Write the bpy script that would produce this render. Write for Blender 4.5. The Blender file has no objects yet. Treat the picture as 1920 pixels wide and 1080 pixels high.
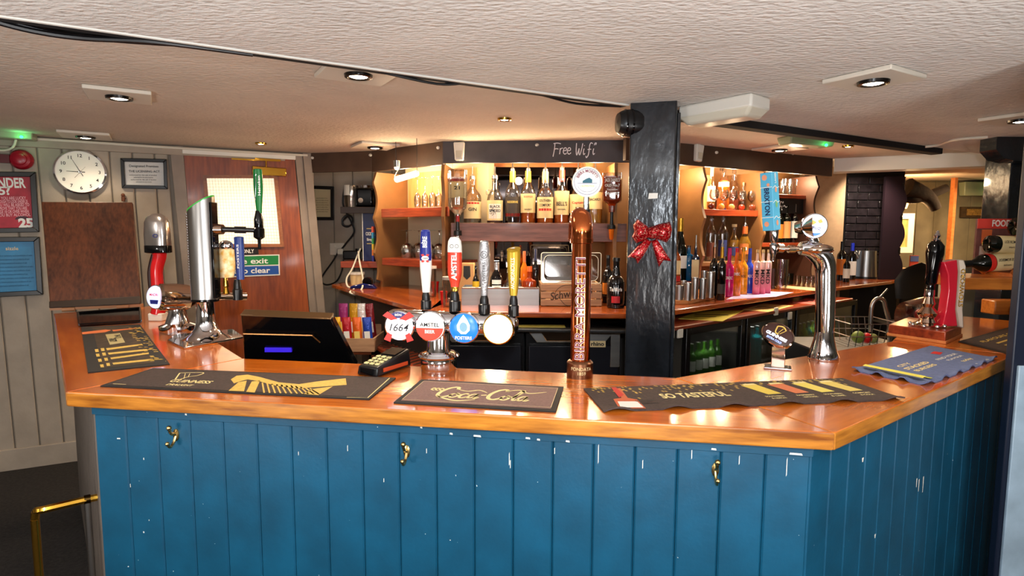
import bpy, math, random
from mathutils import Matrix, Vector
R_ = math.radians
PI = math.pi
rnd = random.Random(7)
sc = bpy.context.scene
COL = sc.collection

# ------------------------------------------------------------------ camera
F_PX = 1100.0
CAM = Vector((0, 0, 1.55))
PITCH, ROLL = math.atan(105 / F_PX), 0.004
cF = Vector((0, math.cos(PITCH), -math.sin(PITCH)))
cU0 = Vector((0, math.sin(PITCH), math.cos(PITCH)))
cR = Vector((1, 0, 0)) * math.cos(ROLL) + cU0 * math.sin(ROLL)
cU = cU0 * math.cos(ROLL) - Vector((1, 0, 0)) * math.sin(ROLL)
cam = bpy.data.cameras.new('camera'); cam.sensor_width = 36
cam.lens = 36 * F_PX / 1920; cam.clip_start = 0.02
camo = bpy.data.objects.new('camera', cam); COL.objects.link(camo)
m = Matrix((cR, cU, -cF)).transposed().to_4x4(); m.translation = CAM
camo.matrix_world = m
sc.camera = camo
# ------------------------------------------------------------------ world, exposure
w = bpy.data.worlds.new('world'); sc.world = w; w.use_nodes = True
w.node_tree.nodes['Background'].inputs[0].default_value = (.9, .93, 1, 1)
w.node_tree.nodes['Background'].inputs[1].default_value = 0.25
vs = sc.view_settings
vs.view_transform = 'Standard'; vs.look = 'None'; vs.gamma = 1; vs.use_curve_mapping = False
vs.exposure = 0.6
sc.cycles.use_denoising = True
sc.cycles.max_bounces = 8; sc.cycles.transparent_max_bounces = 24
sc.cycles.transmission_bounces = 6; sc.cycles.glossy_bounces = 5; sc.cycles.diffuse_bounces = 4
sc.cycles.sample_clamp_indirect = 6
def light(name, kind, loc, energy, color=(1, 1, 1), size=.1, target=None, spot=None, blend=.6):
    l = bpy.data.lights.new(name, kind); l.energy = energy; l.color = color
    if kind == 'AREA': l.size = size; l.shape = 'DISK'
    else: l.shadow_soft_size = size
    if spot: l.spot_size = R_(spot); l.spot_blend = blend
    o = bpy.data.objects.new(name, l); COL.objects.link(o); o.location = loc
    if target is not None:
        o.rotation_euler = (Vector(target) - Vector(loc)).to_track_quat('-Z', 'Y').to_euler()
    return o
WARM = (1, .74, .44); COOL = (.86, .93, 1)
light('camera_flash', 'POINT', (.03, -.12, 1.74), 48, COOL, .035)
for i, (x, y) in enumerate(((-1.6, -1.2), (.3, -1.2), (2.0, -1.0), (-2.6, .6))):
    light('room_fill', 'AREA', (x, y, 2.06), 20, (1, .93, .84), .25, (x, y, 0))  # ceiling lights out of view, added for general fill
for x, y, e_ in ((-1.7, -.1, 26), (.2, -.35, 20), (1.6, -.1, 20)):
    light('ceiling_fill', 'AREA', (x, y, 1.0), e_, (1, .97, .94), .7, (x, y + .5, 2.1))  # unseen discs facing up, added to brighten the ceiling; no such fittings

# ------------------------------------------------------------------ unprojection (photo pixel -> real place)
def ray(px, py): return cF + cR * ((px - 960) / F_PX) - cU * ((py - 540) / F_PX)
def G(px, py, z):                       # on the level z
    d = ray(px, py); t = (z - CAM.z) / d.z; return CAM + d * t
def V(px, py, y):                       # at depth y
    d = ray(px, py); return CAM + d * (y / d.y)
def L(px, py, a, b):                    # on the upright plane through plan points a, b
    n = Vector((b[1] - a[1], a[0] - b[0], 0)); d = ray(px, py)
    return CAM + d * ((Vector((a[0], a[1], 0)) - CAM).dot(n) / d.dot(n))
def lin(c):
    return tuple(((v / 255) / 12.92 if v / 255 <= .04045 else ((v / 255 + .055) / 1.055) ** 2.4) for v in c)

# ------------------------------------------------------------------ materials
MATS = {}
def nodes(name):
    m = bpy.data.materials.new(name); m.use_nodes = True
    nt = m.node_tree; return m, nt, nt.nodes, nt.links, nt.nodes['Principled BSDF']
def mat(name, c, rough=.5, metal=0, noise=None, bump=None, coat=0, emit=0, spec=.5, stretch=(1, 1, 1), trans=0, ior=1.45, c2=None, alpha=1):
    if name in MATS: return MATS[name]
    m, nt, N, K, b = nodes(name)
    col = (*lin(c), 1)
    b.inputs['Base Color'].default_value = col
    b.inputs['Roughness'].default_value = rough; b.inputs['Metallic'].default_value = metal
    b.inputs['Coat Weight'].default_value = coat; b.inputs['Coat Roughness'].default_value = .06
    b.inputs['Specular IOR Level'].default_value = spec
    b.inputs['Transmission Weight'].default_value = trans; b.inputs['IOR'].default_value = ior
    b.inputs['Alpha'].default_value = alpha
    if emit:
        b.inputs['Emission Color'].default_value = col; b.inputs['Emission Strength'].default_value = emit
    if noise or bump:
        tc = N.new('ShaderNodeTexCoord'); mp = N.new('ShaderNodeMapping'); mp.inputs['Scale'].default_value = stretch
        K.new(tc.outputs['Object'], mp.inputs['Vector'])
    if noise:
        n = N.new('ShaderNodeTexNoise'); n.inputs['Scale'].default_value = noise[0]; n.inputs['Detail'].default_value = 6
        K.new(mp.outputs[0], n.inputs['Vector'])
        r = N.new('ShaderNodeValToRGB'); a = noise[1]
        d = col if c2 is None else (*lin(c2), 1)
        r.color_ramp.elements[0].position = .3; r.color_ramp.elements[1].position = .7
        if c2 is None:
            r.color_ramp.elements[0].color = tuple(v * (1 - a) for v in col[:3]) + (1,)
            r.color_ramp.elements[1].color = tuple(min(1, v * (1 + a)) for v in col[:3]) + (1,)
        else:
            r.color_ramp.elements[0].color = col; r.color_ramp.elements[1].color = d
        K.new(n.outputs['Fac'], r.inputs['Fac']); K.new(r.outputs[0], b.inputs['Base Color'])
    if bump:
        n2 = N.new('ShaderNodeTexNoise'); n2.inputs['Scale'].default_value = bump[0]; n2.inputs['Detail'].default_value = 4
        K.new(mp.outputs[0], n2.inputs['Vector'])
        bp = N.new('ShaderNodeBump'); bp.inputs['Strength'].default_value = bump[1]; bp.inputs['Distance'].default_value = .01
        K.new(n2.outputs['Fac'], bp.inputs['Height']); K.new(bp.outputs[0], b.inputs['Normal'])
    MATS[name] = m; return m
def wood(name, c1, c2, rough=.3, coat=0, scale=6, along='X', bump=.15, plank=0):
    m, nt, N, K, b = nodes(name)
    tc = N.new('ShaderNodeTexCoord'); mp = N.new('ShaderNodeMapping')
    s = {'X': (.12, 1, 1), 'Y': (1, .12, 1), 'Z': (1, 1, .12)}[along]
    mp.inputs['Scale'].default_value = s
    K.new(tc.outputs['Object'], mp.inputs['Vector'])
    n = N.new('ShaderNodeTexNoise'); n.inputs['Scale'].default_value = scale; n.inputs['Detail'].default_value = 3
    n.inputs['Distortion'].default_value = 1.2
    n2 = N.new('ShaderNodeTexNoise'); n2.inputs['Scale'].default_value = scale * 14; n2.inputs['Detail'].default_value = 5
    K.new(mp.outputs[0], n.inputs['Vector']); K.new(mp.outputs[0], n2.inputs['Vector'])
    mx = N.new('ShaderNodeMix'); mx.data_type = 'FLOAT'; mx.inputs[0].default_value = .45
    K.new(n.outputs['Fac'], mx.inputs[2]); K.new(n2.outputs['Fac'], mx.inputs[3])
    r = N.new('ShaderNodeValToRGB'); e = r.color_ramp.elements
    e[0].position = .36; e[1].position = .64; e[0].color = (*lin(c1), 1); e[1].color = (*lin(c2), 1)
    K.new(mx.outputs[0], r.inputs['Fac']); K.new(r.outputs[0], b.inputs['Base Color'])
    b.inputs['Roughness'].default_value = rough; b.inputs['Coat Weight'].default_value = coat
    b.inputs['Coat Roughness'].default_value = .08
    bp = N.new('ShaderNodeBump'); bp.inputs['Strength'].default_value = bump; bp.inputs['Distance'].default_value = .002
    K.new(n2.outputs['Fac'], bp.inputs['Height']); K.new(bp.outputs[0], b.inputs['Normal'])
    MATS[name] = m; return m
def chipped(name, c, rough=.5, amount=.62):
    m, nt, N, K, b = nodes(name)
    tc = N.new('ShaderNodeTexCoord')
    n = N.new('ShaderNodeTexNoise'); n.inputs['Scale'].default_value = 9; n.inputs['Detail'].default_value = 8
    K.new(tc.outputs['Object'], n.inputs['Vector'])
    g = N.new('ShaderNodeTexNoise'); g.inputs['Scale'].default_value = 90; g.inputs['Detail'].default_value = 3
    K.new(tc.outputs['Object'], g.inputs['Vector'])
    r = N.new('ShaderNodeValToRGB'); e = r.color_ramp.elements; e[0].position = .3; e[1].position = .7
    e[0].color = (*[v * .78 for v in lin(c)], 1); e[1].color = (*[v * 1.15 for v in lin(c)], 1)
    K.new(n.outputs['Fac'], r.inputs['Fac'])
    st = N.new('ShaderNodeMath'); st.operation = 'GREATER_THAN'; st.inputs[1].default_value = amount + .15
    K.new(g.outputs['Fac'], st.inputs[0])
    mx = N.new('ShaderNodeMix'); mx.data_type = 'RGBA'
    K.new(st.outputs[0], mx.inputs[0]); K.new(r.outputs[0], mx.inputs[6]); mx.inputs[7].default_value = (.7, .72, .72, 1)
    K.new(mx.outputs[2], b.inputs['Base Color']); b.inputs['Roughness'].default_value = rough
    bp = N.new('ShaderNodeBump'); bp.inputs['Strength'].default_value = .12; bp.inputs['Distance'].default_value = .003
    K.new(g.outputs['Fac'], bp.inputs['Height']); K.new(bp.outputs[0], b.inputs['Normal'])
    MATS[name] = m; return m
def thin_glass(name, tint=(1, 1, 1), gloss=.14, rough=.02):
    m, nt, N, K, b = nodes(name); N.remove(b)
    t = N.new('ShaderNodeBsdfTransparent'); t.inputs[0].default_value = (*tint, 1)
    g = N.new('ShaderNodeBsdfGlossy'); g.inputs['Roughness'].default_value = rough
    lw = N.new('ShaderNodeLayerWeight'); lw.inputs[0].default_value = .35
    ma = N.new('ShaderNodeMath'); ma.operation = 'MULTIPLY_ADD'; ma.inputs[1].default_value = .6; ma.inputs[2].default_value = gloss
    K.new(lw.outputs['Fresnel'], ma.inputs[0])
    mx = N.new('ShaderNodeMixShader'); K.new(ma.outputs[0], mx.inputs[0]); K.new(t.outputs[0], mx.inputs[1]); K.new(g.outputs[0], mx.inputs[2])
    K.new(mx.outputs[0], N['Material Output'].inputs[0]); MATS[name] = m; return m
def coloured_glass(name, c, see=.4, rough=.05):          # tinted glass or liquid: part see-through, part body colour
    m, nt, N, K, b = nodes(name)
    b.inputs['Base Color'].default_value = (*lin(c), 1); b.inputs['Roughness'].default_value = rough
    t = N.new('ShaderNodeBsdfTransparent'); t.inputs[0].default_value = (*[min(1, v * .7 + .25 * v ** .5) for v in lin(c)], 1)
    mx = N.new('ShaderNodeMixShader'); mx.inputs[0].default_value = see
    K.new(b.outputs[0], mx.inputs[1]); K.new(t.outputs[0], mx.inputs[2]); K.new(mx.outputs[0], N['Material Output'].inputs[0])
    MATS[name] = m; return m

bar_wood = wood('varnished_orange_wood', (166, 74, 14), (218, 118, 32), .2, .8, 4, 'X', .04)
edge_wood = wood('worktop_edge_wood', (120, 62, 10), (206, 134, 46), .3, .5, 6)
back_wood = wood('back_counter_wood', (136, 54, 12), (200, 98, 30), .25, .7, 4)
flap_wood = wood('dark_flap_wood', (66, 32, 14), (122, 66, 36), .5, .1, 5, 'Z')
door_wood = wood('door_mahogany', (112, 46, 10), (160, 78, 26), .4, .25, 4, 'Z')
shelf_wood = wood('grey_brown_shelf_wood', (74, 42, 38), (134, 88, 76), .5, .1, 3.5)
red_wood = wood('reddish_shelf_wood', (104, 34, 14), (168, 70, 34), .35, .3, 5)
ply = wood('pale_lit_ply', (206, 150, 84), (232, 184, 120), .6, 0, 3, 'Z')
orange_ply = wood('orange_ply', (190, 108, 52), (220, 140, 78), .6, 0, 3)
crate_wood = wood('crate_wood', (128, 92, 66), (172, 132, 98), .7, 0, 5)
barrel_wood = wood('dark_barrel_wood', (46, 20, 8), (96, 44, 16), .3, .5, 5)
rack_wood = wood('orange_rack_wood', (170, 90, 28), (214, 130, 50), .35, .4, 5)
blue = chipped('blue_bar_paint', (4, 74, 104), .45)
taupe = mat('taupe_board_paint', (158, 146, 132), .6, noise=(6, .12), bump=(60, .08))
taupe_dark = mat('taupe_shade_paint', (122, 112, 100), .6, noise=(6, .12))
olive = mat('olive_grey_paint', (112, 106, 86), .7, noise=(5, .2))
frame_paint = mat('frame_grey_paint', (138, 124, 112), .5, noise=(9, .12))
near_ceiling = mat('near_ceiling_artex', (212, 206, 200), .85, noise=(3, .06), bump=(38, 1.0), stretch=(1, 1.8, 1))
far_ceiling = mat('far_ceiling_artex', (202, 188, 174), .85, noise=(2.2, .1), bump=(44, .7))
white = mat('white_paint', (226, 224, 216), .5)
plastic_w = mat('white_plastic', (214, 210, 200), .35)
black = mat('black_plastic', (16, 16, 18), .3)
gloss_black = mat('gloss_black', (7, 7, 9), .08)
black_paint = mat('black_gloss_paint', (26, 30, 36), .22, noise=(12, .5), bump=(22, .5), stretch=(1, 1, .4), coat=.5)
chalk_board = mat('fascia_charcoal', (62, 58, 62), .55, noise=(8, .2))
fascia_brown = mat('fascia_dark_brown', (70, 50, 38), .55, noise=(8, .2))
upright_brown = mat('upright_brown_paint', (132, 92, 54), .45, noise=(7, .12))
chalk = mat('white_chalk', (232, 232, 236), .9)
chrome = mat('chrome', (225, 225, 230), .06, 1)
chrome_w = mat('warm_chrome', (205, 180, 160), .08, 1)
steel = mat('brushed_steel', (176, 174, 172), .28, 1, noise=(60, .08), stretch=(1, 1, .05))
steel_flat = mat('satin_steel_panel', (150, 148, 145), .35, .9, noise=(40, .1), stretch=(.05, 1, 1))
copper = mat('copper', (206, 112, 62), .12, 1)
copper_dark = mat('aged_copper', (140, 98, 72), .3, 1, noise=(40, .3))
brass = mat('brass', (206, 158, 60), .18, 1)
gold = mat('gold_foil', (196, 150, 50), .3, .8, bump=(90, .3))
mirror = mat('smoked_mirror', (92, 84, 84), .03, 1)
floor_m = mat('dark_carpet', (34, 30, 28), .95, noise=(60, .6), bump=(200, .4))
back_floor = mat('back_bar_floor', (42, 34, 30), .7, noise=(12, .4))
clear = thin_glass('clear_glass', (.97, .98, .98), .12)
glassware = thin_glass('glassware', (.96, .97, .97), .2)
pane_glass = thin_glass('pane_glass', (.9, .92, .92), .06)
fridge_glass = thin_glass('fridge_glass', (.75, .78, .78), .08)
amber = coloured_glass('amber_spirit', (232, 126, 34), .45)
dark_amber = coloured_glass('dark_amber_spirit', (150, 50, 10), .3)
rum = coloured_glass('dark_rum', (46, 20, 10), .15)
pale_spirit = coloured_glass('golden_spirit', (224, 168, 60), .5)
clear_liq = thin_glass('clear_spirit', (.93, .95, .95), .05)
dark_bottle = coloured_glass('dark_green_glass', (12, 16, 10), .12, .06)
black_bottle = mat('black_bottle_glass', (10, 8, 10), .06, coat=.6)
red_m = mat('red_plastic', (206, 20, 26), .35)
label_cream = mat('cream_label', (224, 202, 150), .6)
label_white = mat('white_label', (232, 230, 222), .6)
label_grey = mat('dark_label', (66, 58, 54), .6)
label_black = mat('black_label', (18, 18, 20), .6)
ink = mat('dark_ink', (26, 24, 28), .7)
ink_w = mat('white_ink', (236, 236, 232), .7)
ink_y = mat('cream_yellow_ink', (236, 208, 112), .7)
red_ink = mat('red_ink', (190, 34, 30), .6)
paper = mat('white_paper', (228, 226, 220), .8)
lamp_glow = mat('lamp_glow', (255, 238, 206), emit=30)
cable_m = mat('black_cable', (14, 14, 16), .4)
cable_w = mat('white_cable', (214, 208, 192), .5)

# ------------------------------------------------------------------ mesh builder
class MB:
    def __init__(s): s.v = []; s.f = []; s.mi = []; s.T = Matrix(); s.m = 0
    def add(s, vs, fs, T=None):
        n = len(s.v); M = s.T if T is None else s.T @ T
        s.v += [M @ Vector(v) for v in vs]; s.f += [tuple(i + n for i in f) for f in fs]; s.mi += [s.m] * len(fs); return s
    def box(s, c, d, T=None):
        x, y, z = (k / 2 for k in d); X, Y, Z = c
        vs = [(X + a * x, Y + b * y, Z + e * z) for e in (-1, 1) for b in (-1, 1) for a in (-1, 1)]
        return s.add(vs, [(0, 2, 3, 1), (4, 5, 7, 6), (0, 1, 5, 4), (2, 6, 7, 3), (0, 4, 6, 2), (1, 3, 7, 5)], T)
    def hexa(s, lo, hi, T=None):          # two matching polygons (lists of points)
        n = len(lo)
        fs = [tuple(range(n))[::-1], tuple(range(n, 2 * n))] + [(i, (i + 1) % n, n + (i + 1) % n, n + i) for i in range(n)]
        return s.add(list(lo) + list(hi), fs, T)
    def prism(s, poly, z0, z1, T=None):
        return s.hexa([(p[0], p[1], z0) for p in poly], [(p[0], p[1], z1) for p in poly], T)
    def lathe(s, prof, seg=24, T=None, sq=None, a0=0, a1=2 * PI, flat=1, caps=True):
        vs = []; fs = []; full = abs(a1 - a0 - 2 * PI) < 1e-6; n = seg if full else seg + 1
        for r, z in prof:
            for i in range(n):
                a = a0 + (a1 - a0) * i / seg; c, q = math.cos(a), math.sin(a)
                k = 1 if not sq else 1 / ((abs(c) ** sq + abs(q) ** sq) ** (1 / sq))
                vs.append((r * k * c, r * k * q * flat, z))
        for j in range(len(prof) - 1):
            for i in range(seg if full else seg):
                a = j * n + i; b = j * n + (i + 1) % n
                fs.append((a, b, b + n, a + n))
        if caps and full and prof[0][0] > 1e-5: fs.append(tuple(range(n))[::-1])
        if caps and full and prof[-1][0] > 1e-5: fs.append(tuple(range((len(prof) - 1) * n, len(prof) * n)))
        return s.add(vs, fs, T)
    def cyl(s, a, b, r0, r1=None, seg=16):
        a, b = Vector(a), Vector(b); r1 = r0 if r1 is None else r1
        T = Matrix.Translation(a) @ (b - a).to_track_quat('Z', 'Y').to_matrix().to_4x4()
        return s.lathe([(r0, 0), (r1, (b - a).length)], seg, T)
    def sphere(s, c, r, seg=16, sc3=(1, 1, 1)):
        prof = [(max(1e-4, math.sin(PI * i / 10)) * r, -math.cos(PI * i / 10) * r) for i in range(11)]
        return s.lathe(prof, seg, Matrix.Translation(c) @ Matrix.Diagonal((*sc3, 1)))
    def tube(s, pts, r, seg=8, smooth=True):
        P = [Vector(p) for p in pts]
        if smooth and len(P) > 2: P = catmull(P, 6)
        rad = r if callable(r) else (lambda t: r)
        vs = []; fs = []; up = None
        for i, p in enumerate(P):
            d = (P[min(i + 1, len(P) - 1)] - P[max(i - 1, 0)]).normalized()
            if up is None: up = d.orthogonal().normalized()
            up = (up - d * up.dot(d)).normalized(); sd = d.cross(up)
            q = rad(i / (len(P) - 1))
            vs += [p + (up * math.cos(2 * PI * k / seg) + sd * math.sin(2 * PI * k / seg)) * q for k in range(seg)]
        for i in range(len(P) - 1):
            for k in range(seg):
                a = i * seg + k; b = i * seg + (k + 1) % seg; fs.append((a, b, b + seg, a + seg))
        fs.append(tuple(range(seg))[::-1]); fs.append(tuple(range((len(P) - 1) * seg, len(P) * seg)))
        return s.add(vs, fs)
    def disc(s, r, T, seg=32, z=0):
        return s.add([(r * math.cos(2 * PI * i / seg), r * math.sin(2 * PI * i / seg), z) for i in range(seg)], [tuple(range(seg))], T)
    def quad(s, p): return s.add(p, [(0, 1, 2, 3)])
def catmull(P, n=6):
    out = []
    for i in range(len(P) - 1):
        a, b, c, d = P[max(i - 1, 0)], P[i], P[i + 1], P[min(i + 2, len(P) - 1)]
        for k in range(n):
            t = k / n
            out.append(.5 * ((2 * b) + (c - a) * t + (2 * a - 5 * b + 4 * c - d) * t * t + (3 * b - a - 3 * c + d) * t ** 3))
    out.append(P[-1]); return out
MW = {}
def obj(name, mb, mt, parent=None, at=None, rz=0, local=False, bev=0, bseg=2, smooth=35, kind=None):
    """ONE mesh object. mb is in world space unless local; its origin is its parent's, or the point `at`."""
    if parent is not None: M = MW[parent.name]
    else: M = Matrix.Translation(at or (0, 0, 0)) @ Matrix.Rotation(rz, 4, 'Z')
    me = bpy.data.meshes.new(name); I = Matrix() if local else M.inverted()
    me.from_pydata([I @ v for v in mb.v], [], mb.f); me.update()
    ms = mt if isinstance(mt, (list, tuple)) else [mt]
    for x in ms: me.materials.append(x)
    if len(ms) > 1: me.polygons.foreach_set('material_index', mb.mi)
    if smooth:
        me.polygons.foreach_set('use_smooth', [True] * len(me.polygons)); me.set_sharp_from_angle(angle=R_(smooth))
    o = bpy.data.objects.new(name, me); COL.objects.link(o)
    if parent is not None: o.parent = parent
    else: o.matrix_world = M
    MW[o.name] = M
    if bev:
        b = o.modifiers.new('edge', 'BEVEL'); b.width = bev; b.segments = bseg; b.limit_method = 'ANGLE'; b.angle_limit = R_(40)
    if kind: o['kind'] = kind
    return o
def thing(name, label, cat, at=(0, 0, 0), rz=0, group=None):
    o = bpy.data.objects.new(name, None); COL.objects.link(o); o.empty_display_size = .05
    M = Matrix.Translation(at) @ Matrix.Rotation(rz, 4, 'Z'); o.matrix_world = M; MW[o.name] = M
    tag(o, label, cat, group); return o
def tag(o, label, cat, group=None):
    o['label'] = label; o['category'] = cat
    if group: o['group'] = group
    return o
def struct(name, mb, mt, at=None, **k):
    return obj(name, mb, mt, at=at, kind='structure', **k)
def dup(root, loc, rz=None, label=None, group=None, scale=None):
    r = root.copy(); COL.objects.link(r); r.location = loc
    if rz is not None: r.rotation_euler = (0, 0, rz)
    if scale: r.scale = scale
    if label: r['label'] = label
    if group: r['group'] = group
    MW[r.name] = Matrix.Translation(loc) @ Matrix.Rotation(r.rotation_euler[2], 4, 'Z')
    for ch in root.children:
        c = ch.copy(); COL.objects.link(c); c.parent = r; MW[c.name] = MW[r.name]
        for g in ch.children:
            d = g.copy(); COL.objects.link(d); d.parent = c; MW[d.name] = MW[r.name]
    return r
def FR(o, right, up=(0, 0, 1)):           # frame: x to the right, y up, z out of the face
    r = Vector(right).normalized(); u = Vector(up); n = r.cross(u).normalized(); u = n.cross(r)
    M = Matrix((r, u, n)).transposed().to_4x4(); M.translation = Vector(o); return M
TXT = {}
def text_geo(s, bold=0, align='CENTER'):
    k = (s, bold, align)
    if k not in TXT:
        c = bpy.data.curves.new('t', 'FONT'); c.body = s; c.size = 1; c.align_x = align; c.align_y = 'CENTER'; c.offset = bold
        c.resolution_u = 3; c.space_line = .85
        o = bpy.data.objects.new('t', c); COL.objects.link(o)
        dg = bpy.context.evaluated_depsgraph_get(); me = o.evaluated_get(dg).to_mesh()
        TXT[k] = ([tuple(v.co) for v in me.vertices], [tuple(p.vertices) for p in me.polygons])
        o.evaluated_get(dg).to_mesh_clear(); bpy.data.objects.remove(o); bpy.data.curves.remove(c)
    return TXT[k]
def tsplit(P, F, lim):
    st = [tuple(P[i] for i in (f[0], f[k], f[k + 1])) for f in F for k in range(1, len(f) - 1)]; out = []
    while st:
        t = st.pop(); e = max(range(3), key=lambda i: abs(t[i][0] - t[(i + 1) % 3][0]))
        a, b, c = t[e], t[(e + 1) % 3], t[(e + 2) % 3]
        if abs(a[0] - b[0]) > lim:
            m_ = ((a[0] + b[0]) / 2, (a[1] + b[1]) / 2, 0); st += [(a, m_, c), (m_, b, c)]
        else: out.append((a, b, c))
    return [p for t in out for p in t], [(3 * i, 3 * i + 1, 3 * i + 2) for i in range(len(out))]
def text(parent, s, size, M, mt, bold=.02, wrap=None, rot=0, sx=1, fit=None, name='lettering', lift=.0008, shear=0, arc=None, arch=0, mb=None):
    """Flat lettering on frame M. wrap = radius of an upright cylinder whose axis is M's y axis."""
    vs, fs = text_geo(s, bold)
    xs = [v[0] for v in vs]; wd = max(xs) - min(xs)
    if fit: sx = fit / (wd * size)
    out = []
    for x, y, z in vs:
        x = x * size * sx + y * size * shear; y = y * size
        if arc: a = PI / 2 - x / arc; x, y = (arc + y) * math.cos(a), (arc + y) * math.sin(a)
        if arch: y += arch * (1 - (2 * x / (wd * size * sx)) ** 2)
        if rot: x, y = x * math.cos(rot) - y * math.sin(rot), x * math.sin(rot) + y * math.cos(rot)
        out.append((x, y, lift))
    if wrap:
        out, fs = tsplit(out, fs, wrap * .3)
        out = [(math.sin(x / wrap) * (wrap + lift), y, math.cos(x / wrap) * (wrap + lift)) for x, y, _ in out]
    if mb is None:
        mb = MB(); mb.add(out, fs, M); return obj(name, mb, mt, parent, smooth=0)
    mb.add(out, fs, M)
def ribbon(mb, pts, wd, M, close=False, lift=.0008, smooth=True, taper=False):
    P = [Vector((p[0], p[1], 0)) for p in pts]
    if smooth and len(P) > 2: P = catmull(P, 6)
    vs = []; n = len(P)
    for i, p in enumerate(P):
        d = (P[min(i + 1, n - 1)] - P[max(i - 1, 0)]).normalized(); s = Vector((-d.y, d.x, 0))
        q = wd / 2 * ((.35 + .65 * math.sin(PI * i / (n - 1))) if taper else 1)
        vs += [(p + s * q) + Vector((0, 0, lift)), (p - s * q) + Vector((0, 0, lift))]
    mb.add(vs, [(2 * i, 2 * i + 1, 2 * i + 3, 2 * i + 2) for i in range(n - 1)], M)
def flatpoly(mb, pts, M, lift=.0006):
    mb.add([(p[0], p[1], lift) for p in pts], [tuple(range(len(pts)))], M)

# =================================================================== SETTING
CT, BC, LG = 1.10, 1.13, 1.05             # heights: front worktop, back counter, ledge under it
ZN, ZF = 2.10, 2.14                       # near and far ceilings
def xy(p): return (p[0], p[1])
def lerp(a, b, t): return tuple(a[i] + (b[i] - a[i]) * t for i in range(len(a)))
# --- ceiling step
S0, S1 = xy(G(0, 28, ZN)), xy(G(1730, 273, ZN))
sd = Vector((S1[0] - S0[0], S1[1] - S0[1])).normalized(); sn = Vector((-sd.y, sd.x))
SA = (S0[0] - sd.x * 4, S0[1] - sd.y * 4); SB = (S1[0] + sd.x * 4, S1[1] + sd.y * 4)
mb = MB(); mb.prism([SA, (SA[0], -3.2), (SB[0], -3.2), SB][::-1], ZN, ZN + .06)
struct('ceiling', mb, near_ceiling)
mb = MB(); mb.prism([(-6, 9.5), (-6, -3.2), (7, -3.2), (7, 9.5)][::-1], ZF, ZF + .05)
struct('ceiling', mb, far_ceiling)
mb = MB(); n3 = Vector((sn.x, sn.y, 0)); A = Vector((*S0, ZN + .02)) - Vector((*sd, 0)) * 1.2; B = Vector((*S1, ZN + .02)) + Vector((*sd, 0)) * .2
def slab(mb, a, b, w, z0, z1, side=1):    # upright board along plan line a-b, thickness w to the left side
    d = Vector((b[0] - a[0], b[1] - a[1])).normalized(); n = Vector((-d.y, d.x)) * w * side
    mb.prism([a, b, (b[0] + n.x, b[1] + n.y), (a[0] + n.x, a[1] + n.y)][::(-1 if side < 0 else 1)], z0, z1); return mb
EDGE0 = (S0[0] - sd.x * 1.2, S0[1] - sd.y * 1.2)
Pp = xy(G(1262, 205, ZN)); Pl = xy(G(1180, 197, ZN))
bk_ = lambda p, d: (p[0] + sn.x * d, p[1] + sn.y * d)
mb = slab(MB(), EDGE0, Pl, .012, ZN - .003, ZN + .045)
struct('trim_1', mb, white)
mb = slab(MB(), bk_(EDGE0, .012), bk_(Pl, .012), .034, ZN - .002, ZF - .002)
struct('trim_1', mb, mat('step_black', (20, 17, 18), .8))
mb = slab(MB(), Pp, (S1[0] + sd.x * .25, S1[1] + sd.y * .25), .07, ZN - .035, ZF)   # black beam right of the post
struct('trim_2', mb, mat('matt_black', (24, 20, 20), .85), bev=.004)
# --- outer shell
WL0, WL1 = xy(G(60, 256, ZF)), xy(G(567, 287, ZF))
wd_ = Vector((WL1[0] - WL0[0], WL1[1] - WL0[1])).normalized(); wn = Vector((wd_.y, -wd_.x))     # wn points into the room
def WLP(t, off=0, z=0): return Vector((WL0[0] + wd_.x * t + wn.x * off, WL0[1] + wd_.y * t + wn.y * off, z))
LW = (xy(WLP(-2.5)), xy(WLP(4)))
def LP(px, py, off=0): return L(px, py, xy(WLP(0, off)), xy(WLP(1, off)))
def tpar(px, py): p = LP(px, py); return (Vector(xy(p)) - Vector(WL0)).dot(wd_)
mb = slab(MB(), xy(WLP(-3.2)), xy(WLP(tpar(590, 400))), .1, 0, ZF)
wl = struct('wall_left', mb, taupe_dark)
mb = MB(); mb.box((-5.2, -.3, 1.1), (.1, 7, 2.2)); struct('wall_left', mb, taupe)
mb = MB(); mb.box((0, -3.2, 1.1), (11, .1, 2.2)); struct('wall_front', mb, taupe)
mb = MB(); mb.box((5.4, 3, 1.1), (.1, 12.6, 2.2)); struct('wall_right', mb, olive)
mb = MB(); mb.box((0, 3, -.03), (12, 13, .06)); struct('floor', mb, floor_m)
mb = MB(); mb.prism([(-1.9, 3.4), (-.6, 2.2), (.7, 2.0), (2.4, 3.0), (3.4, 4.6), (3.2, 5.0), (2.2, 4.2), (.9, 3.0), (-.4, 3.0), (-1.6, 4.6)], 0, .006); struct('floor', mb, mat('pale_bounce_floor', (196, 176, 150), .6, noise=(4, .1)))  # hidden pale floor piece, added to bounce the downlights back up
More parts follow.
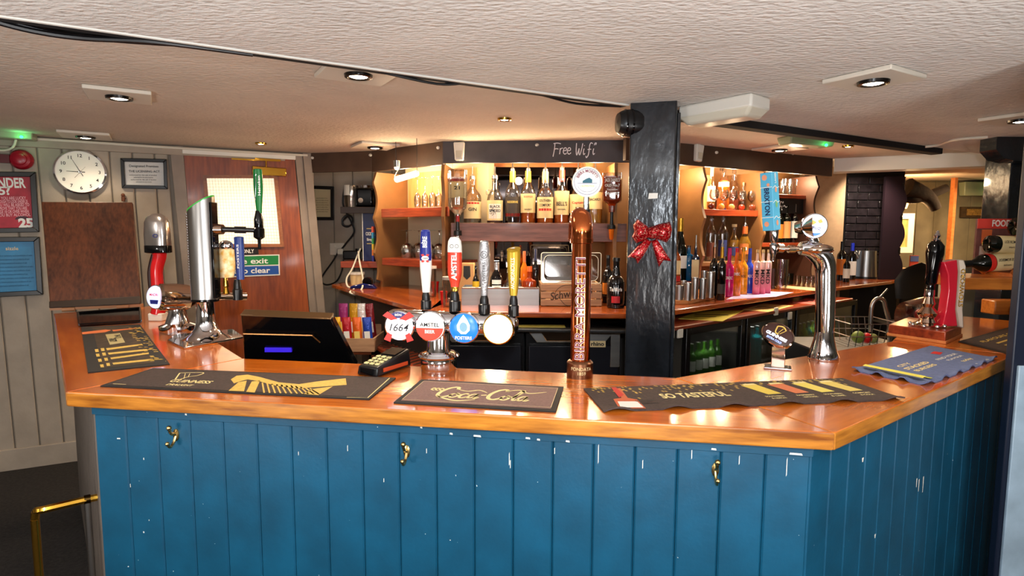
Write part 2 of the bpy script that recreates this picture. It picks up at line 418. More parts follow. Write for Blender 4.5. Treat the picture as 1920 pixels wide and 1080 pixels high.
# wall boards left of the door (leaning a touch, as the old wall does)
t0, t1 = tpar(-60, 500), tpar(322, 400); bw = .128; k = 0
LEAN = .018
t = t0
while t < t1 - .02:
    e = min(bw, t1 - t) - .006; T_ = FR(WLP(t, 0, 0), (wd_.x, wd_.y, 0))
    mb = MB()
    def pt(u, z, o): return T_ @ Vector((u + (2.14 - z) * LEAN, z, o))
    z0, z1 = .13, 2.13
    prof = [(0, 0), (e, 0), (e, .008), (e - .006, .014), (.006, .014), (0, .008)]
    mb.hexa([pt(u, z0, o) for u, o in prof], [pt(u, z1, o) for u, o in prof])
    obj('wall_board', mb, taupe, wl, smooth=0); t += bw
mb = MB(); T_ = FR(WLP(-1.2, 0, 0), (wd_.x, wd_.y, 0))
mb.box((1.2, .07, .014), (3.0 - .6, .14, .028), T_); struct('baseboard_left', mb, taupe, bev=.004)
mb = MB(); T_ = FR(WLP(-1.2, 0, 0), (wd_.x, wd_.y, 0)); mb.box((1.35, 2.10, .022), (2.7, .06, .02), T_); struct('trim_3', mb, taupe, bev=.004)
# white cable trunking along the top of the wall
mb = MB(); mb.tube([WLP(-.4, .03, 2.125), WLP(.3, .03, 2.122), WLP(tpar(330, 280), .035, 2.118), WLP(tpar(575, 288), .04, 2.12)], .009)
tag(obj('cable', mb, cable_w), 'white cable running along the top of the grey boarded wall', 'cable')
mb = MB(); T_ = FR(WLP(0, 0, 0), (wd_.x, wd_.y, 0)); ta, tb = tpar(342, 285), tpar(553, 290)
mb.box(((ta + tb) / 2, 2.105, .02), (tb - ta, .045, .03), T_); struct('trim_4', mb, white, bev=.004)

# --- door
def wq(px, o): return LP(*px, o)
def plate(mb, corners, o0, o1):           # photo-corner quad standing on the left wall, thickness o0..o1
    mb.hexa([LP(*c, o0) for c in corners], [LP(*c, o1) for c in corners])
def floorpt(pt_top, pt_low):              # extend a leaning edge down to the floor on the wall plane
    a, b = LP(*pt_top), LP(*pt_low); d = (b - a); return a + d * (a.z / (a.z - b.z))
def quadstrip(tl, tr, ll, lr, o0, o1, zb=0.0):
    mb = MB(); n = Vector((wn.x, wn.y, 0))
    P = [LP(*tl), LP(*tr), None, None]
    a, b = LP(*tl), LP(*ll); P[3] = a + (b - a) * ((a.z - zb) / (a.z - b.z))
    a, b = LP(*tr), LP(*lr); P[2] = a + (b - a) * ((a.z - zb) / (a.z - b.z))
    mb.hexa([p + n * o0 for p in P], [p + n * o1 for p in P]); return mb, P
door = thing('door', 'd', 'door', WLP(tpar(450, 500), 0, 0)); del door['label']; del door['category']; door['kind'] = 'structure'; door.name = 'door_1'; MW['door_1'] = MW['door']
n = Vector((wn.x, wn.y, 0))
mb = MB()                                  # leaf in four pieces round the window
def leafpts(): return [(345, 292), (551, 298), (581, 600), (372, 600)]
def px_on(u, v):                           # 0..1 across, y pixel v, along the leaning door edges
    xl = 345 + (v - 292) * 27 / 308; xr = 551 + (v - 298) * 29 / 302; return (xl + (xr - xl) * u, v)
W0, W1, VT, VB = .185, .80, 334, 458
zb = .04
def leafpiece(u0, u1, v0, v1):
    P = [LP(*px_on(u0, v0)), LP(*px_on(u1, v0)), LP(*px_on(u1, v1)), LP(*px_on(u0, v1))]
    if v1 > 590:
        for i, j in ((3, 0), (2, 1)):
            P[i] = P[j] + (P[i] - P[j]) * ((P[j].z - zb) / (P[j].z - P[i].z))
    mb.hexa([p + n * .002 for p in P], [p + n * .03 for p in P])
leafpiece(0, 1, 292, VT); leafpiece(0, W0, VT, VB); leafpiece(W1, 1, VT, VB); leafpiece(0, 1, VB, 600)
obj('door_leaf', mb, door_wood, door)
for (a, b, c, d) in ((W0 - .03, W1 + .03, VT - 5, VT + 1), (W0 - .03, W1 + .03, VB - 1, VB + 5), (W0 - .03, W0 + .004, VT, VB), (W1 - .004, W1 + .03, VT, VB)):
    mb = MB(); P = [LP(*px_on(a, c)), LP(*px_on(b, c)), LP(*px_on(b, d)), LP(*px_on(a, d))]
    mb.hexa([p + n * .028 for p in P], [p + n * .042 for p in P]); obj('glazing_bead', mb, wood('bead_wood', (120, 66, 30), (160, 96, 50), .4) if 'bead_wood' not in MATS else MATS['bead_wood'], door)
wire = mat('wired_safety_glass', (236, 226, 196), .25, emit=.55)
mb = MB(); P = [LP(*px_on(W0, VT)), LP(*px_on(W1, VT)), LP(*px_on(W1, VB)), LP(*px_on(W0, VB))]
mb.hexa([p + n * .010 for p in P], [p + n * .016 for p in P]); pane = obj('pane', mb, wire, door)
mb = MB()
for i in range(1, 24):
    a, b = lerp(P[0], P[1], i / 24), lerp(P[3], P[2], i / 24); mb.cyl(Vector(a) + n * .017, Vector(b) + n * .017, .0006, seg=4)
for i in range(1, 22):
    a, b = lerp(P[0], P[3], i / 22), lerp(P[1], P[2], i / 22); mb.cyl(Vector(a) + n * .017, Vector(b) + n * .017, .0006, seg=4)
obj('wire_mesh', mb, mat('pane_wire', (170, 160, 130), .5), pane, kind='stuff')
for nm, tl, tr, ll, lr, o in (('door_frame', (318, 274), (343, 274), (352, 600), (372, 600), .03), ('door_frame', (552, 290), (566, 290), (581, 600), (596, 600), .03), ('door_frame', (566, 288), (581, 288), (595, 600), (610, 600), .045)):
    mb, _ = quadstrip(tl, tr, ll, lr, 0, o); obj(nm, mb, frame_paint, door, bev=.003)
# brass closer and bar on the door
c = thing('door_closer', 'brass door closer box at the top of the mahogany door', 'door closer', LP(500, 320, .04))
mb = MB(); plate(mb, [(473, 311), (537, 316), (537, 331), (473, 327)], .032, .07); obj('closer_body', mb, brass, c, bev=.004)
mb = MB(); plate(mb, [(434, 296), (482, 299), (482, 302), (434, 299)], .032, .045); plate(mb, [(478, 296), (526, 299), (526, 303), (478, 301)], .045, .055); obj('closer_arm', mb, brass, c)
mb = MB(); mb.cyl(LP(499, 302, .05), LP(499, 318, .05), .006); obj('pivot', mb, brass, c)
# signs
s = thing('fire_exit_sign', 'green and blue fire exit keep clear sign on the mahogany door', 'sign', LP(470, 500, .031))
mb = MB(); plate(mb, [(404, 480), (524, 477), (525, 516), (406, 521)], .0305, .034); obj('sign_plate', mb, paper, s)
for cs, mt_ in ((((406, 482), (522, 479), (522, 496), (406, 499)), mat('sign_green', (20, 128, 62), .5)), (((406, 501), (522, 498), (523, 514), (407, 519)), mat('sign_blue', (24, 78, 160), .5))):
    mb = MB(); plate(mb, cs, .034, .0348); obj('colour_band', mb, mt_, s)
T_ = FR(LP(466, 490, .035), (wd_.x, wd_.y, 0)); text(s, 'Fire exit', .056, T_, ink_w, .02, fit=.26)
T_ = FR(LP(466, 508, .035), (wd_.x, wd_.y, 0)); text(s, 'Keep clear', .056, T_, ink_w, .02, fit=.29)
s = thing('staff_sign', 'small black sign reading staff only above the fire exit sign', 'sign', LP(450, 470, .031))
mb = MB(); plate(mb, [(420, 466), (484, 464), (485, 477), (421, 479)], .0305, .034); obj('sign_plate', mb, ink, s)
T_ = FR(LP(453, 471.5, .035), (wd_.x, wd_.y, 0)); text(s, 'STAFF ONLY', .04, T_, ink_w, .02, fit=.165)

# --- alcove wall beyond the door, with the black header
AY = 5.12
aL, aR = V(575, 400, AY).x - .1, V(860, 400, AY).x
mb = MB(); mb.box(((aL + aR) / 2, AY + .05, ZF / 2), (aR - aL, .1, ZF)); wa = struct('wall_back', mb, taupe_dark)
x = aL
while x < aR - .1:
    mb = MB(); mb.prism([(x, AY), (x + .004, AY - .012), (x + .162, AY - .012), (x + .166, AY)][::-1], 0.02, ZF - .02)
    obj('wall_board', mb, taupe, wa, smooth=0); x += .17
e0 = WLP(tpar(590, 400)); mb = slab(MB(), xy(e0), (aL + .02, AY + .05), .08, 0, ZF); struct('wall_left', mb, taupe)
FL0, FM0 = xy(G(696, 283, ZF)), xy(G(830, 265, ZF)); FM1 = xy(G(1190, 262, ZF))
FR0, FR1 = xy(G(1275, 268, ZF)), xy(G(1562, 297, ZF))
HY0 = xy(G(583, 287, ZF))
ZB = 2.0
struct('trim_5', slab(MB(), HY0, FL0, .03, ZF - .145, ZF), fascia_brown, bev=.003)
# --- fascia boards over the shelves
struct('trim_6', slab(MB(), FL0, FM0, .03, ZB - .01, ZF), fascia_brown, bev=.003)
struct('trim_7', slab(MB(), FM0, (FM1[0] + .15, FM1[1]), .03, ZB, ZF), chalk_board, bev=.003)
dR = Vector((FR1[0] - FR0[0], FR1[1] - FR0[1])).normalized(); nR = Vector((-dR.y, dR.x))      # nR: away from the viewer
struct('trim_8', slab(MB(), (FR0[0] - dR.x * .45, FR0[1] - dR.y * .45), FR1, .03, ZB, ZF), fascia_brown, bev=.003)
# --- back walls of the shelving
dL = Vector((FM0[0] - FL0[0], FM0[1] - FL0[1])).normalized(); nL = Vector((-dL.y, dL.x))
DL, DM, DR = .34, .42, .36
bl0 = (FL0[0] + nL.x * DL - dL.x * .02, FL0[1] + nL.y * DL - dL.y * .02); bl1 = (FM0[0] + nL.x * DL, FM0[1] + nL.y * DL)
MY = FM0[1] + DM
bm0 = (FM0[0] + .02, MY); bm1 = (FM1[0] + .35, MY)
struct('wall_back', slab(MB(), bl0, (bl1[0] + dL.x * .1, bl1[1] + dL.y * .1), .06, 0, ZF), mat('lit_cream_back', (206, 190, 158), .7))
struct('wall_back', slab(MB(), bm0, bm1, .06, 0, ZF), olive)
br0 = (FR0[0] + nR.x * DR - dR.x * .5, FR0[1] + nR.y * DR - dR.y * .5); br1 = (FR1[0] + nR.x * DR + dR.x * .1, FR1[1] + nR.y * DR + dR.y * .1)
struct('wall_back', slab(MB(), br0, br1, .06, 0, ZF), upright_brown)
# --- far end: tan wall, brick pier
TX0, TX1 = V(1512, 400, 5.3).x, V(1583, 400, 5.3).x
mb = MB(); mb.box(((TX0 + TX1) / 2, 5.33, ZF / 2), (TX1 - TX0, .06, ZF)); struct('wall_back', mb, mat('tan_wall', (196, 160, 122), .7, noise=(20, .08)))
# --- beyond: back room
RY = 6.6
mb = MB(); mb.box((4.2, RY + .05, ZF / 2), (3.4, .1, ZF)); fr = struct('wall_back', mb, olive)
x = 3.9
while x < 5.3:
    mb = MB(); mb.prism([(x, RY), (x + .006, RY - .014), (x + .194, RY - .014), (x + .2, RY)][::-1], .02, ZF - .02); obj('wall_board', mb, olive, fr, smooth=0); x += .2
PWX = V(1748, 400, 6.3).x
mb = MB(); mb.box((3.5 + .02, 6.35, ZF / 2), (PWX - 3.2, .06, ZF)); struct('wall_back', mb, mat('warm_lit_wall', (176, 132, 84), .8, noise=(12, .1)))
mb = MB(); mb.box((PWX + .21, 6.30, ZF / 2), (.03, .06, ZF)); struct('trim_9', mb, orange_ply)
# white downstand beam at the far right
B0, B1 = xy(G(1565, 297, ZF)), xy(G(1862, 283, ZF)); 
dB = Vector((B1[0] - B0[0], B1[1] - B0[1])).normalized()
struct('trim_10', slab(MB(), B0, (B1[0] + dB.x * .6, B1[1] + dB.y * .6), .18, 2.035, ZF), white, bev=.003)

# --- post in the middle
PC = V(1221, 450, 2.62)
pz = R_(-17); c_ = math.cos(pz); s_ = math.sin(pz)
mb = MB(); mb.T = Matrix.Translation((PC.x, PC.y, 0)) @ Matrix.Rotation(pz, 4, 'Z')
mb.box((0, 0, ZF / 2), (.193, .16, ZF - .01)); post = struct('pillar', mb, black_paint, bev=.006)
mb = MB(); mb.T = Matrix.Translation((PC.x, PC.y, 0)) @ Matrix.Rotation(pz, 4, 'Z')
mb.box((.104, .02, ZF / 2 - .03), (.014, .1, ZF - .1)); obj('edge_strip', mb, black_paint, post, bev=.003)
mb = MB(); mb.T = Matrix.Translation((PC.x, PC.y, 0)) @ Matrix.Rotation(pz, 4, 'Z') @ FR((0, -.0802, 0), (1, 0, 0))
def pz_(y): return V(1221, y, PC.y - .08).z
flatpoly(mb, [(-.012, pz_(373)), (.027, pz_(372)), (.028, pz_(362)), (-.009, pz_(362))], Matrix(), .001); obj('paint_chip', mb, white, post, smooth=0)

# --- near post at the right edge of the picture
NPX = V(1908, 660, 1.9).x
NPX -= .014
mb = MB(); mb.box((NPX + .2, 1.915, 1.05), (.4, .03, 2.1)); struct('pillar', mb, mat('navy_edge', (18, 26, 44), .4), bev=.004)
mb = MB(); mb.box((NPX + .2 + .014, 1.894, .56), (.4, .012, 1.12)); struct('wall_right', mb, chipped('pale_blue_paint', (150, 172, 190), .5), bev=.003)
FP = V(1893, 350, 3.55)
mb = MB(); mb.box((FP.x + .15, 3.65, ZF / 2), (.3, .2, ZF)); struct('pillar', mb, black_paint, bev=.005)
mb = MB(); a = V(1856, 262, 3.45); b = V(1925, 300, 3.45)
mb.hexa([(a.x, 3.4, 2.10), (a.x, 3.4, 2.03), (a.x + .05, 3.4, 1.98), (a.x + .12, 3.4, 1.965), (b.x + .4, 3.4, 1.965), (b.x + .4, 3.4, 2.10)],
        [(a.x, 3.52, 2.10), (a.x, 3.52, 2.03), (a.x + .05, 3.52, 1.98), (a.x + .12, 3.52, 1.965), (b.x + .4, 3.52, 1.965), (b.x + .4, 3.52, 2.10)])
struct('trim_11', mb, black_paint)

# =================================================================== FRONT BAR
O0, O1, O2, O3 = [xy(G(*p, CT)) for p in ((100, 588), (123, 735), (1566, 812), (1905, 665))]
I1, I2 = xy(G(456, 672, CT)), xy(G(1266, 708, CT)); I3 = xy(G(1672, 640, CT))
I0 = xy(G(296, 573, CT))
dO = Vector((O3[0] - O2[0], O3[1] - O2[1])).normalized()
O4 = (O3[0] + dO.x * 1.1, O3[1] + dO.y * 1.1); I4 = (I3[0] + .75, I3[1] + .92)
bar = thing('bar_counter', 'long angled bar with varnished orange worktop and blue boarded front', 'bar', (O1[0], O1[1], 0))
def section(poly, ang, nm='worktop'):
    o = thing('tmp', '', '', (poly[0][0], poly[0][1], 0), ang)
    M = MW['tmp']; mb = MB(); mb.m = 0
    mb.prism(poly[::-1], CT - .042, CT)
    me = bpy.data.meshes.new(nm); I = M.inverted(); me.from_pydata([I @ v for v in mb.v], [], mb.f); me.update()
    me.materials.append(bar_wood); me.materials.append(edge_wood)
    for p in me.polygons: p.material_index = 0 if abs(p.normal.z) > .5 else 1
    r = bpy.data.objects.new(nm, me); COL.objects.link(r); r.parent = bar
    r.matrix_parent_inverse = Matrix(); r.location = MW[bar.name].inverted() @ Vector((poly[0][0], poly[0][1], 0)); r.rotation_euler = (0, 0, ang); MW[r.name] = M
    b = r.modifiers.new('edge', 'BEVEL'); b.width = .004; b.segments = 2
    bpy.data.objects.remove(o); return r
def ang(a, b): return math.atan2(b[1] - a[1], b[0] - a[0])
g = .0006
section([O0, O1, I1, I0][::-1], ang(O1, O0))
section([O1, O2, I2, I1][::-1], ang(O1, O2))
section([O2, O3, I3, I2][::-1], ang(O2, O3))
section([O3, O4, I4, I3][::-1], ang(O3, O4))
def inset(a, b, d):                       # line a-b moved d to its left
    v = Vector((b[0] - a[0], b[1] - a[1])).normalized(); n_ = Vector((-v.y, v.x)) * d
    return (a[0] + n_.x, a[1] + n_.y), (b[0] + n_.x, b[1] + n_.y)
def meet(l1, l2):
    (x1, y1), (x2, y2) = l1; (x3, y3), (x4, y4) = l2
    D = (x1 - x2) * (y3 - y4) - (y1 - y2) * (x3 - x4)
    return (((x1 * y2 - y1 * x2) * (x3 - x4) - (x1 - x2) * (x3 * y4 - y3 * x4)) / D, ((x1 * y2 - y1 * x2) * (y3 - y4) - (y1 - y2) * (x3 * y4 - y3 * x4)) / D)
OV = .06
lA, lB, lC = inset(O0, O1, OV), inset(O1, O2, .045), inset(O2, O4, .055)
C1, C2 = meet(lA, lB), meet(lB, lC)
def boards(a, b, z0, z1, width, mt_, parent, thick=.018, name='front_board'):
    v = Vector((b[0] - a[0], b[1] - a[1])); n_ = max(1, round(v.length / width)); wdt = v.length / n_; v.normalize()
    o_ = Vector((v.y, -v.x))
    for i in range(n_):
        s0 = wdt * i + .0006; s1 = wdt * (i + 1) - .0006; c = .004
        pr = [(s0, 0), (s0, thick - c), (s0 + c, thick), (s1 - c, thick), (s1, thick - c), (s1, 0)]
        P = [(a[0] + v.x * u + o_.x * (q - thick), a[1] + v.y * u + o_.y * (q - thick)) for u, q in pr]
        mb = MB(); mb.prism(P[::-1], z0, z1); obj(name, mb, mt_, parent, smooth=0)
boards(C1, C2, .02, CT - .07, .1, blue, bar)
boards(C2, lC[1], .02, CT - .07, .1, blue, bar)
boards(lA[0], C1, .02, CT - .045, .115, mat('grey_side_shaded', (92, 84, 78), .6, noise=(8, .15)), bar, name='side_board')  # shade on the side boards is put into this darker grey
# backing wall of the bar, rail under the top
mb = MB(); i1 = inset(lA[0], C1, .02); i2 = inset(C1, C2, .02); i3 = inset(C2, lC[1], .02)
slab(mb, i1[0], meet(i1, i2), .05, 0, CT - .045); slab(mb, meet(i1, i2), meet(i2, i3), .05, 0, CT - .045); slab(mb, meet(i2, i3), i3[1], .05, 0, CT - .045)
obj('carcass', mb, mat('carcass_black', (22, 20, 20), .6), bar)
mb = MB(); slab(mb, meet(lA, lB), C2, .02, CT - .072, CT - .043, 1); obj('top_rail', mb, blue, bar)
mb = MB(); a_, b_ = inset(C1, C2, -.006), inset(C2, lC[1], -.006); c_m = meet(a_, b_)
slab(mb, a_[0], c_m, .006, CT - .074, CT - .043); slab(mb, c_m, b_[1], .006, CT - .074, CT - .043); obj('top_rail', mb, blue, bar, bev=.001)
# chips of bare plaster along the rail
mb = MB(); rr = random.Random(3)
T_ = FR((*a_[0], CT - .058), (a_[1][0] - a_[0][0], a_[1][1] - a_[0][1], 0)); ln = (Vector(a_[1]) - Vector(a_[0])).length
for px_, w_, zz in ((200, .008, .012), (230, .004, .01), (350, .006, .0), (383, .012, .012), (450, .01, .012), (700, .01, .01), (790, .006, .002), (846, .008, -.01), (880, .03, .009), (895, .02, -.012), (990, .012, -.01), (1010, .008, -.012), (1065, .01, -.012), (1300, .035, .008), (1340, .012, -.01), (1430, .01, .012), (1495, .03, -.01)):
    p = L(px_, 800, a_[0], a_[1]); u = (Vector(xy(p)) - Vector(a_[0])).length
    mb.add([(u - w_ / 2, zz - .002, .0008), (u + w_ / 2, zz - .003, .0008), (u + w_ / 2.4, zz + .002, .0008), (u - w_ / 2.2, zz + .0025, .0008)], [(0, 1, 2, 3)], T_)
T2 = FR((*C1, 0), (C2[0] - C1[0], C2[1] - C1[1], 0))
for px_, py_, w_, h_ in ((223, 822, .018, .003), (270, 860, .004, .006), (955, 860, .003, .03), (957, 870, .003, .02), (800, 845, .003, .012), (1122, 850, .003, .045), (1297, 850, .003, .025), (1386, 862, .003, .02), (1475, 875, .003, .04), (280, 975, .003, .004), (560, 850, .003, .01), (245, 910, .003, .01), (1205, 870, .003, .02), (1040, 845, .003, .015), (720, 900, .003, .01), (652, 840, .003, .015)):
    p = L(px_, py_, C1, C2); u = (Vector(xy(p)) - Vector(C1)).length
    w_, h_ = w_ * .6, h_ * .6
    mb.add([(u - w_ / 2, p.z - h_, .001), (u + w_ / 2, p.z - h_ * .8, .001), (u + w_ / 2.3, p.z + h_, .001), (u - w_ / 2, p.z + h_ * .7, .001)], [(0, 1, 2, 3)], T2)
T3 = FR((*C2, 0), (lC[1][0] - C2[0], lC[1][1] - C2[1], 0))
for px_, py_, w_, h_ in ((1718, 905, .004, .014), (1722, 910, .004, .02), (1730, 908, .004, .026), (1617, 862, .006, .006), (1640, 1005, .005, .006)):
    p = L(px_, py_, C2, lC[1]); u = (Vector(xy(p)) - Vector(C2)).length
    mb.add([(u - w_ / 2, p.z - h_, .001), (u + w_ / 2, p.z - h_, .001), (u + w_, p.z + h_, .001), (u - w_, p.z + h_, .001)], [(0, 1, 2, 3)], T3)
obj('paint_chips', mb, white, bar, smooth=0, kind='stuff')
# shelf inside the bar for till and reader
isA, isB = inset(I1, I2, .0), inset(I1, I2, .0)
mb = MB(); slab(mb, (I1[0] - .12, I1[1] + .02), I2, .34, .78, .80); slab(mb, (I1[0], I1[1]), I2, -.05, .0, .78)
ish = obj('under_shelf', mb, mat('black_laminate', (20, 19, 20), .4), bar)
mb = MB(); mb.box((0, 0, 0), (.001, .001, .001))
# coat hooks on the blue front
brassy = mat('worn_brass', (196, 168, 110), .25, 1)
first = None
for px_, py_, lab in ((331, 815, 'brass coat hook on the blue bar front, nearest the grey wall'), (763, 846, 'brass coat hook on the blue bar front, below the brown script-lettered mat'), (1341, 880, 'brass coat hook on the blue bar front, nearest the corner')):
    p = L(px_, py_, C1, C2); az = ang(C1, C2)
    if first is None:
        first = thing('coat_hook', lab, 'coat hook', p, az, 'coat hooks on the blue bar front'); H0 = MW[first.name]
        T = H0 @ FR((0, 0, 0), (1, 0, 0))
        mb = MB(); mb.lathe([(0, 0), (.011, 0), (.011, .003), (.007, .005), (0, .005)], 14, T @ Matrix.Diagonal((.8, 1.6, 1, 1))); obj('back_plate', mb, brassy, first)
        mb = MB(); Q = lambda *a: T @ Vector(a)
        mb.tube([Q(0, .004, .003), Q(0, .008, .018), Q(0, .02, .026), Q(0, .026, .027)], .004); mb.sphere(Q(0, .028, .027), .007, 10); obj('upper_prong', mb, brassy, first)
        mb = MB(); mb.tube([Q(0, -.004, .003), Q(0, -.018, .012), Q(0, -.026, .026), Q(0, -.018, .034)], .004); mb.sphere(Q(0, -.014, .036), .006, 10); obj('lower_prong', mb, brassy, first)
    else: dup(first, p, az, lab)
# brass rail at the bar's left end
ra, rb, rc = V(190, 931, 1.72), V(64, 955, 1.62), None
mb = MB(); top = [ra + Vector((.12, .06, 0)), ra, Vector((rb.x + .03, rb.y, rb.z)), Vector((rb.x, rb.y, rb.z - .03)), Vector((rb.x, rb.y, .02))]
mb.tube(top[:3] + [Vector((rb.x + .006, rb.y, rb.z - .006))] + top[3:4], .011); mb.cyl(top[3], (rb.x, rb.y, 0), .011)
r_ = thing('brass_rail', 'brass tube guard rail bending down to the floor beside the blue bar', 'rail', (rb.x, rb.y, 0))
obj('rail_tube', mb, brass, r_)
mb = MB(); p = lerp(ra, rb, .22); mb.cyl((p[0], p[1], p[2]), (p[0] - .0, p[1], 0), .009); obj('support_leg', mb, steel, r_)
mb = MB(); q = Vector(p); d = (Vector(rb) - Vector(ra)).normalized(); mb.cyl(q - d * .008, q + d * .008, .0135); obj('joint_collar', mb, mat('dark_bronze', (60, 44, 20), .3, 1), r_)

# =================================================================== BACK BAR
K0, K1, K2, K3, K4 = [xy(G(*p, BC)) for p in ((622, 533), (800, 583), (1215, 588), (1533, 543), (1672, 527))]
bb = thing('back_counter', 'long back counter in orange brown wood with a rounded nosing below the spirit shelves', 'counter', (K1[0], K1[1], 0))
def slabtop(poly, ang_, z0, z1, parent, mt_, nm):
    M = Matrix.Translation((*poly[0], 0)) @ Matrix.Rotation(ang_, 4, 'Z'); I = M.inverted()
    mb = MB(); mb.prism(poly, z0, z1)
    me = bpy.data.meshes.new(nm); me.from_pydata([I @ v for v in mb.v], [], mb.f); me.materials.append(mt_)
    r = bpy.data.objects.new(nm, me); COL.objects.link(r); r.parent = parent
    r.location = MW[parent.name].inverted() @ Vector((*poly[0], 0)); r.rotation_euler = (0, 0, ang_); MW[r.name] = M
    b = r.modifiers.new('edge', 'BEVEL'); b.width = .006; b.segments = 3; return r
bk = lambda p, nn, d: (p[0] + nn.x * d, p[1] + nn.y * d)
slabtop([K0, K1, (bl1[0], bl1[1]), (bl0[0] + .02, bl0[1] - .01), (K0[0] + .05, AY - .02)], ang(K0, K1), BC - .03, BC, bb, back_wood, 'worktop')
slabtop([K1, K2, (bm1[0] - .1, MY - .005), (bm0[0] + .0, MY - .005)], ang(K1, K2), BC - .03, BC, bb, back_wood, 'worktop')
dK = Vector((K3[0] - K2[0], K3[1] - K2[1])).normalized(); nK = Vector((-dK.y, dK.x))
E3 = bk(br1, nR, -.002)
slabtop([K2, K3, K4, (K4[0] + .35, 5.58), (V(1512, 400, 5.29).x, 5.29), E3, bk(br0, nR, -.002)], ang(K2, K3), BC - .03, BC, bb, back_wood, 'worktop')
mb = MB()                                   # ledges below the nosing
lK = inset(K2, K3, -.13); Kl0, Kl1 = lK
lk0 = xy(G(1215, 622, LG)); lk1 = xy(G(1600, 559, LG))
slabtop([lk0, lk1, bk(lk1, nK, .3), bk(lk0, nK, .3)], ang(lk0, lk1), LG - .02, LG, bb, red_wood, 'ledge')
slabtop([(K1[0] + .02, K1[1] - .05), (K2[0] - .02, K2[1] - .05), (K2[0] + .05, K2[1] + .3), (K1[0] + .02, K1[1] + .3)], 0, LG - .02, LG, bb, mat('black_laminate2', (24, 22, 22), .35), 'ledge')
mb = MB(); slab(mb, (K1[0] - .05, K1[1] + .46), (K2[0] + .1, K2[1] + .46), .03, 0, LG - .02); slab(mb, bk(lk0, nK, .5), bk(xy(G(1690, 545, LG)), nK, .42), .03, 0, LG - .02)
s_a = lerp(K0, K1, .42); slab(mb, (s_a[0] - .03, s_a[1] + .06), (K1[0] + .06, K1[1] + .08), .03, 0, BC - .03)
slab(mb, (K1[0] + .06, K1[1] + .08), (K1[0] + .06, K1[1] + .5), .03, 0, BC - .03)
obj('carcass', mb, mat('carcass_black2', (20, 17, 16), .6), bb)

# --- uprights with scalloped front edges
def upright(base, d, depth, z0, z1, mt_, lab, ph=0, foot=.03, sc_=.26, amp=.035, t=.022, name='scalloped_upright'):
    d = Vector(d).normalized(); nn = Vector((-d.y, d.x))
    pts = []; N_ = 60
    for i in range(N_ + 1):
        z = z0 + (z1 - z0) * i / N_
        s_ = amp * (1 - abs(math.sin(PI * ((z - z0) / sc_ + ph)))) 
        if z < z0 + .05: s_ = -foot
        pts.append((-s_, z))
    lo = [Vector((base[0] + d.x * s_, base[1] + d.y * s_, z)) for s_, z in pts] + [Vector((base[0] + d.x * depth, base[1] + d.y * depth, z)) for z in (z1, z0)]
    hi = [p + Vector((nn.x * t, nn.y * t, 0)) for p in lo]
    mb = MB(); mb.hexa(lo, hi)
    o = obj(name, mb, mt_, at=(base[0], base[1], z0)); return tag(o, lab, 'upright', None)
upright((FL0[0] + dL.x * .02 + nL.x * .03, FL0[1] + nL.y * .03 + .01), nL, DL - .035, BC, ZB - .012, upright_brown, 'tall brown scalloped upright at the left end of the shelving, beside the wall cables')
upright((FM0[0] + .01, FM0[1] + .03), (.06, 1), DM - .04, BC, ZB - .002, upright_brown, 'brown scalloped upright beside the inverted clear vodka bottle')
upright((V(1168, 400, 3.7).x - .01, FM1[1] + .035), (-.05, 1), DM - .04, BC, ZB - .002, upright_brown, 'brown scalloped upright just left of the black post', ph=.2)
def alongR(px_): p = L(px_, 400, FR0, FR1); return (Vector(xy(p)) - Vector(FR0)).dot(dR)
def RP(t, d=0): return (FR0[0] + dR.x * t + nR.x * d, FR0[1] + dR.y * t + nR.y * d)
tD, tE, tF = alongR(1325), alongR(1438), alongR(1535)
up_shaded = mat('shaded_upright', (70, 42, 30), .5, noise=(7, .15))  # unlit face of the last upright, put into a darker brown
upright(RP(tD, .035), nR, DR - .04, BC, ZB - .002, upright_brown, 'wide brown scalloped upright right of the black post')
upright(RP(tE, .035), nR, DR - .04, BC, ZB - .002, upright_brown, 'brown scalloped upright behind the light blue tap handle', ph=.4)
upright(RP(tF, .035), nR, DR - .04, BC, ZB - .002, up_shaded, 'dark scalloped upright beside the tan end wall')

# --- shelves
def shelf(pts, z0, z1, mt_, lab, front=None, fh=0, fmt=None, a=0):
    o = thing('shelf', lab, 'shelf', (pts[0][0], pts[0][1], z0), a)
    mb = MB(); mb.prism(pts, z1 - .018, z1); obj('board', mb, mt_, o, bev=.002)
    mb = MB(); slab(mb, pts[0], pts[1], -.018, z0, z1 + .0); obj('front_lip', mb, fmt or mt_, o, bev=.003)
    return o
def LLp(t, d=0): return (FL0[0] + dL.x * t + nL.x * d, FL0[1] + dL.y * t + nL.y * d)
lenL = math.dist(FL0, FM0)
zA1 = V(780, 387, 3.95).z; zA2 = V(780, 489, 3.95).z
shelf([LLp(.05, .06), LLp(lenL + .0, .06), LLp(lenL + .0, DL - .005), LLp(.05, DL - .005)], zA1 - .065, zA1, red_wood, 'upper dark red shelf holding the upturned wine glasses', a=ang(FL0, FM0))
shelf([LLp(.05, .06), LLp(lenL + .0, .06), LLp(lenL + .0, DL - .005), LLp(.05, DL - .005)], zA2 - .055, zA2, red_wood, 'lower dark red shelf holding the upturned balloon glasses', a=ang(FL0, FM0))
SY = FM1[1] + .075
zM = V(1000, 418.5, SY).z; zMb = V(1000, 453, SY).z
xm0, xm1 = FM0[0] + .045, V(1166, 430, SY).x - .005
o = shelf([(V(846, 430, SY).x, SY), (V(1174, 430, SY).x, SY), (V(1174, 430, SY).x, MY - .02), (V(846, 430, SY).x, MY - .02)], zMb, zM, shelf_wood, 'thick grey brown spirit shelf under the row of upright spirit bottles')
zR1 = V(1375, 391, 4.05).z
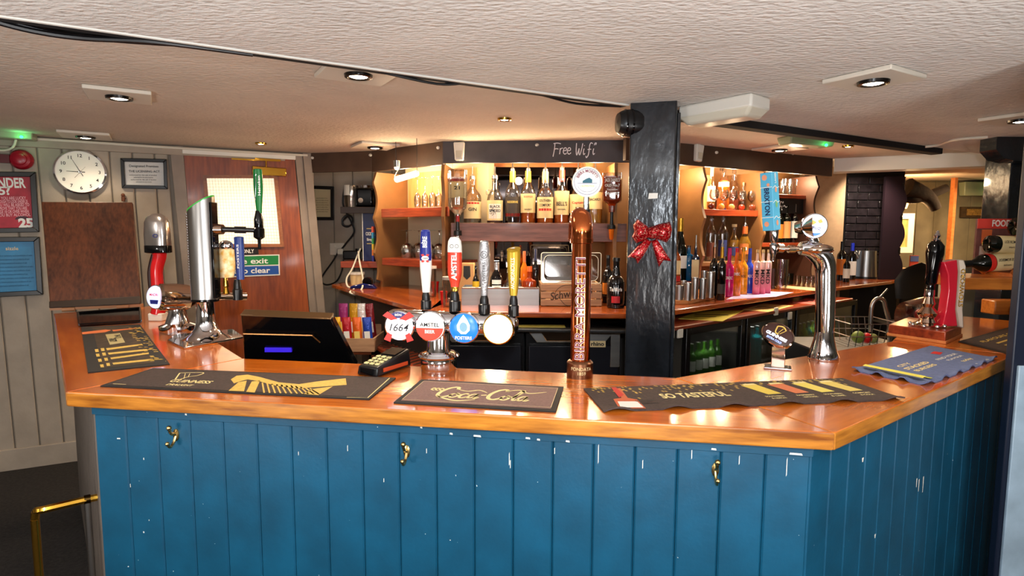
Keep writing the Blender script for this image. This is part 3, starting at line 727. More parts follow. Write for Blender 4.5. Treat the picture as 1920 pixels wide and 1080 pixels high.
shelf([RP(tD + .005, .08), RP(tE - .005, .08), RP(tE - .005, DR - .005), RP(tD + .028, DR - .005)], zR1 - .045, zR1, red_wood, 'orange red shelf lined with snifter glasses', a=ang(FR0, FR1))
zR2 = V(1470, 456, 4.4).z
shelf([RP(tE + .028, .08), RP(tF - .003, .08), RP(tF - .003, DR - .005), RP(tE + .028, DR - .005)], zR2 - .03, zR2, red_wood, 'red shelf holding three dark wine bottles', a=ang(FR0, FR1))
zR3 = V(1500, 361, 4.4).z
shelf([RP(tE + .028, .12), RP(tF - .003, .12), RP(tF - .003, DR - .005), RP(tE + .028, DR - .005)], zR3 - .03, zR3, red_wood, 'small high red shelf just above the chalked wifi board', a=ang(FR0, FR1))
zR4 = V(1278, 531, 3.72).z
o = shelf([RP(-.14, -.14), RP(.09, -.14), RP(.09, .03), RP(-.14, .03)], zR4 - .03, zR4, red_wood, 'low red brown riser stand under the gold-necked sparkling wine bottle', a=ang(FR0, FR1))
mb = MB(); slab(mb, RP(-.13, -.1), RP(-.11, -.1), .1, BC, zR4 - .03); slab(mb, RP(.06, -.1), RP(.08, -.1), .1, BC, zR4 - .03); obj('leg', mb, red_wood, o)
zR5 = V(1370, 490, 4.3).z
shelf([RP(tD + .028, .09), RP(tE - .005, .09), RP(tE - .005, DR - .005), RP(tD + .028, DR - .005)], zR5 - .03, zR5, upright_brown, 'hidden riser shelf carrying the tall bottles behind the bright flavoured vodkas', a=ang(FR0, FR1))
# chalked board on the shelf backs
o = thing('chalkboard', 'small dark board chalked Free WiFi above the wine bottles', 'chalkboard', (*RP(tE + .03, .1), zR3 - .15), ang(FR0, FR1))
mb = MB(); slab(mb, RP(tE + .03, .12), RP(tF - .005, .12), .012, zR3 - .145, zR3 - .031); obj('board', mb, label_black, o)
def wifi(parent, T, s, wd, long_=False):
    mb = MB()
    for st in (((0, 1.0), (.03, .5), (.0, -.1)), ((-.12, .98), (.2, 1.02), (.5, .96)), ((.02, .52), (.2, .56), (.36, .52)),
               ((.5, .6), (.52, .3), (.52, .1)), ((.52, .45), (.6, .58), (.74, .6)),
               ((.8, .38), (1.02, .42), (1.0, .6), (.85, .6), (.8, .3), (.95, .1), (1.1, .2)), ((1.14, .38), (1.36, .42), (1.34, .6), (1.18, .6), (1.14, .3), (1.3, .1), (1.46, .22)),
               ((1.8, 1.0), (1.86, .4), (1.96, .02), (2.04, .3), (2.08, .56), (2.12, .2), (2.22, .04), (2.3, .5), (2.32, .98)),
               ((2.5, .55), (2.48, .3), (2.54, .06), (2.64, .16)), ((2.48, .78), (2.5, .82)),
               ((3.16, .95), (3.0, 1.02), (2.92, .8), (2.94, .4), (2.92, 0), (2.8, -.2), (2.74, -.05)), ((2.8, .46), (2.96, .5), (3.1, .48)),
               ((3.3, .55), (3.28, .3), (3.34, .06), (3.44, .16)), ((3.3, .82), (3.34, .98), (3.44, 1.0), (3.42, .84))):
        ribbon(mb, [((x + .14 * y) * s, y * s) for x, y in st], wd, T)
    if long_:
        ribbon(mb, [(-.5 * s, .4 * s), (-.3 * s, .55 * s), (-.15 * s, .4 * s)], wd, T); ribbon(mb, [(3.6 * s, .45 * s), (3.8 * s, .6 * s), (4.05 * s, .4 * s), (4.3 * s, .5 * s)], wd, T)
    obj('lettering', mb, chalk, parent, smooth=0)
wifi(o, FR((*RP(tE + .09, .119), zR3 - .125), (*dR, 0)), .068, .006, True)
tr7 = bpy.data.objects['trim_7']
a = V(1038, 290, FM1[1]); b = V(1038, 270, FM1[1])
wifi(tr7, FR((a.x, lerp(FM0, FM1, (a.x - FM0[0]) / (FM1[0] - FM0[0]))[1] - .001, a.z), (FM1[0] - FM0[0], FM1[1] - FM0[1], 0)), .077, .0055)
# PIR sensors, cup hooks on the fascia
def pir(px_, y0, y1, A_, B_, lab, tilt=0):
    p = L(px_, (y0 + y1) / 2, A_, B_); az = ang(A_, B_); h = (y1 - y0) * p.y / F_PX
    o = thing('motion_sensor', lab, 'sensor', p, az, 'motion sensors on the fascia'); T = MW[o.name] @ FR((0, 0, 0), (1, 0, 0)) @ Matrix.Rotation(R_(tilt), 4, 'Z')
    mb = MB(); w_ = h * .3
    mb.prism([(-w_ * 1.05, h / 2), (-w_ * .8, -h / 2), (w_ * .8, -h / 2), (w_ * 1.05, h / 2)][::-1], .001, .034, T); obj('body', mb, plastic_w, o, bev=.008, bseg=3)
    mb = MB(); mb.prism([(-w_ * .6, h * .02), (-w_ * .55, -h * .36), (w_ * .55, -h * .36), (w_ * .6, h * .02)][::-1], .034, .038, T); obj('lens', mb, mat('sensor_lens', (196, 190, 172), .25), o, bev=.003)
pir(862, 268, 301, FM0, FM1, 'white motion sensor on the fascia above the inverted vodka bottle')
pir(1306, 272, 303, FR0, FR1, 'white motion sensor on the fascia right of the black post', -5)
sc_first = None
for px_, py_, A_, B_, lab in ((586, 296, HY0, FL0, 'white screw cover on the black header beside the door'), (695, 291, HY0, FL0, 'white screw cover at the corner where the header meets the fascia'), (822, 277, FL0, FM0, 'white screw cover on the fascia left of the motion sensor'), (1007, 272, FM0, FM1, 'white screw cover on the fascia left of the chalked words'), (1180, 273, FM0, FM1, 'white screw cover on the fascia beside the black speaker'), (1343, 286, FR0, FR1, 'white screw cover on the right fascia above the amber bottles'), (1486, 288, FR0, FR1, 'white screw cover on the right fascia near its far end')):
    p = L(px_, py_, A_, B_); az = ang(A_, B_)
    if sc_first is None:
        mb = MB(); mb.T = Matrix.Translation(p) @ Matrix.Rotation(az, 4, 'Z') @ FR((0, 0, 0), (1, 0, 0)); mb.lathe([(.013, 0), (.013, .006), (.008, .012), (0, .013)], 12, Matrix.Diagonal((1, .8, 1, 1)))
        sc_first = tag(obj('screw_cover', mb, plastic_w, at=p, rz=az), lab, 'screw cover', 'white screw covers on the fascia')
    else: dup(sc_first, p, az, lab)

# --- mirror and pale ply panels behind the bottles
mz0, mz1 = zM, V(1000, 313, MY - .03).z
xa, xb = V(887, 380, MY).x, V(1152, 380, MY).x
mb = MB(); mb.box(((xa + xb) / 2, MY - .012, (zM + mz1) / 2 + .0), (xb - xa, .006, mz1 - zM)); o = tag(obj('mirror', mb, mirror, at=((xa + xb) / 2, MY - .012, zM)), 'smoked mirror panel behind the row of upright spirit bottles', 'mirror')
struct('trim_12', slab(MB(), (FM0[0] + .05, MY - .02), (xa - .002, MY - .02), .018, zM, ZB + .1), orange_ply)
struct('trim_13', slab(MB(), (xa - .002, MY - .02), (xb + .002, MY - .02), .018, mz1, ZB + .1), orange_ply)
struct('trim_14', slab(MB(), (xb + .002, MY - .02), (xb + .12, MY - .02), .018, zM, ZB + .1), orange_ply)
xc, xd = V(885, 500, MY).x, V(1150, 500, MY).x
mb = MB(); mb.box(((xc + xd) / 2, MY - .012, (BC + zMb) / 2), (xd - xc, .006, zMb - BC - .02)); tag(obj('mirror', mb, mirror, at=((xc + xd) / 2, MY - .012, BC + .01)), 'smoked mirror panel low behind the steel bottle rail and crate', 'mirror')
def plyR(t0_, t1_, z0_, z1_, k=0, m_=None): struct('trim_%d' % k, slab(MB(), RP(t0_, DR - .008), RP(t1_, DR - .008), .007, z0_, z1_), m_ or ply)
plyR(tD + .03, tD + .03 + (tE - tD) * .62, zR1, ZB - .01, 15); plyR(tD + .03, tD + .03 + (tE - tD) * .5, zR5, zR1 - .05, 16)
plyR(-.1, .02, BC + .02, ZB, 17)
struct('trim_18', slab(MB(), LLp(.02, DL - .008), LLp(lenL, DL - .008), .007, zA1, ZB), ply)

# --- brick pier
px0, px1 = 1583, 1690; BY = 5.6
bx0, bx1 = V(px0, 430, BY).x, V(px1, 430, BY).x
mb = MB(); mb.box(((bx0 + bx1) / 2, BY + .06, ZF / 2), (bx1 - bx0, .12, ZF)); pier = struct('wall_back', mb, mat('black_mortar', (24, 20, 22), .7))
brick_m = mat('black_glazed_brick', (40, 34, 38), .28, noise=(14, .45), coat=.4, bump=(30, .3))
rows = 13; bh = (2.08 - BC) / rows; bw_ = .2; bmesh_ = None
for r in range(rows):
    x = bx0 - (bw_ / 2 if r % 2 else 0)
    while x < bx1 - .01:
        a_, b_ = max(x, bx0) + .004, min(x + bw_, bx1) - .004
        if b_ - a_ > .02:
            mb = MB(); mb.box(((a_ + b_) / 2, BY - .008 + rnd.uniform(-.003, .003), BC + bh * (r + .5)), (b_ - a_, .02, bh - .009)); obj('brick', mb, brick_m, pier, bev=.003)
        x += bw_
# scalloped dark end panel
ex = V(1655, 430, 5.35).x
pts = []
for i in range(61):
    z = BC + (2.06 - BC) * i / 60
    yy = 438 - (z - 1.55) / 5.35 * F_PX
    wv = 30 + 12 * abs(math.sin(PI * (z - BC) / .30 + .4)) + (6 if z < 1.2 else 0)
    pts.append((ex + wv * 5.35 / F_PX, z))
lo = [Vector((ex, 5.38, BC))] + [Vector((x, 5.38, z)) for x, z in pts] + [Vector((ex, 5.38, 2.06))]
mb = MB(); mb.hexa([p + Vector((0, -.03, 0)) for p in lo], lo)
tag(obj('scalloped_upright', mb, mat('dark_end_panel', (38, 22, 30), .5), at=(ex, 5.38, BC)), 'near black scalloped end panel beside the steel kettle', 'upright')

# --- bottles
PR = {
 'round': [(0, 0), (.9, 0), (1, .015), (1, .56), (.96, .61), (.72, .69), (.42, .76), (.33, .80), (.31, .93), (.38, .935), (.38, .975), (.32, .98)],
 'bell': [(0, 0), (.92, 0), (1, .015), (1, .5), (.98, .56), (.8, .63), (.52, .68), (.5, .72), (.42, .80), (.36, .88), (.36, .98)],
 'wine': [(0, 0), (.92, 0), (1, .012), (1, .6), (.94, .66), (.6, .72), (.4, .77), (.36, .82), (.36, .985), (.30, .99)],
 'jug': [(0, 0), (.95, 0), (1, .02), (1, .5), (.9, .6), (.6, .7), (.36, .76), (.34, .95), (.4, .96), (.4, .985)],
 'slope': [(0, 0), (.85, 0), (.9, .015), (1, .42), (.95, .52), (.6, .66), (.38, .76), (.32, .84), (.32, .98)],
 'champ': [(0, 0), (.92, 0), (1, .012), (1, .42), (.92, .5), (.64, .62), (.44, .72), (.37, .8), (.36, .985), (.30, .99)],
 'square': [(0, 0), (.94, 0), (1, .01), (1, .66), (.95, .70), (.5, .75), (.34, .78), (.32, .97)],
 'tall': [(0, 0), (.92, 0), (1, .012), (1, .74), (.9, .82), (.5, .9), (.34, .93), (.34, .98)],
 'box': [(0, 0), (.95, 0), (1, .01), (1, .72), (.9, .76), (.45, .79), (.38, .81), (.36, .97)],
}
def prof(shape, r, h): return [(a * r, b * h) for a, b in PR[shape]]
def bottle(lab, loc, h, r, shape='round', glass=None, liquid=None, fill=.6, labels=(), cap=None, caph=.06, pour=False, neck=None, txt=(), sq=None, flip=False, group='spirit bottles on the back bar', cat='bottle', rz=None, name='bottle', flat=1, hang=0):
    loc = Vector(loc); face = math.atan2(-loc.x * .6, loc.y) if rz is None else rz; face = -math.atan2(loc.x, loc.y) if rz is None else rz
    o = thing(name, lab, cat, loc, face, group); M = MW[o.name]
    B = M if not flip else M @ Matrix.Translation((0, 0, h)) @ Matrix.Rotation(PI, 4, 'X')
    q = (sq or 3.2) if (shape in ('square', 'box') or sq) else None
    Bq = B
    seg = 20 if not q else 32; P = prof(shape, r, h)
    mb = MB(); mb.lathe(P, seg, Bq, sq=q, flat=flat); obj('glass_body', mb, glass or clear, o)
    if liquid:
        def ri(z):
            for (r0, z0), (r1, z1) in zip(P, P[1:]):
                if z0 <= z <= z1 and z1 > z0: return r0 + (r1 - r0) * (z - z0) / (z1 - z0)
            return r * .3
        if flip: lo_, hi_ = h * (1 - fill), h * .97
        else: lo_, hi_ = .006, h * fill
        K = [(0, lo_)] + [(max(.003, ri(lo_ + (hi_ - lo_) * i / 12) * .93), lo_ + (hi_ - lo_) * i / 12) for i in range(13)] + [(0, hi_)]
        mb = MB(); mb.lathe(K, seg, Bq, sq=q, flat=flat); obj('liquid', mb, liquid, o)
    for z0, z1, m_, half in labels:
        mb = MB(); rr_ = r * 1.012
        if q:
            ww = rr_ * math.sin(half) if half < PI / 2 else rr_ * .86; yy = -rr_ * flat - .0004
            mb.add([(-ww * .9, yy, z0 * h), (ww * .9, yy, z0 * h), (ww * .9, yy, z1 * h), (-ww * .9, yy, z1 * h)], [(0, 1, 2, 3)], Bq)
        else: mb.lathe([(rr_, z0 * h), (rr_, z1 * h)], 16, Bq, a0=-PI / 2 - half, a1=-PI / 2 + half)
        obj('label', mb, m_, o)
    for z, s, t_, m_ in txt:
        T = Bq @ Matrix.Translation((0, 0, z * h)) @ FR((0, 0, 0), (1, 0, 0))
        if flip: T = M @ Matrix.Translation((0, 0, h * (1 - z))) @ FR((0, 0, 0), (1, 0, 0))
        if q: text(o, t_, s, T @ Matrix.Translation((0, 0, r * 1.013 * flat + .0006)), m_, .02, fit=min(1.5 * r, .62 * s * len(t_)))
        else: text(o, t_, s, T, m_, .02, wrap=r * 1.016, fit=min(1.5 * r, .62 * s * len(t_)))
    rn = P[-1][0] if P[-1][0] > 0 else r * .33
    if neck:
        mb = MB(); mb.lathe([(r * .4, h * .78), (r * .385, h * .99), (0, h * .992)], 16, B); obj('neck_foil', mb, neck, o)
    if cap:
        mb = MB(); mb.lathe([(rn * 1.15, h * .98), (rn * 1.15, h * .98 + caph), (0, h * .98 + caph)], 16, B); obj('cap', mb, cap, o)
    if pour:
        mb = MB(); mb.lathe([(rn * .95, h * .975), (rn * .95, h + .012), (rn * .5, h + .02), (.0048, h + .03), (.0042, h + .075), (0, h + .075)], 12, B); obj('pourer', mb, steel, o)
    return o
BYm = SY + .12
def mid(px_, w_, yt, **k):                 # bottle standing on the spirit shelf: centre px, width px, top of glass y
    p = V(px_, 400, BYm); h = V(px_, yt, BYm).z - zM
    return dict(loc=(p.x, BYm, zM), h=h, r=w_ / 2 * BYm / F_PX, **k)
W7 = R_(75)
G1 = 'upright spirit bottles on the grey brown shelf'
def B(lab, d, **k): d = dict(d); d.update(k); d.setdefault('group', G1); return bottle(lab, **d)
B('clear spirit bottle with red marks, leftmost upright bottle on the shelf', mid(886, 33, 334), shape='round', liquid=clear_liq, fill=.5, labels=((.1, .48, label_cream, W7), (.42, .46, red_ink, R_(50))), pour=True, txt=((.3, .03, 'GIN', ink),))
B('black rum bottle with a small glass ring handle and octopus label', mid(928, 30, 333), shape='jug', glass=clear, liquid=rum, fill=.14, labels=((.06, .5, label_cream, W7), (.1, .42, label_white, R_(50))), pour=True, txt=((.36, .024, 'BLACK', ink), (.27, .024, 'SPICED', ink)))
p_ = MW['bottle.001'] if 'bottle.001' in MW else None
mb = MB(); q_ = V(916, 361, BYm - .02); mb.tube([q_ + Vector((.016 * math.cos(a), 0, .016 * math.sin(a))) for a in [i * PI / 6 for i in range(13)]], .0045, 8, False)
obj('ring_handle', mb, clear, [o for o in COL.objects if o.get('label', '').startswith('black rum bottle with')][0])
mb = MB()
ok_ = [o for o in COL.objects if o.get('label', '').startswith('black rum bottle with')][0]
for k in range(6):
    a = R_(30 + 60 * k); pts_ = [(.0 + .006 * math.cos(a), .006 * math.sin(a)), (.016 * math.cos(a + .5), .016 * math.sin(a + .5)), (.022 * math.cos(a - .2), .024 * math.sin(a - .2))]
    T = MW[ok_.name] @ Matrix.Translation((-.016, 0, .075)) @ FR((0, 0, 0), (1, 0, 0)) @ Matrix.Translation((0, 0, .0605))
    ribbon(mb, pts_, .003, T)
obj('emblem', mb, ink, ok_, smooth=0)
B('spirit bottle with yellow neck foil and dark label over a red stripe', mid(961, 28, 320), shape='round', liquid=rum, fill=.12, labels=((.12, .5, label_grey, W7), (.13, .19, red_ink, W7)), neck=mat('yellow_foil', (226, 170, 50), .4), pour=True, txt=((.4, .02, 'RESERVE', ink_y),))
B('whisky bottle with yellow neck foil, white label and amber whisky', mid(990, 28, 320), shape='round', liquid=amber, fill=.4, labels=((.2, .56, label_cream, W7),), neck=MATS['yellow_foil'], pour=True, txt=((.5, .017, 'SCOTCH', red_ink), (.26, .014, 'WHISKY', ink)))
B('liqueur bottle labelled Southern Comfort with amber contents', mid(1022, 31, 321), shape='bell', liquid=amber, fill=.34, labels=((.1, .5, label_cream, W7), (.24, .285, red_ink, R_(50))), neck=mat('cream_foil', (214, 180, 130), .4), pour=True, txt=((.43, .024, 'SOUTHERN', ink), (.345, .024, 'COMFORT', ink)))
B("whisky bottle with a white label reading Bell's", mid(1053, 28, 318), shape='bell', liquid=amber, fill=.3, labels=((.16, .6, label_cream, W7),), neck=mat('red_foil', (176, 60, 44), .4), pour=True, txt=((.36, .036, "BELL'S", ink), (.26, .012, 'ORIGINAL', ink)))
B('dark rum bottle with a plain cream label, left of the black-labelled inverted bottle', mid(1083, 30, 322), shape='slope', liquid=dark_amber, fill=.4, labels=((.2, .56, label_cream, W7),), neck=mat('brown_foil', (90, 40, 24), .4), pour=True, txt=((.4, .02, 'Captain', red_ink), (.3, .016, 'RUM', ink)))
B('golden rum bottle labelled Bacardi beside the inverted whiskey', mid(1115, 28, 322), shape='round', liquid=pale_spirit, fill=.35, labels=((.28, .6, label_cream, W7),), neck=MATS['cream_foil'], pour=True, txt=((.46, .024, 'BACARDI', ink),))
# optics holding inverted bottles
def optic(lab, px_, ytop, ybot, w_, y, shape, liquid, fill, labels, txt, glass, sq, oy, oc, group='bottles hanging neck down in wall optics'):
    p = V(px_, 400, y); zt, zb_ = V(px_, ytop, y).z, V(px_, ybot, y).z
    o = bottle(lab, (p.x, y, zb_), zt - zb_, w_ / 2 * y / F_PX, shape, glass, liquid, fill, labels, flip=True, txt=txt, sq=sq, group=group)
    M = Matrix.Translation((p.x, y, 0)); z0 = zb_; z1 = V(px_, oy, y).z
    s = thing('optic_measure', 'spirit measure fixed under the ' + ('clear vodka bottle' if px_ < 1000 else 'black-labelled whiskey bottle'), 'optic', (p.x, y, z1), 0, 'optic measures on the shelf fronts')
    mb = MB(); mb.lathe([(.011, z0 + .012), (.012, z0 - .03)], 14, M); obj('stopper', mb, oc, s)
    h_ = z0 - z1
    mb = MB(); mb.lathe([(.012, z0 - .03), (.013, z0 - .03 - h_ * .25), (.026, z0 - .03 - h_ * .27), (.028, z0 - .03 - h_ * .4), (.018, z0 - .03 - h_ * .42)], 16, M); obj('collar', mb, black, s)
    mb = MB(); mb.lathe([(.018, z0 - .03 - h_ * .42), (.013, z1 + .01), (.006, z1), (0, z1)], 16, M); obj('chamber', mb, amber if px_ > 1000 else clear, s)
    mb = MB(); mb.box((p.x, y + (SY - y) / 2 + .012, z0 - .03 - h_ * .33), (.02, abs(SY - y) + .0, .02)); obj('bracket', mb, black, s)
    return o
optic('inverted clear vodka bottle with a white crest label in an optic', 858, 318, 407, 36, SY - .06, 'tall', clear_liq, .4, ((.24, .6, label_cream, R_(60)), (.15, .225, mat('red_band', (150, 34, 30), .5), R_(80))), ((.188, .018, 'SMIRNOFF', ink_w), (.4, .03, '21', ink)), clear, None, 470, mat('red_stopper', (150, 20, 24), .35))
optic("inverted square whiskey bottle with black label reading Jack Daniel's", 1147, 325, 400, 36, SY - .06, 'square', dark_amber, .92, ((.1, .64, label_black, R_(60)),), ((.19, .03, "JACK DANIEL'S", ink_w), (.32, .022, 'OLD No.7', ink_w), (.42, .012, 'Tennessee', ink_w), (.52, .022, 'WHISKEY', ink_w)), clear, 6, 450, black)

# --- things on the middle of the back counter
def onbc(px_, py_): return G(px_, py_, BC)
y0 = 3.35
ta_, tb_ = V(866, 560, y0).x, V(1010, 560, y0).x; zt = V(930, 540, y0).z
o = thing('bottle_rail', 'brushed steel bottle rail box on the back counter behind the four tap handles', 'bottle rail', ((ta_ + tb_) / 2, y0, BC))
mb = MB(); mb.box(((ta_ + tb_) / 2, y0, (BC + zt) / 2), (tb_ - ta_, .004, zt - BC)); mb.box(((ta_ + tb_) / 2, y0 + .2, (BC + zt) / 2), (tb_ - ta_, .004, zt - BC)); 
for xx in (ta_, tb_): mb.box((xx, y0 + .1, (BC + zt) / 2), (.004, .2, zt - BC))
mb.box(((ta_ + tb_) / 2, y0 + .1, BC + .003), (tb_ - ta_, .2, .004)); obj('trough', mb, steel_flat, o)
mb = MB(); mb.cyl((ta_, y0 - .002, zt), (tb_, y0 - .002, zt), .005, seg=8); obj('front_roll', mb, steel, o)
G2 = 'small bottles in the steel bottle rail'
def rb(lab, px_, yt, w_, **k):
    yy = y0 + k.pop('dy', .08); p = V(px_, 500, yy); z0_ = BC + .0055
    return bottle(lab, (p.x, yy, z0_), V(px_, yt, yy).z - z0_, w_ / 2 * yy / F_PX, group=G2, **k)
rb('small dark bottle with a yellow label at the left end of the steel rail', 892, 500, 13, shape='round', glass=black_bottle, labels=((.35, .6, mat('yellow_label', (226, 180, 40), .5), W7),), cap=black, caph=.01)
rb('squat dark bottle with silver foil top in the steel rail', 931, 488, 26, shape='jug', glass=black_bottle, labels=((.45, .55, label_white, R_(40)), (.2, .42, label_white, R_(40))), neck=mat('silver_foil', (190, 190, 192), .3, .8, bump=(80, .5)))
rb('slim clear mixer bottle next to the gold tap handle', 953, 508, 14, shape='round', liquid=clear_liq, labels=((.3, .5, label_white, W7),), cap=steel, caph=.01)
rb('clear mixer bottle behind the gold tap handle', 972, 506, 14, shape='wine', liquid=clear_liq, labels=((.3, .5, label_white, W7),), cap=steel, caph=.01)
rb('almond liqueur bottle with orange square cap and cream label', 993, 508, 26, shape='square', glass=dark_amber, labels=((.2, .5, label_cream, R_(60)),), cap=mat('orange_cap', (214, 90, 30), .4), caph=.03, txt=((.35, .022, 'Amaretto', ink),))
rb('tall dark bottle with a blue neck at the right end of the steel rail', 1004, 466, 14, shape='wine', glass=black_bottle, neck=mat('navy_foil', (20, 26, 60), .4), dy=.16)
rb('bottle with an orange brown top standing behind the steel rail bottles', 983, 470, 14, shape='wine', glass=amber, neck=mat('orange_foil', (190, 90, 40), .4), dy=.16)
# cardboard box
p = V(877, 520, 3.62); o = thing('cardboard_box', 'brown cardboard box with a dark tag beside the steel bottle rail', 'box', (p.x, 3.62, BC)); zt2 = V(877, 494, 3.62).z
card = mat('cardboard', (170, 128, 84), .8)
mb = MB(); mb.box((p.x - .01, 3.68, (BC + zt2) / 2), (.1, .12, zt2 - BC)); obj('carton', mb, card, o, bev=.003)
mb = MB(); mb.T = FR((p.x - .005, 3.6195, zt2 - .05), (1, 0, 0)); flatpoly(mb, [(-.02, .035), (-.022, -.03), (0, -.05), (.022, -.03), (.02, .035)][::-1], Matrix()); flatpoly(mb, [(-.02, .035), (-.022, -.03), (0, -.05), (.022, -.03), (.02, .035)], Matrix(), .001); obj('tag', mb, label_black, o, smooth=0)
# crate
cy = 3.32; cx0, cx1 = V(1014, 560, cy).x, V(1128, 560, cy).x; zc = V(1070, 532, cy).z; cd = .24
o = thing('wooden_crate', 'weathered wooden slatted crate branded Schweppes beside the copper tower', 'crate', ((cx0 + cx1) / 2, cy, BC))
hs = (zc - BC) / 3
for i in range(3):
    mb = MB(); mb.box(((cx0 + cx1) / 2, cy - .004, BC + hs * (i + .5)), (cx1 - cx0, .009, hs - .007)); obj('slat', mb, crate_wood, o, bev=.0015)
    mb = MB(); mb.box(((cx0 + cx1) / 2, cy + cd + .004, BC + hs * (i + .5)), (cx1 - cx0, .009, hs - .007)); obj('slat', mb, crate_wood, o)
    for xx in (cx0 + .0045, cx1 - .0045):
        mb = MB(); mb.box((xx, cy + cd / 2, BC + hs * (i + .5)), (.009, cd - .004, hs - .007)); obj('side_slat', mb, crate_wood, o)
for xx in (cx0 + .02, cx1 - .02):
    for yy in (cy + .014, cy + cd - .014):
        mb = MB(); mb.box((xx, yy, (BC + zc) / 2), (.018, .018, zc - BC)); obj('corner_post', mb, crate_wood, o)
mb = MB(); mb.box(((cx0 + cx1) / 2, cy + cd / 2, BC + .012), (cx1 - cx0 - .02, cd - .01, .008)); obj('floor_board', mb, crate_wood, o)
T = FR(((cx0 + cx1) / 2 - .03, cy - .0085, BC + (zc - BC) * .48), (1, 0, 0)); br_ink = mat('branded_ink', (56, 40, 28), .8)
text(o, 'Schweppes', .062, T @ Matrix.Translation((.03, .012, 0)) @ Matrix.Rotation(R_(10), 4, 'Z'), br_ink, .01, fit=.24, shear=.2)
mb = MB(); ribbon(mb, [(.02 - .085 * math.cos(a), -.0 + .062 * math.sin(a)) for a in [i * PI / 10 - .4 for i in range(10)]], .003, T); ribbon(mb, [(-.045, -.005), (0, -.055), (.06, -.05)], .003, T); obj('emblem', mb, br_ink, o, smooth=0)
# clear polycarbonate pan on the crate
o = thing('clear_pan', 'clear plastic gastronorm pan standing on edge on the wooden crate', 'pan', ((cx0 + cx1) / 2, cy + .05, zc + .0))
ht = V(1070, 474, cy + .05).z - zc; wq_ = (cx1 - cx0) / 2 - .002
pc = thin_glass('clear_plastic', (.9, .9, .88), .22, .08)
T = FR(((cx0 + cx1) / 2, cy + .03, zc + ht / 2 + .001), (1, 0, 0))
def rrect(w2, h2, r, n=4): return [(sx * (w2 - r) + r * math.cos(a0 + PI / 2 * i / n), sy * (h2 - r) + r * math.sin(a0 + PI / 2 * i / n)) for sx, sy, a0 in ((1, 1, 0), (-1, 1, PI / 2), (-1, -1, PI), (1, -1, 1.5 * PI)) for i in range(n + 1)]
mb = MB(); o1, i1_, i2_ = rrect(wq_, ht / 2, .012), rrect(wq_ - .016, ht / 2 - .014, .03), rrect(wq_ - .03, ht / 2 - .026, .03); nn = len(o1)
mb.add([(x, y, 0) for x, y in o1] + [(x, y, 0) for x, y in i1_] + [(x, y, -.14) for x, y in i2_], [(i, (i + 1) % nn, nn + (i + 1) % nn, nn + i) for i in range(nn)] + [(nn + i, nn + (i + 1) % nn, 2 * nn + (i + 1) % nn, 2 * nn + i) for i in range(nn)] + [tuple(range(2 * nn, 3 * nn))], T); obj('tray', mb, pc, o)
mb = MB(); mb.tube([T @ Vector((x, y, .001)) for x, y in o1 + o1[:1]], .0022, 6, False); mb.tube([T @ Vector((x, y, .001)) for x, y in i1_ + i1_[:1]], .0016, 6, False); obj('rim', mb, mat('plastic_rim', (214, 210, 190), .2), o)
# Tia Maria and its neighbour
G3 = 'dark liqueur bottles beside the black post'
def oc(lab, px_, pb, yt, w_, **k):
    p = onbc(px_, pb); k.setdefault('group', G3); return bottle(lab, p, V(px_, yt, p.y).z - BC, w_ / 2 * p.y / F_PX, **k)
oc('black liqueur bottle labelled Tia Maria with a red neck ribbon', 1154, 577, 488, 33, shape='bell', glass=black_bottle, cap=black, caph=.02, labels=((.12, .26, mat('red_oval', (170, 24, 34), .5), R_(28)),), txt=((.4, .03, 'Tia Maria', ink_w),))
oc('dark liqueur bottle with an orange label left of the black liqueur bottle', 1139, 568, 483, 20, shape='wine', glass=black_bottle, cap=black, caph=.02, labels=((.2, .45, mat('orange_label', (210, 120, 40), .5), W7),))

# ------------------------------------------------ glasses on the left shelves
def wine_glass(lab, loc, h, r, kind='wine', up=False, group=None):
    o = thing('wine_glass', lab, 'glass', loc, 0, group); M = MW[o.name]
    if not up: M = M @ Matrix.Translation((0, 0, h)) @ Matrix.Rotation(PI, 4, 'X')
    bowl = .5 if kind == 'wine' else .55
    mb = MB(); mb.lathe([(0, 0), (r * .85, .001), (r * .85, .003), (r * .2, .006), (.0035, .012)], 20, M); obj('foot', mb, glassware, o)
    mb = MB(); mb.lathe([(.0035, .012), (.003, h * (1 - bowl) - .005), (.006, h * (1 - bowl))], 10, M); obj('stem', mb, glassware, o)
    mb = MB(); b0 = h * (1 - bowl); hb = h * bowl
    P_ = [(.005, 0), (r * .5, .06), (r * .85, .22), (r, .45), (r * .95, .7), (r * .8, 1)]
    mb.lathe([(.0001, b0)] + [(a, b0 + b * hb) for a, b in P_] + [(P_[-1][0] - .0015, b0 + hb)] + [(a - .0015, b0 + b * hb + .001) for a, b in P_[::-1][1:]] + [(.0001, b0 + .003)], 22, M); obj('bowl', mb, glassware, o)
    return o
hg = V(790, 326, 4.0).z - zA1
gA = 'wine glasses upturned on the upper left shelf'
first = None
for px_, d_, lab in ((783, .14, 'upturned wine glass at the left end of the upper shelf'), (797, .16, 'upturned wine glass second from the left end of the upper shelf'), (811, .13, 'upturned wine glass third from the left end of the upper shelf'), (823, .18, 'upturned wine glass on the upper shelf beside the upright')):
    a_, b_ = LLp(0, d_), LLp(1, d_); p = L(px_, 380, a_, b_); loc = (p.x, p.y, zA1)
    if first is None: first = wine_glass(lab, loc, hg, .026, group=gA)
    else: dup(first, loc, label=lab)
hg2 = V(763, 431, 4.15).z - zA2
first = None; gB = 'balloon glasses upturned on the lower left shelf'
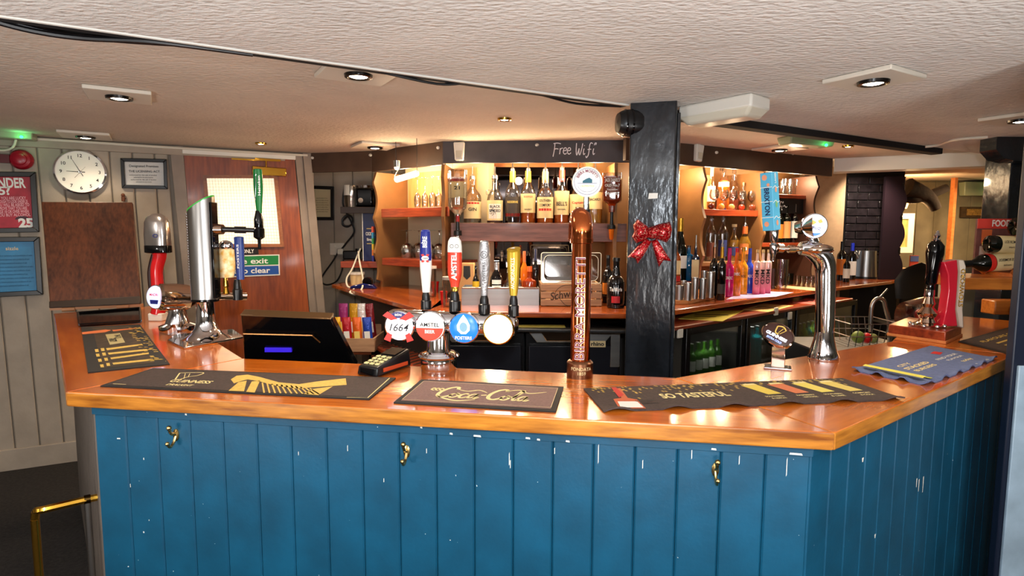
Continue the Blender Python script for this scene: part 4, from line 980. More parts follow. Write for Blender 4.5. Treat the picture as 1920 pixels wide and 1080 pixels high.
for px_, d_, lab in ((763, .16, 'upturned balloon glass at the left end of the lower shelf'), (786, .24, 'upturned balloon glass second along the lower shelf, set back'), (804, .16, 'upturned balloon glass in the middle of the lower shelf'), (824, .2, 'upturned balloon glass at the right end of the lower shelf')):
    a_, b_ = LLp(0, d_), LLp(1, d_); p = L(px_, 480, a_, b_); loc = (p.x, p.y, zA2)
    if first is None: first = wine_glass(lab, loc, hg2, .05, 'balloon', group=gB)
    else: dup(first, loc, label=lab)
# white tube light and bright spot under the left fascia
p = L(762, 333, LLp(0, .02), LLp(1, .02)); az = ang(FL0, FM0)
o = thing('tube_light', 'short white tube light hanging tilted under the left fascia', 'lamp', p, 0)
e1, e2 = V(743, 337, 3.95), V(782, 325, 3.8)
mb = MB(); mb.cyl(e1, e2, .02, seg=16); obj('diffuser', mb, mat('tube_diffuser', (250, 240, 226), .3, emit=1.2), o, bev=.004)
mb = MB(); mb.tube([V(752, 313, 4.0), V(740, 330, 3.98), V(744, 340, 3.96)], .003); obj('flex', mb, cable_m, o)
for e_ in (e1, e2): mb = MB(); mb.cyl(e_, (e_.x, e_.y, ZF), .002, seg=6); obj('hanging_wire', mb, cable_m, o)
p = V(744, 314, 3.98); o = thing('spot_lamp', 'tiny bright spot lamp under the left fascia', 'lamp', p)
mb = MB(); mb.cyl(p + Vector((0, 0, .0)), p + Vector((0, 0, .045)), .02, .024); obj('housing', mb, steel, o)
mb = MB(); mb.sphere(p, .016, 12); obj('bulb', mb, lamp_glow, o)
light('spot_lamp_light', 'POINT', p + Vector((.0, -.02, -.04)), 3.2, WARM, .02)
# red tubs low on the left part of the counter
o = None
for px_, py_, r_, lab in ((816, 548, .026, 'red plastic cap lying in front of the brown upright'), (832, 570, .02, 'red plastic cup standing behind the blue and white tap handle')):
    q = onbc(px_, py_); t_ = thing('red_cup', lab, 'cup', q, 0, 'red cups on the back counter')
    mb = MB(); mb.lathe([(0, 0), (r_ * .8, 0), (r_, .07), (r_ * 1.1, .072), (r_ * .9, .074), (r_ * .7, .006), (0, .006)], 18, Matrix.Translation(q)); obj('cup_body', mb, red_m, t_)
    mb = MB(); mb.lathe([(r_ * 1.12, .068), (r_ * 1.12, .074), (r_ * 1.0, .076)], 18, Matrix.Translation(q)); obj('rim', mb, red_m, t_)
for px_, py_, yt, lab in ((806, 556, 500, 'clear storage jar beside the red cups on the back counter'), (845, 575, 520, 'clear measuring beaker right of the red cups')):
    q = onbc(px_, py_); h_ = V(px_, yt, q.y).z - BC; t_ = thing('clear_jar', lab, 'jar', q, 0, 'clear jars on the back counter')
    mb = MB(); mb.lathe([(0, 0), (.04, 0), (.044, .01), (.044, h_), (.041, h_), (.041, .008), (0, .008)], 20, Matrix.Translation(q)); obj('jar_body', mb, clear, t_)
    mb = MB(); mb.lathe([(.046, h_ - .012), (.046, h_ + .004), (0, h_ + .006)], 20, Matrix.Translation(q)); obj('lid', mb, mat('jar_lid', (200, 190, 180), .4), t_)
ORD = ('first', 'second', 'third', 'fourth', 'fifth', 'sixth', 'seventh', 'eighth', 'ninth', 'tenth', 'eleventh', 'twelfth', 'thirteenth', 'fourteenth', 'fifteenth', 'sixteenth', 'seventeenth', 'eighteenth', 'nineteenth', 'twentieth')

# ------------------------------------------------ right part of the back bar
def shaker(h, r, lab, p, grp, first=[None]):
    if first[0] is None:
        o = thing('steel_measure_cup', lab, 'cup', p, 0, grp); M = MW[o.name]
        mb = MB(); mb.lathe([(0, 0), (.88, 0), (1, 1), (.95, 1), (.84, .02), (0, .02)], 20, M); obj('cup_wall', mb, steel, o)
        mb = MB(); mb.tube([M @ Vector((math.cos(a), math.sin(a), 1)) for a in [i * PI / 8 for i in range(17)]], .03, 6, False); obj('rolled_rim', mb, steel, o)
        first[0] = o; o.scale = (r, r, h); return o
    return dup(first[0], p, 0, lab, grp, (r, r, h))
tray_p = [(1266, 566), (1300, 571), (1346, 559), (1316, 552)]
P_ = [xy(G(*q, BC)) for q in tray_p]
P_ = [xy(G(1266, 571, BC)), xy(G(1290, 571, BC)), xy(G(1345, 560, BC)), xy(G(1322, 548, BC)), xy(G(1270, 548, BC))]
mb = MB(); mb.prism(P_, BC, BC + .022); tag(obj('wooden_tray', mb, wood('light_tray_wood', (150, 90, 40), (196, 130, 70), .4), at=(*P_[0], BC), bev=.003), 'wooden tray under the steel measuring cups beside the black post', 'tray')
gT = 'steel cups clustered right of the black post'
for px_, yb, yt, w_, lab in ((1273, 562, 536, 17, 'short steel cup at the near left of the cup cluster'), (1289, 563, 531, 15, 'short steel cup second from the left of the cup cluster'), (1301, 559, 533, 12, 'narrow steel cup with raised rim in the middle front of the cluster'), (1302, 560, 521, 14, 'taller steel cup behind the front cups'),
                              (1317, 560, 523, 14, 'steel cup to the left of the tallest steel cup'), (1331, 558, 511, 16, 'tallest steel cup at the right of the cluster'), (1319, 553, 509, 12, 'steel cup standing at the back of the cluster'), (1281, 558, 527, 12, 'steel cup behind the two short left cups')):
    d = ray(px_, yb); q = CAM + d * ((BC + .022 - CAM.z) / d.z); h_ = V(px_, yt, q.y).z - BC - .022
    shaker(h_, w_ / 2 * q.y / F_PX, lab, q, gT)
G4 = 'bottles on the low red brown shelf beside the black post'
def onz(px_, y_, z): return Vector((V(px_, 400, y_).x, y_, z))
def zb(lab, px_, y_, z, yt, w_, **k):
    p = onz(px_, y_, z); return bottle(lab, p, V(px_, yt, y_).z - z, w_ / 2 * y_ / F_PX, **k)
yR = lambda px_, d: L(px_, 400, RP(0, d), RP(1, d)).y
zb('sparkling wine bottle with a gold foil neck beside the black post', 1277, yR(1277, -.02), zR4, 408, 27, shape='champ', glass=dark_bottle, neck=gold, labels=((.2, .4, label_white, W7),), group=G4)
zb('bottle with orange spirit, cream label and red band half behind the black post', 1270, yR(1270, -.1), zR4, 455, 18, shape='round', glass=clear, liquid=amber, fill=.75, labels=((.2, .55, label_cream, W7), (.02, .16, red_ink, W7)), cap=black, group=G4, caph=.02)
zb('tall square gin bottle of deep blue glass', 1294, yR(1294, -.05), zR4, 462, 17, shape='box', glass=coloured_glass('sapphire_glass', (16, 92, 140), .2), group=G4, cap=black, caph=.01)
zb('gin bottle with an arched pale label and pourer next to the blue bottle', 1307, yR(1307, -.1), zR4, 462, 15, shape='square', glass=mat('navy_glass', (16, 26, 50), .08), labels=((.06, .62, label_cream, R_(70)),), pour=True, group=G4)
# tall bottles on the riser shelf
G5 = 'tall bottles behind the bright flavoured vodkas'
zb('clear vodka bottle with a dark cap, left of the pair with diamond labels', 1335, yR(1335, .16), zR5, 402, 21, shape='round', liquid=clear_liq, labels=((.1, .4, mat('brown_diamond', (110, 60, 40), .5), R_(45)),), cap=black, caph=.05, group=G5)
zb('clear vodka bottle with a navy cap and blue diamond label', 1357, yR(1357, .17), zR5, 402, 21, shape='round', liquid=clear_liq, labels=((.1, .45, mat('navy_diamond', (40, 50, 100), .5), R_(45)),), cap=mat('navy_cap', (30, 34, 90), .3), caph=.05, group=G5)
zb('ornate liqueur bottle with a cream cap beside the golden liqueur', 1378, yR(1378, .15), zR5, 424, 20, shape='jug', liquid=pale_spirit, labels=((.15, .4, MATS['navy_diamond'], W7),), cap=label_cream, caph=.02, group=G5)
zb('golden liqueur bottle with round label reading 43', 1398, yR(1398, .1), zR5, 424, 26, shape='slope', liquid=pale_spirit, fill=.7, labels=((.2, .5, mat('tan_label', (196, 110, 50), .5), R_(35)),), pour=True, txt=((.35, .034, '43', ink_w),), neck=MATS['orange_foil'], group=G5)
# front row on the counter
G6 = 'bright bottles in the front row of the right back counter'
def fb(lab, px_, pb, yt, w_, **k): return oc(lab, px_, pb, yt, w_, group=G6, **k)
fb('black bottle with a pourer and copper cap, left of the two black bottles', 1337, 560, 462, 17, shape='wine', glass=black_bottle, pour=True, neck=copper_dark)
fb('black bottle with silver squiggle and gold collar right of its black twin', 1351, 562, 462, 16, shape='wine', glass=black_bottle, pour=True, neck=gold, labels=((.12, .3, label_grey, R_(50)),))
pk = lambda n, c: mat(n, c, .15, noise=(30, .35), coat=.6)
fb('bright magenta flavoured vodka bottle in the front row', 1365, 556, 472, 18, shape='wine', glass=pk('magenta_bottle', (196, 24, 104)), cap=MATS['magenta_bottle'], caph=.03, txt=((.42, .026, 'CIROC', ink_w),))
fb('orange flavoured vodka bottle next to the magenta bottle', 1379, 555, 472, 17, shape='wine', glass=pk('orange_bottle', (222, 110, 24)), cap=red_m, caph=.03, txt=((.5, .026, 'CIROC', ink_w),))
fb('yellow orange flavoured vodka bottle left of the blue bottle', 1391, 552, 470, 18, shape='wine', glass=pk('mango_bottle', (224, 150, 34)), cap=gold, caph=.03, txt=((.42, .024, 'CIROC', ink),))
fb('deep blue flavoured vodka bottle in the front row', 1403, 550, 472, 17, shape='wine', glass=pk('blue_bottle', (20, 60, 190)), cap=MATS['blue_bottle'], caph=.03, txt=((.42, .026, 'CIROC', ink_w),))
gh = bpy.data.materials.new('sunset_bottle'); gh.use_nodes = True; nt = gh.node_tree; b_ = nt.nodes['Principled BSDF']
tc = nt.nodes.new('ShaderNodeTexCoord'); sp = nt.nodes.new('ShaderNodeSeparateXYZ'); cr_ = nt.nodes.new('ShaderNodeValToRGB'); mr = nt.nodes.new('ShaderNodeMapRange'); mr.inputs[2].default_value = .32
nt.links.new(tc.outputs['Object'], sp.inputs[0]); nt.links.new(sp.outputs[2], mr.inputs[0]); nt.links.new(mr.outputs[0], cr_.inputs[0]); nt.links.new(cr_.outputs[0], b_.inputs['Base Color'])
for pos, c in ((0, (214, 70, 110)), (.35, (236, 150, 60)), (.6, (240, 214, 160)), (1, (240, 232, 220))):
    e = cr_.color_ramp.elements[0] if pos == 0 else (cr_.color_ramp.elements[1] if pos == 1 else cr_.color_ramp.elements.new(pos)); e.position = pos; e.color = (*lin(c), 1)
b_.inputs['Roughness'].default_value = .15
for k, (px_, nm) in enumerate(((1417, 'pink and white square flavoured bottle left of its two twins'), (1428, 'pink and white square flavoured bottle between its two twins'), (1438, 'pink and white square flavoured bottle right of its two twins'))):
    o_ = fb(nm, px_, 552 - k, 472, 12.5, shape='box', glass=gh, cap=label_cream, caph=.02)
    T = MW[o_.name] @ FR((0, 0, 0), (1, 0, 0)); text(o_, 'MKD', .034, T @ Matrix.Translation((0, .12, .0265)), ink, .01, rot=-PI / 2, fit=.1)
# menu card
def flat_card(name, lab, cat, corners, z, mt_, th=.002, parent=None, bev=0):
    P = [xy(G(*c, z + th)) for c in corners]; A2 = sum(P[i][0] * P[(i + 1) % 4][1] - P[(i + 1) % 4][0] * P[i][1] for i in range(4))
    mb = MB(); mb.prism(P if A2 > 0 else P[::-1], z, z + th)
    o = tag(obj(name, mb, mt_, at=(*P[0], z), bev=bev), lab, cat); return o, P
def bil(P, u, v): return tuple((P[0][i] * (1 - u) + P[1][i] * u) * (1 - v) + (P[3][i] * (1 - u) + P[2][i] * u) * v for i in range(2))
def bilpoly(mb, P, uv, z): 
    pts = [bil(P, *q) for q in uv]; mb.add([(p[0], p[1], z) for p in pts], [tuple(range(len(pts)))])
def biltext(parent, P, s, u, v, hgt, mt_, z, wid=None, bold=.02, rot=0, name='lettering', shear=0):
    vs, fs = text_geo(s, bold); xs = [q[0] for q in vs]; W_ = max(xs) - min(xs); wid = wid or .6 * hgt * W_
    out = []
    for x, y, _ in vs:
        x, y = x / W_ * wid + shear * y * hgt, y * hgt
        if rot: x, y = x * math.cos(rot) - y * math.sin(rot), x * math.sin(rot) + y * math.cos(rot)
        p = bil(P, u + x, v - y); out.append((p[0], p[1], z))
    mb = MB(); mb.add(out, fs); return obj(name, mb, mt_, parent, smooth=0)
menu_m = mat('lilac_menu', (206, 190, 226), .4)
o, P = flat_card('menu_card', 'long lilac white menu card on the right back counter before the bright bottles', 'menu', [(1395, 545), (1488, 548), (1455, 556), (1362, 561)], BC, menu_m)
mb = MB()
for i in range(5): bilpoly(mb, P, [(.08, .15 + i * .17), (.9 - .1 * (i % 2), .15 + i * .17), (.9 - .1 * (i % 2), .2 + i * .17), (.08, .2 + i * .17)], BC + .0026)
obj('print_lines', mb, mat('violet_ink', (120, 96, 170), .7), o, smooth=0, kind='stuff')
for cs, lab, c in (([(1310, 583), (1394, 582), (1355, 602), (1272, 597)], 'yellow printed card on the ledge, nearest the black post', (206, 188, 70)), ([(1432, 569), (1488, 573), (1440, 585), (1392, 580)], 'pale yellow printed card in the middle of the ledge', (224, 190, 120)), ([(1512, 559), (1545, 562), (1528, 571), (1487, 567)], 'pink printed card at the far end of the ledge', (226, 120, 110))):
    o, P = flat_card('drink_card', lab, 'card', cs, LG, mat('card_%d' % cs[0][0], c, .4)); o['group'] = 'printed cards on the ledge'
    mb = MB(); bilpoly(mb, P, [(.12, .45), (.88, .45), (.88, .52), (.12, .52)], LG + .0026); bilpoly(mb, P, [(.2, .65), (.7, .65), (.7, .7), (.2, .7)], LG + .0026); obj('print_lines', mb, ink, o, smooth=0)
q0, q1 = V(968, 604, K1[1] - .02), V(1060, 604, K1[1] - .02)
mb = MB(); mb.box(((q0.x + q1.x) / 2, K1[1] - .0, LG + .001), (q1.x - q0.x, .07, .002)); tag(obj('drink_card', mb, mat('card_yellow', (206, 188, 90), .4), at=(q0.x, K1[1], LG)), 'long yellow card strip on the ledge left of the copper tower', 'card')
# dark jar, carafe, shot glasses
def cylthing(name, lab, cat, px_, pb, yt, w_, mt_, z=BC, taper=1, wall=True, group=None, seg=20):
    p = G(px_, pb, z); h_ = V(px_, yt, p.y).z - z; r = w_ / 2 * p.y / F_PX
    mb = MB(); mb.lathe([(0, 0), (r * .9 * (1 if taper > 1 else 1), 0), (r * taper, h_), (r * taper - .003, h_), (r * .86, .005), (0, .005)], seg, Matrix.Translation(p)); o = tag(obj(name, mb, mt_, at=p), lab, cat, group); return o
cylthing('dark_canister', 'dark brown canister behind the bright square bottles', 'canister', 1449, 541, 504, 20, mat('dark_canister', (40, 22, 16), .3))
cylthing('carafe', 'tall clear carafe under the tap nozzle on the back counter', 'carafe', 1464, 543, 486, 24, clear)
cylthing('green_tumbler', 'dark green tumbler left of the shot glasses', 'glass', 1478, 533, 512, 18, dark_bottle)
o, P = flat_card('bar_towel', 'pale strip mat under the row of shot glasses', 'mat', [(1470, 535), (1532, 540), (1530, 545), (1464, 539)], BC, label_cream)
f0 = None
for i, (px_, pb) in enumerate(((1494, 536), (1503, 537), (1512, 538), (1521, 538.5), (1529, 539), (1498, 533.5), (1508, 534), (1518, 535), (1527, 535.5))):
    p = G(px_, pb, BC + .002); lab = 'small clear shot glass, %s row, %s from the left on the pale strip mat' % (('front', ORD[i]) if i < 5 else ('back', ORD[i - 5]))
    if f0 is None:
        f0 = thing('shot_glass', lab, 'glass', p, 0, 'shot glasses on the pale strip mat'); M = MW[f0.name]; h_ = V(px_, 517, p.y).z - BC; r = .0165
        mb = MB(); mb.lathe([(0, 0), (r * .8, 0), (r, h_), (r - .002, h_), (r * .75, .012), (0, .012)], 16, M); obj('glass_body', mb, glassware, f0)
    else: dup(f0, p, label=lab)
# kettle and two wine bottles
G7 = 'wine bottles beside the steel kettle'
oc('wine bottle with an orange label left of the steel kettle', 1576, 526, 452, 17, shape='wine', glass=black_bottle, labels=((.15, .55, MATS['orange_label'], W7),), neck=black, group=G7)
oc('wine bottle with a blue neck between the orange-labelled bottle and the kettle', 1595, 524, 455, 16, shape='wine', glass=black_bottle, labels=((.12, .5, label_white, W7),), neck=mat('blue_foil', (30, 50, 190), .3), group=G7)
oc('small dark wine bottle with a white label in front of the blue-necked one', 1586, 529, 478, 12, shape='wine', glass=black_bottle, labels=((.15, .5, label_white, W7),), group=G7)
p = G(1622, 522, BC); h_ = V(1622, 470, p.y).z - BC; r = 19 * p.y / F_PX
o = thing('kettle', 'brushed steel kettle with black handle in front of the black brick pier', 'kettle', p)
M = MW[o.name]; mb = MB(); mb.lathe([(0, .02), (r, .02), (r * .86, h_), (0, h_ + .004)], 26, M); obj('body', mb, steel, o)
mb = MB(); mb.lathe([(0, 0), (r * 1.06, 0), (r * 1.04, .02), (0, .021)], 26, M); obj('base', mb, black, o)
mb = MB(); mb.tube([M @ Vector(q) for q in ((r * .8, 0, h_ - .01), (r * 1.5, 0, h_), (r * 1.9, 0, h_ * .75), (r * 1.75, 0, h_ * .3), (r * 1.0, 0, h_ * .12))], .013); obj('handle', mb, black, o)
mb = MB(); mb.cyl(M @ Vector((-r * .8, 0, h_ * .75)), M @ Vector((-r * 1.2, 0, h_ * .98)), .025, .015); obj('spout', mb, steel, o)
mb = MB(); mb.lathe([(0, h_ + .004), (.02, h_ + .004), (.016, h_ + .02), (0, h_ + .022)], 16, M); obj('lid_knob', mb, black, o)
# top shelf right: amber bottles, snifters
G8 = 'bottles on the orange red shelf behind the snifters'
zb('clear bottle with a white top at the left end of the snifter shelf', 1332, yR(1332, .24), zR1, 312, 15, shape='slope', liquid=pale_spirit, fill=.5, labels=((.2, .55, label_white, W7),), neck=label_white, group=G8)
zb('amber bottle with a white label on the snifter shelf', 1355, yR(1355, .24), zR1, 314, 24, shape='round', liquid=amber, fill=.7, labels=((.55, .66, label_white, R_(50)),), cap=steel, caph=.012, group=G8)
zb('wide flask with pinkish liqueur on the snifter shelf', 1374, yR(1374, .22), zR1, 316, 20, shape='bell', liquid=coloured_glass('pink_liqueur', (200, 100, 70), .4), fill=.45, cap=clear, caph=.015, group=G8)
zb('small clear bottle with a flat stopper behind the snifters', 1392, yR(1392, .18), zR1, 346, 9, shape='round', liquid=clear_liq, cap=label_cream, caph=.02, group=G8)
p = V(1350, 296, yR(1350, .03)); o = thing('light_fitting', 'small hanging lamp fitting with dangling bulb above the amber bottles', 'lamp', p)
mb = MB(); mb.cyl(p + Vector((.0, 0, .05)), p + Vector((0, 0, .085)), .014); obj('cup', mb, plastic_w, o)
mb = MB(); mb.tube([p + Vector((0, 0, .05)), p + Vector((-.012, -.01, .0)), p + Vector((.014, -.01, -.03)), p + Vector((.012, -.01, -.07))], .003); obj('flex', mb, cable_m, o)
mb = MB(); mb.cyl(p + Vector((.012, -.01, -.03)), p + Vector((.012, -.01, -.09)), .014); obj('bulb_holder', mb, glassware, o)
gS = 'snifter glasses on the orange red shelf'; f0 = None
brandy = coloured_glass('brandy', (150, 40, 14), .2)
for i, (px_, d_) in enumerate(((1338, .12), (1356, .13), (1373, .12), (1390, .13), (1409, .12), (1430, .13))):
    lab = 'stemmed snifter glass, %s on the orange red shelf' % ('first from the left', 'second from the left', 'third from the left', 'fourth from the left', 'fifth from the left', 'last on the right')[i]
    p = Vector((*xy(L(px_, 400, RP(0, d_), RP(1, d_))), zR1))
    if f0 is None:
        hs_ = V(px_, 355, p.y).z - zR1; rs = 9 * p.y / F_PX
        f0 = wine_glass(lab, p, hs_, rs, 'snifter', up=True, group=gS)
        f0.name = 'snifter_glass'; MW['snifter_glass'] = MW['wine_glass'] if False else Matrix.Translation(p)
    else: f0_ = dup(f0, p, label=lab)
# ball-shaped objects along the shelf front (red and amber tree baubles)
for i, (px_, c, nm) in enumerate(((1333, (96, 30, 16), 'dark red'), (1352, (206, 140, 60), 'amber'), (1371, (200, 130, 70), 'copper'), (1390, (150, 40, 16), 'deep red'), (1410, (96, 40, 16), 'brown'), (1429, (120, 60, 24), 'bronze'))):
    p = Vector((*xy(L(px_, 400, RP(0, .085), RP(1, .085))), zR1 + .022))
    mb = MB(); mb.sphere(p, .022 if i < 4 else .026, 14, (1.1, .55, 1)); o = tag(obj('miniature_keg', mb, mat('bauble_%d' % i, c, .2, coat=.6), at=p), nm + ' glossy oval ornament among the snifters on the orange red shelf', 'ornament', 'oval ornaments on the orange red shelf')
# wine bottles on shelf R2 and faint steins on R3
G9 = 'wine bottles on the red shelf below the chalked board'
zb('wine bottle with a cream and red label behind the light blue tap handle', 1462, yR(1462, .13), zR2, 386, 16, shape='wine', glass=dark_bottle, labels=((.12, .5, MATS['orange_label'], W7),), group=G9)
zb('wine bottle with an orange label, middle of the three on the red shelf', 1475, yR(1475, .13), zR2, 384, 16, shape='wine', glass=dark_bottle, labels=((.12, .56, mat('peach_label', (224, 150, 90), .5), W7),), group=G9)
zb('wine bottle with a grey label and silver neck on the red shelf', 1490, yR(1490, .13), zR2, 382, 14, shape='wine', glass=black_bottle, labels=((.12, .55, label_white, W7),), neck=steel, group=G9)
f0 = None
for i, px_ in enumerate((1466, 1478, 1492, 1505)):
    p = Vector((*xy(L(px_, 400, RP(0, .2), RP(1, .2))), zR3)); lab = ('first', 'second', 'third', 'fourth')[i] + ' tall glass from the left on the high red shelf'
    if f0 is None:
        f0 = thing('tall_glass', lab, 'glass', p, 0, 'tall glasses on the high red shelf'); mb = MB(); mb.lathe([(0, 0), (.02, 0), (.026, .13), (.024, .13), (.018, .01), (0, .01)], 16, MW[f0.name]); obj('glass_body', mb, glassware, f0)
    else: dup(f0, p, label=lab)

# ------------------------------------------------ fridges
fdark = mat('fridge_black', (16, 14, 15), .25); fint = mat('fridge_interior', (52, 50, 46), .5)
def FRG(px0_, px1_, y_, lab, kind, nk=None, base=None, dirv=None):
    pass
# two solid coolers under the middle
for k, (pa, pb_, lab) in enumerate(((826, 983, 'steel-topped bottle cooler with a dark door behind the four lit badges'), (986, 1166, 'steel-topped bottle cooler with a dark door behind the copper tower'))):
    y_ = K1[1] + .02; xa_, xb_ = V(pa, 600, y_).x, V(pb_, 600, y_).x; zt_ = LG - .025
    o = thing('bottle_cooler', lab, 'fridge', ((xa_ + xb_) / 2, y_, 0), 0, 'solid door coolers under the back counter')
    mb = MB(); mb.box(((xa_ + xb_) / 2, y_ + .22, zt_ / 2 + .01), (xb_ - xa_ - .004, .4, zt_ - .02)); obj('body', mb, fdark, o)
    zh = V(1000, 642, y_).z; zh2 = V(1000, 617, y_).z
    mb = MB(); mb.hexa([(xa_ + .004, y_ - .005, zh2), (xb_ - .03, y_ - .005, zh2), (xb_ - .09, y_ - .005, zh), (xa_ + .06, y_ - .005, zh)], [(xa_ + .004, y_ + .02, zh2), (xb_ - .03, y_ + .02, zh2), (xb_ - .09, y_ + .02, zh), (xa_ + .06, y_ + .02, zh)]); obj('header_panel', mb, steel_flat, o, bev=.003)
    mb = MB(); mb.hexa([(xa_ + .08, y_ - .012, zh2 - .012), (xa_ + .30, y_ - .012, zh2 - .012), (xa_ + .27, y_ - .012, zh + .008), (xa_ + .11, y_ - .012, zh + .008)], [(xa_ + .08, y_ - .004, zh2 - .012), (xa_ + .30, y_ - .004, zh2 - .012), (xa_ + .27, y_ - .004, zh + .008), (xa_ + .11, y_ - .004, zh + .008)]); obj('handle_recess', mb, chrome_w, o, bev=.004)
    mb = MB(); mb.box(((xa_ + xb_) / 2 - .0, y_, zh / 2 + .05), (xb_ - xa_ - .03, .02, zh - .13)); obj('door', mb, mat('fridge_door_navy', (14, 15, 24), .3), o, bev=.006)
    if k == 1:
        mb = MB(); mb.box((xb_ - .035, y_ - .012, zh - .02), (.05, .008, .22)); obj('side_trim', mb, steel_flat, o, bev=.002)
        p = V(1120, 645, y_ - .012); mb = MB(); mb.box((p.x, y_ - .012, p.z), (.088, .004, .034)); obj('badge', mb, label_cream, o)
        text(o, 'rhino', .03, FR((p.x, y_ - .0145, p.z), (1, 0, 0)), ink, .03, fit=.07)
# three glass-door fridges along the right ledge
kd = Vector((lk1[0] - lk0[0], lk1[1] - lk0[1])).normalized(); kn = Vector((-kd.y, kd.x)); ka = math.atan2(kd.y, kd.x)
def KP(t, d, z=0): return Vector((lk0[0] + kd.x * t + kn.x * d, lk0[1] + kd.y * t + kn.y * d, z))
def kt(px_, py_=640): p = L(px_, py_, xy(KP(0, .03)), xy(KP(1, .03))); return (Vector(xy(p)) - Vector(lk0)).dot(kd)
tealg = coloured_glass('teal_bottle', (20, 150, 160), .25); greeng = coloured_glass('green_bottle', (60, 110, 30), .3); pinkg = mat('pink_can', (206, 40, 80), .35); yel = mat('yellow_green_drink', (150, 180, 50), .3)
def kb(o, t, d, z, h, r, shape, m_, lab, grp, labm=None):
    lab = lab + ', ' + ORD[i] + ' on its ' + ('lower' if z < .6 else 'upper') + ' shelf'
    return bottle(lab, KP(t, d, z), h, r, shape, m_, labels=((.2, .5, labm, R_(60)),) if labm else (), cap=steel if shape != 'box' else None, caph=.006, group=grp)
for k, (pa, pb_, lab) in enumerate(((1283, 1392, 'glass-door fridge of small green bottles nearest the black post'), (1396, 1484, 'glass-door fridge with two teal bottles behind the small lit badge'), (1488, 1600, 'glass-door fridge of teal and green drinks behind the chrome swan neck font'))):
    ta_, tb_ = kt(pa), kt(pb_); w_ = tb_ - ta_; zt_ = LG - .022
    o = thing('glass_door_fridge', lab, 'fridge', KP((ta_ + tb_) / 2, .03), ka, 'glass-door fridges under the right back counter')
    D = .36; T = Matrix.Translation(KP(ta_, .03)) @ Matrix.Rotation(ka, 4, 'Z')
    mb = MB(); mb.T = T
    for c, d in (((w_ / 2, D, zt_ / 2), (w_, .02, zt_)), ((.012, D / 2 + .01, zt_ / 2), (.02, D - .02, zt_)), ((w_ - .012, D / 2 + .01, zt_ / 2), (.02, D - .02, zt_)), ((w_ / 2, D / 2 + .01, zt_ - .01), (w_ - .05, D - .02, .02)), ((w_ / 2, D / 2 + .01, .09), (w_ - .05, D - .02, .18))): mb.box(c, d)
    obj('cabinet', mb, fint, o)
    for zz in (.46, .70):
        mb = MB(); mb.T = T; mb.box((w_ / 2, D / 2 + .02, zz), (w_ - .05, D - .06, .006)); obj('wire_shelf', mb, steel_flat, o)
    mb = MB(); mb.T = T; f = .04
    for c, d in (((f / 2, 0, zt_ / 2 + .05), (f, .03, zt_ - .1)), ((w_ - f / 2, 0, zt_ / 2 + .05), (f, .03, zt_ - .1)), ((w_ / 2, 0, zt_ - .02), (w_ - 2 * f, .03, .04)), ((w_ / 2, 0, .13), (w_ - 2 * f, .03, .06)), ((w_ / 2, .01, .05), (w_, .02, .09))): mb.box(c, d)
    dr = obj('door_frame', mb, fdark, o, bev=.003)
    mb = MB(); mb.T = T; mb.box((w_ / 2, 0, zt_ / 2 + .06), (w_ - 2 * f, .004, zt_ - .2)); obj('glass_pane', mb, fridge_glass, dr)
    li = light('fridge_lamp', 'AREA', T @ Vector((w_ / 2, .1, zt_ - .04)), 1.6, (1, .95, .85), .12, T @ Vector((w_ / 2, .15, 0)))
    gr = 'drinks inside the ' + ('first', 'second', 'third')[k] + ' glass-door fridge'
    xs_ = [i for i in range(int((w_ - .1) / .068))]
    for zz in (.463, .703):
        for i in xs_:
            t_ = ta_ + .075 + i * .068 + rnd.uniform(-.004, .004)
            if k == 0: kb(o, t_, .03 + .09, zz, .2, .028, 'wine', greeng if i % 2 else tealg if zz < .5 else greeng, 'green glass bottle in the fridge nearest the black post', gr, label_white)
            elif k == 1:
                if zz > .5 and i in (2, 3): kb(o, t_, .03 + .07, zz, .24, .031, 'square', tealg, 'teal gin bottle in the middle fridge', gr, None)
                elif zz > .5 and i in (0, 1): kb(o, t_, .03 + .07, zz, .19, .028, 'box', pinkg, 'pink drink bottle in the middle fridge', gr, label_cream)
                else: kb(o, t_, .03 + .1, zz, .19, .027, 'wine', dark_bottle, 'dark bottle in the middle fridge', gr, label_grey)
            else:
                m_ = (tealg, yel, tealg, greeng, yel)[i % 5] if zz > .5 else (dark_bottle, greeng)[i % 2]
                kb(o, t_, .03 + .09, zz, .19, .028, 'round', m_, '%s drink bottle in the fridge behind the swan neck' % ('teal' if m_ is tealg else 'yellow green' if m_ is yel else 'green' if m_ is greeng else 'dark'), gr, label_cream)
# price tags hanging from the ledge
for px_, py_, lab in ((1275, 625, 'white door tag on the fridge edge beside the black post'), (1455, 584, 'white square tag under the ledge above the teal bottles'), (1481, 592, 'white numbered tag at the fridge hinge')):
    p = L(px_, py_, xy(KP(0, .005)), xy(KP(1, .005))); mb = MB(); mb.T = Matrix.Translation(p) @ Matrix.Rotation(ka, 4, 'Z'); mb.box((0, .0, 0), (.045, .012, .05)); tag(obj('fridge_tag', mb, plastic_w, at=p, bev=.003), lab, 'tag')

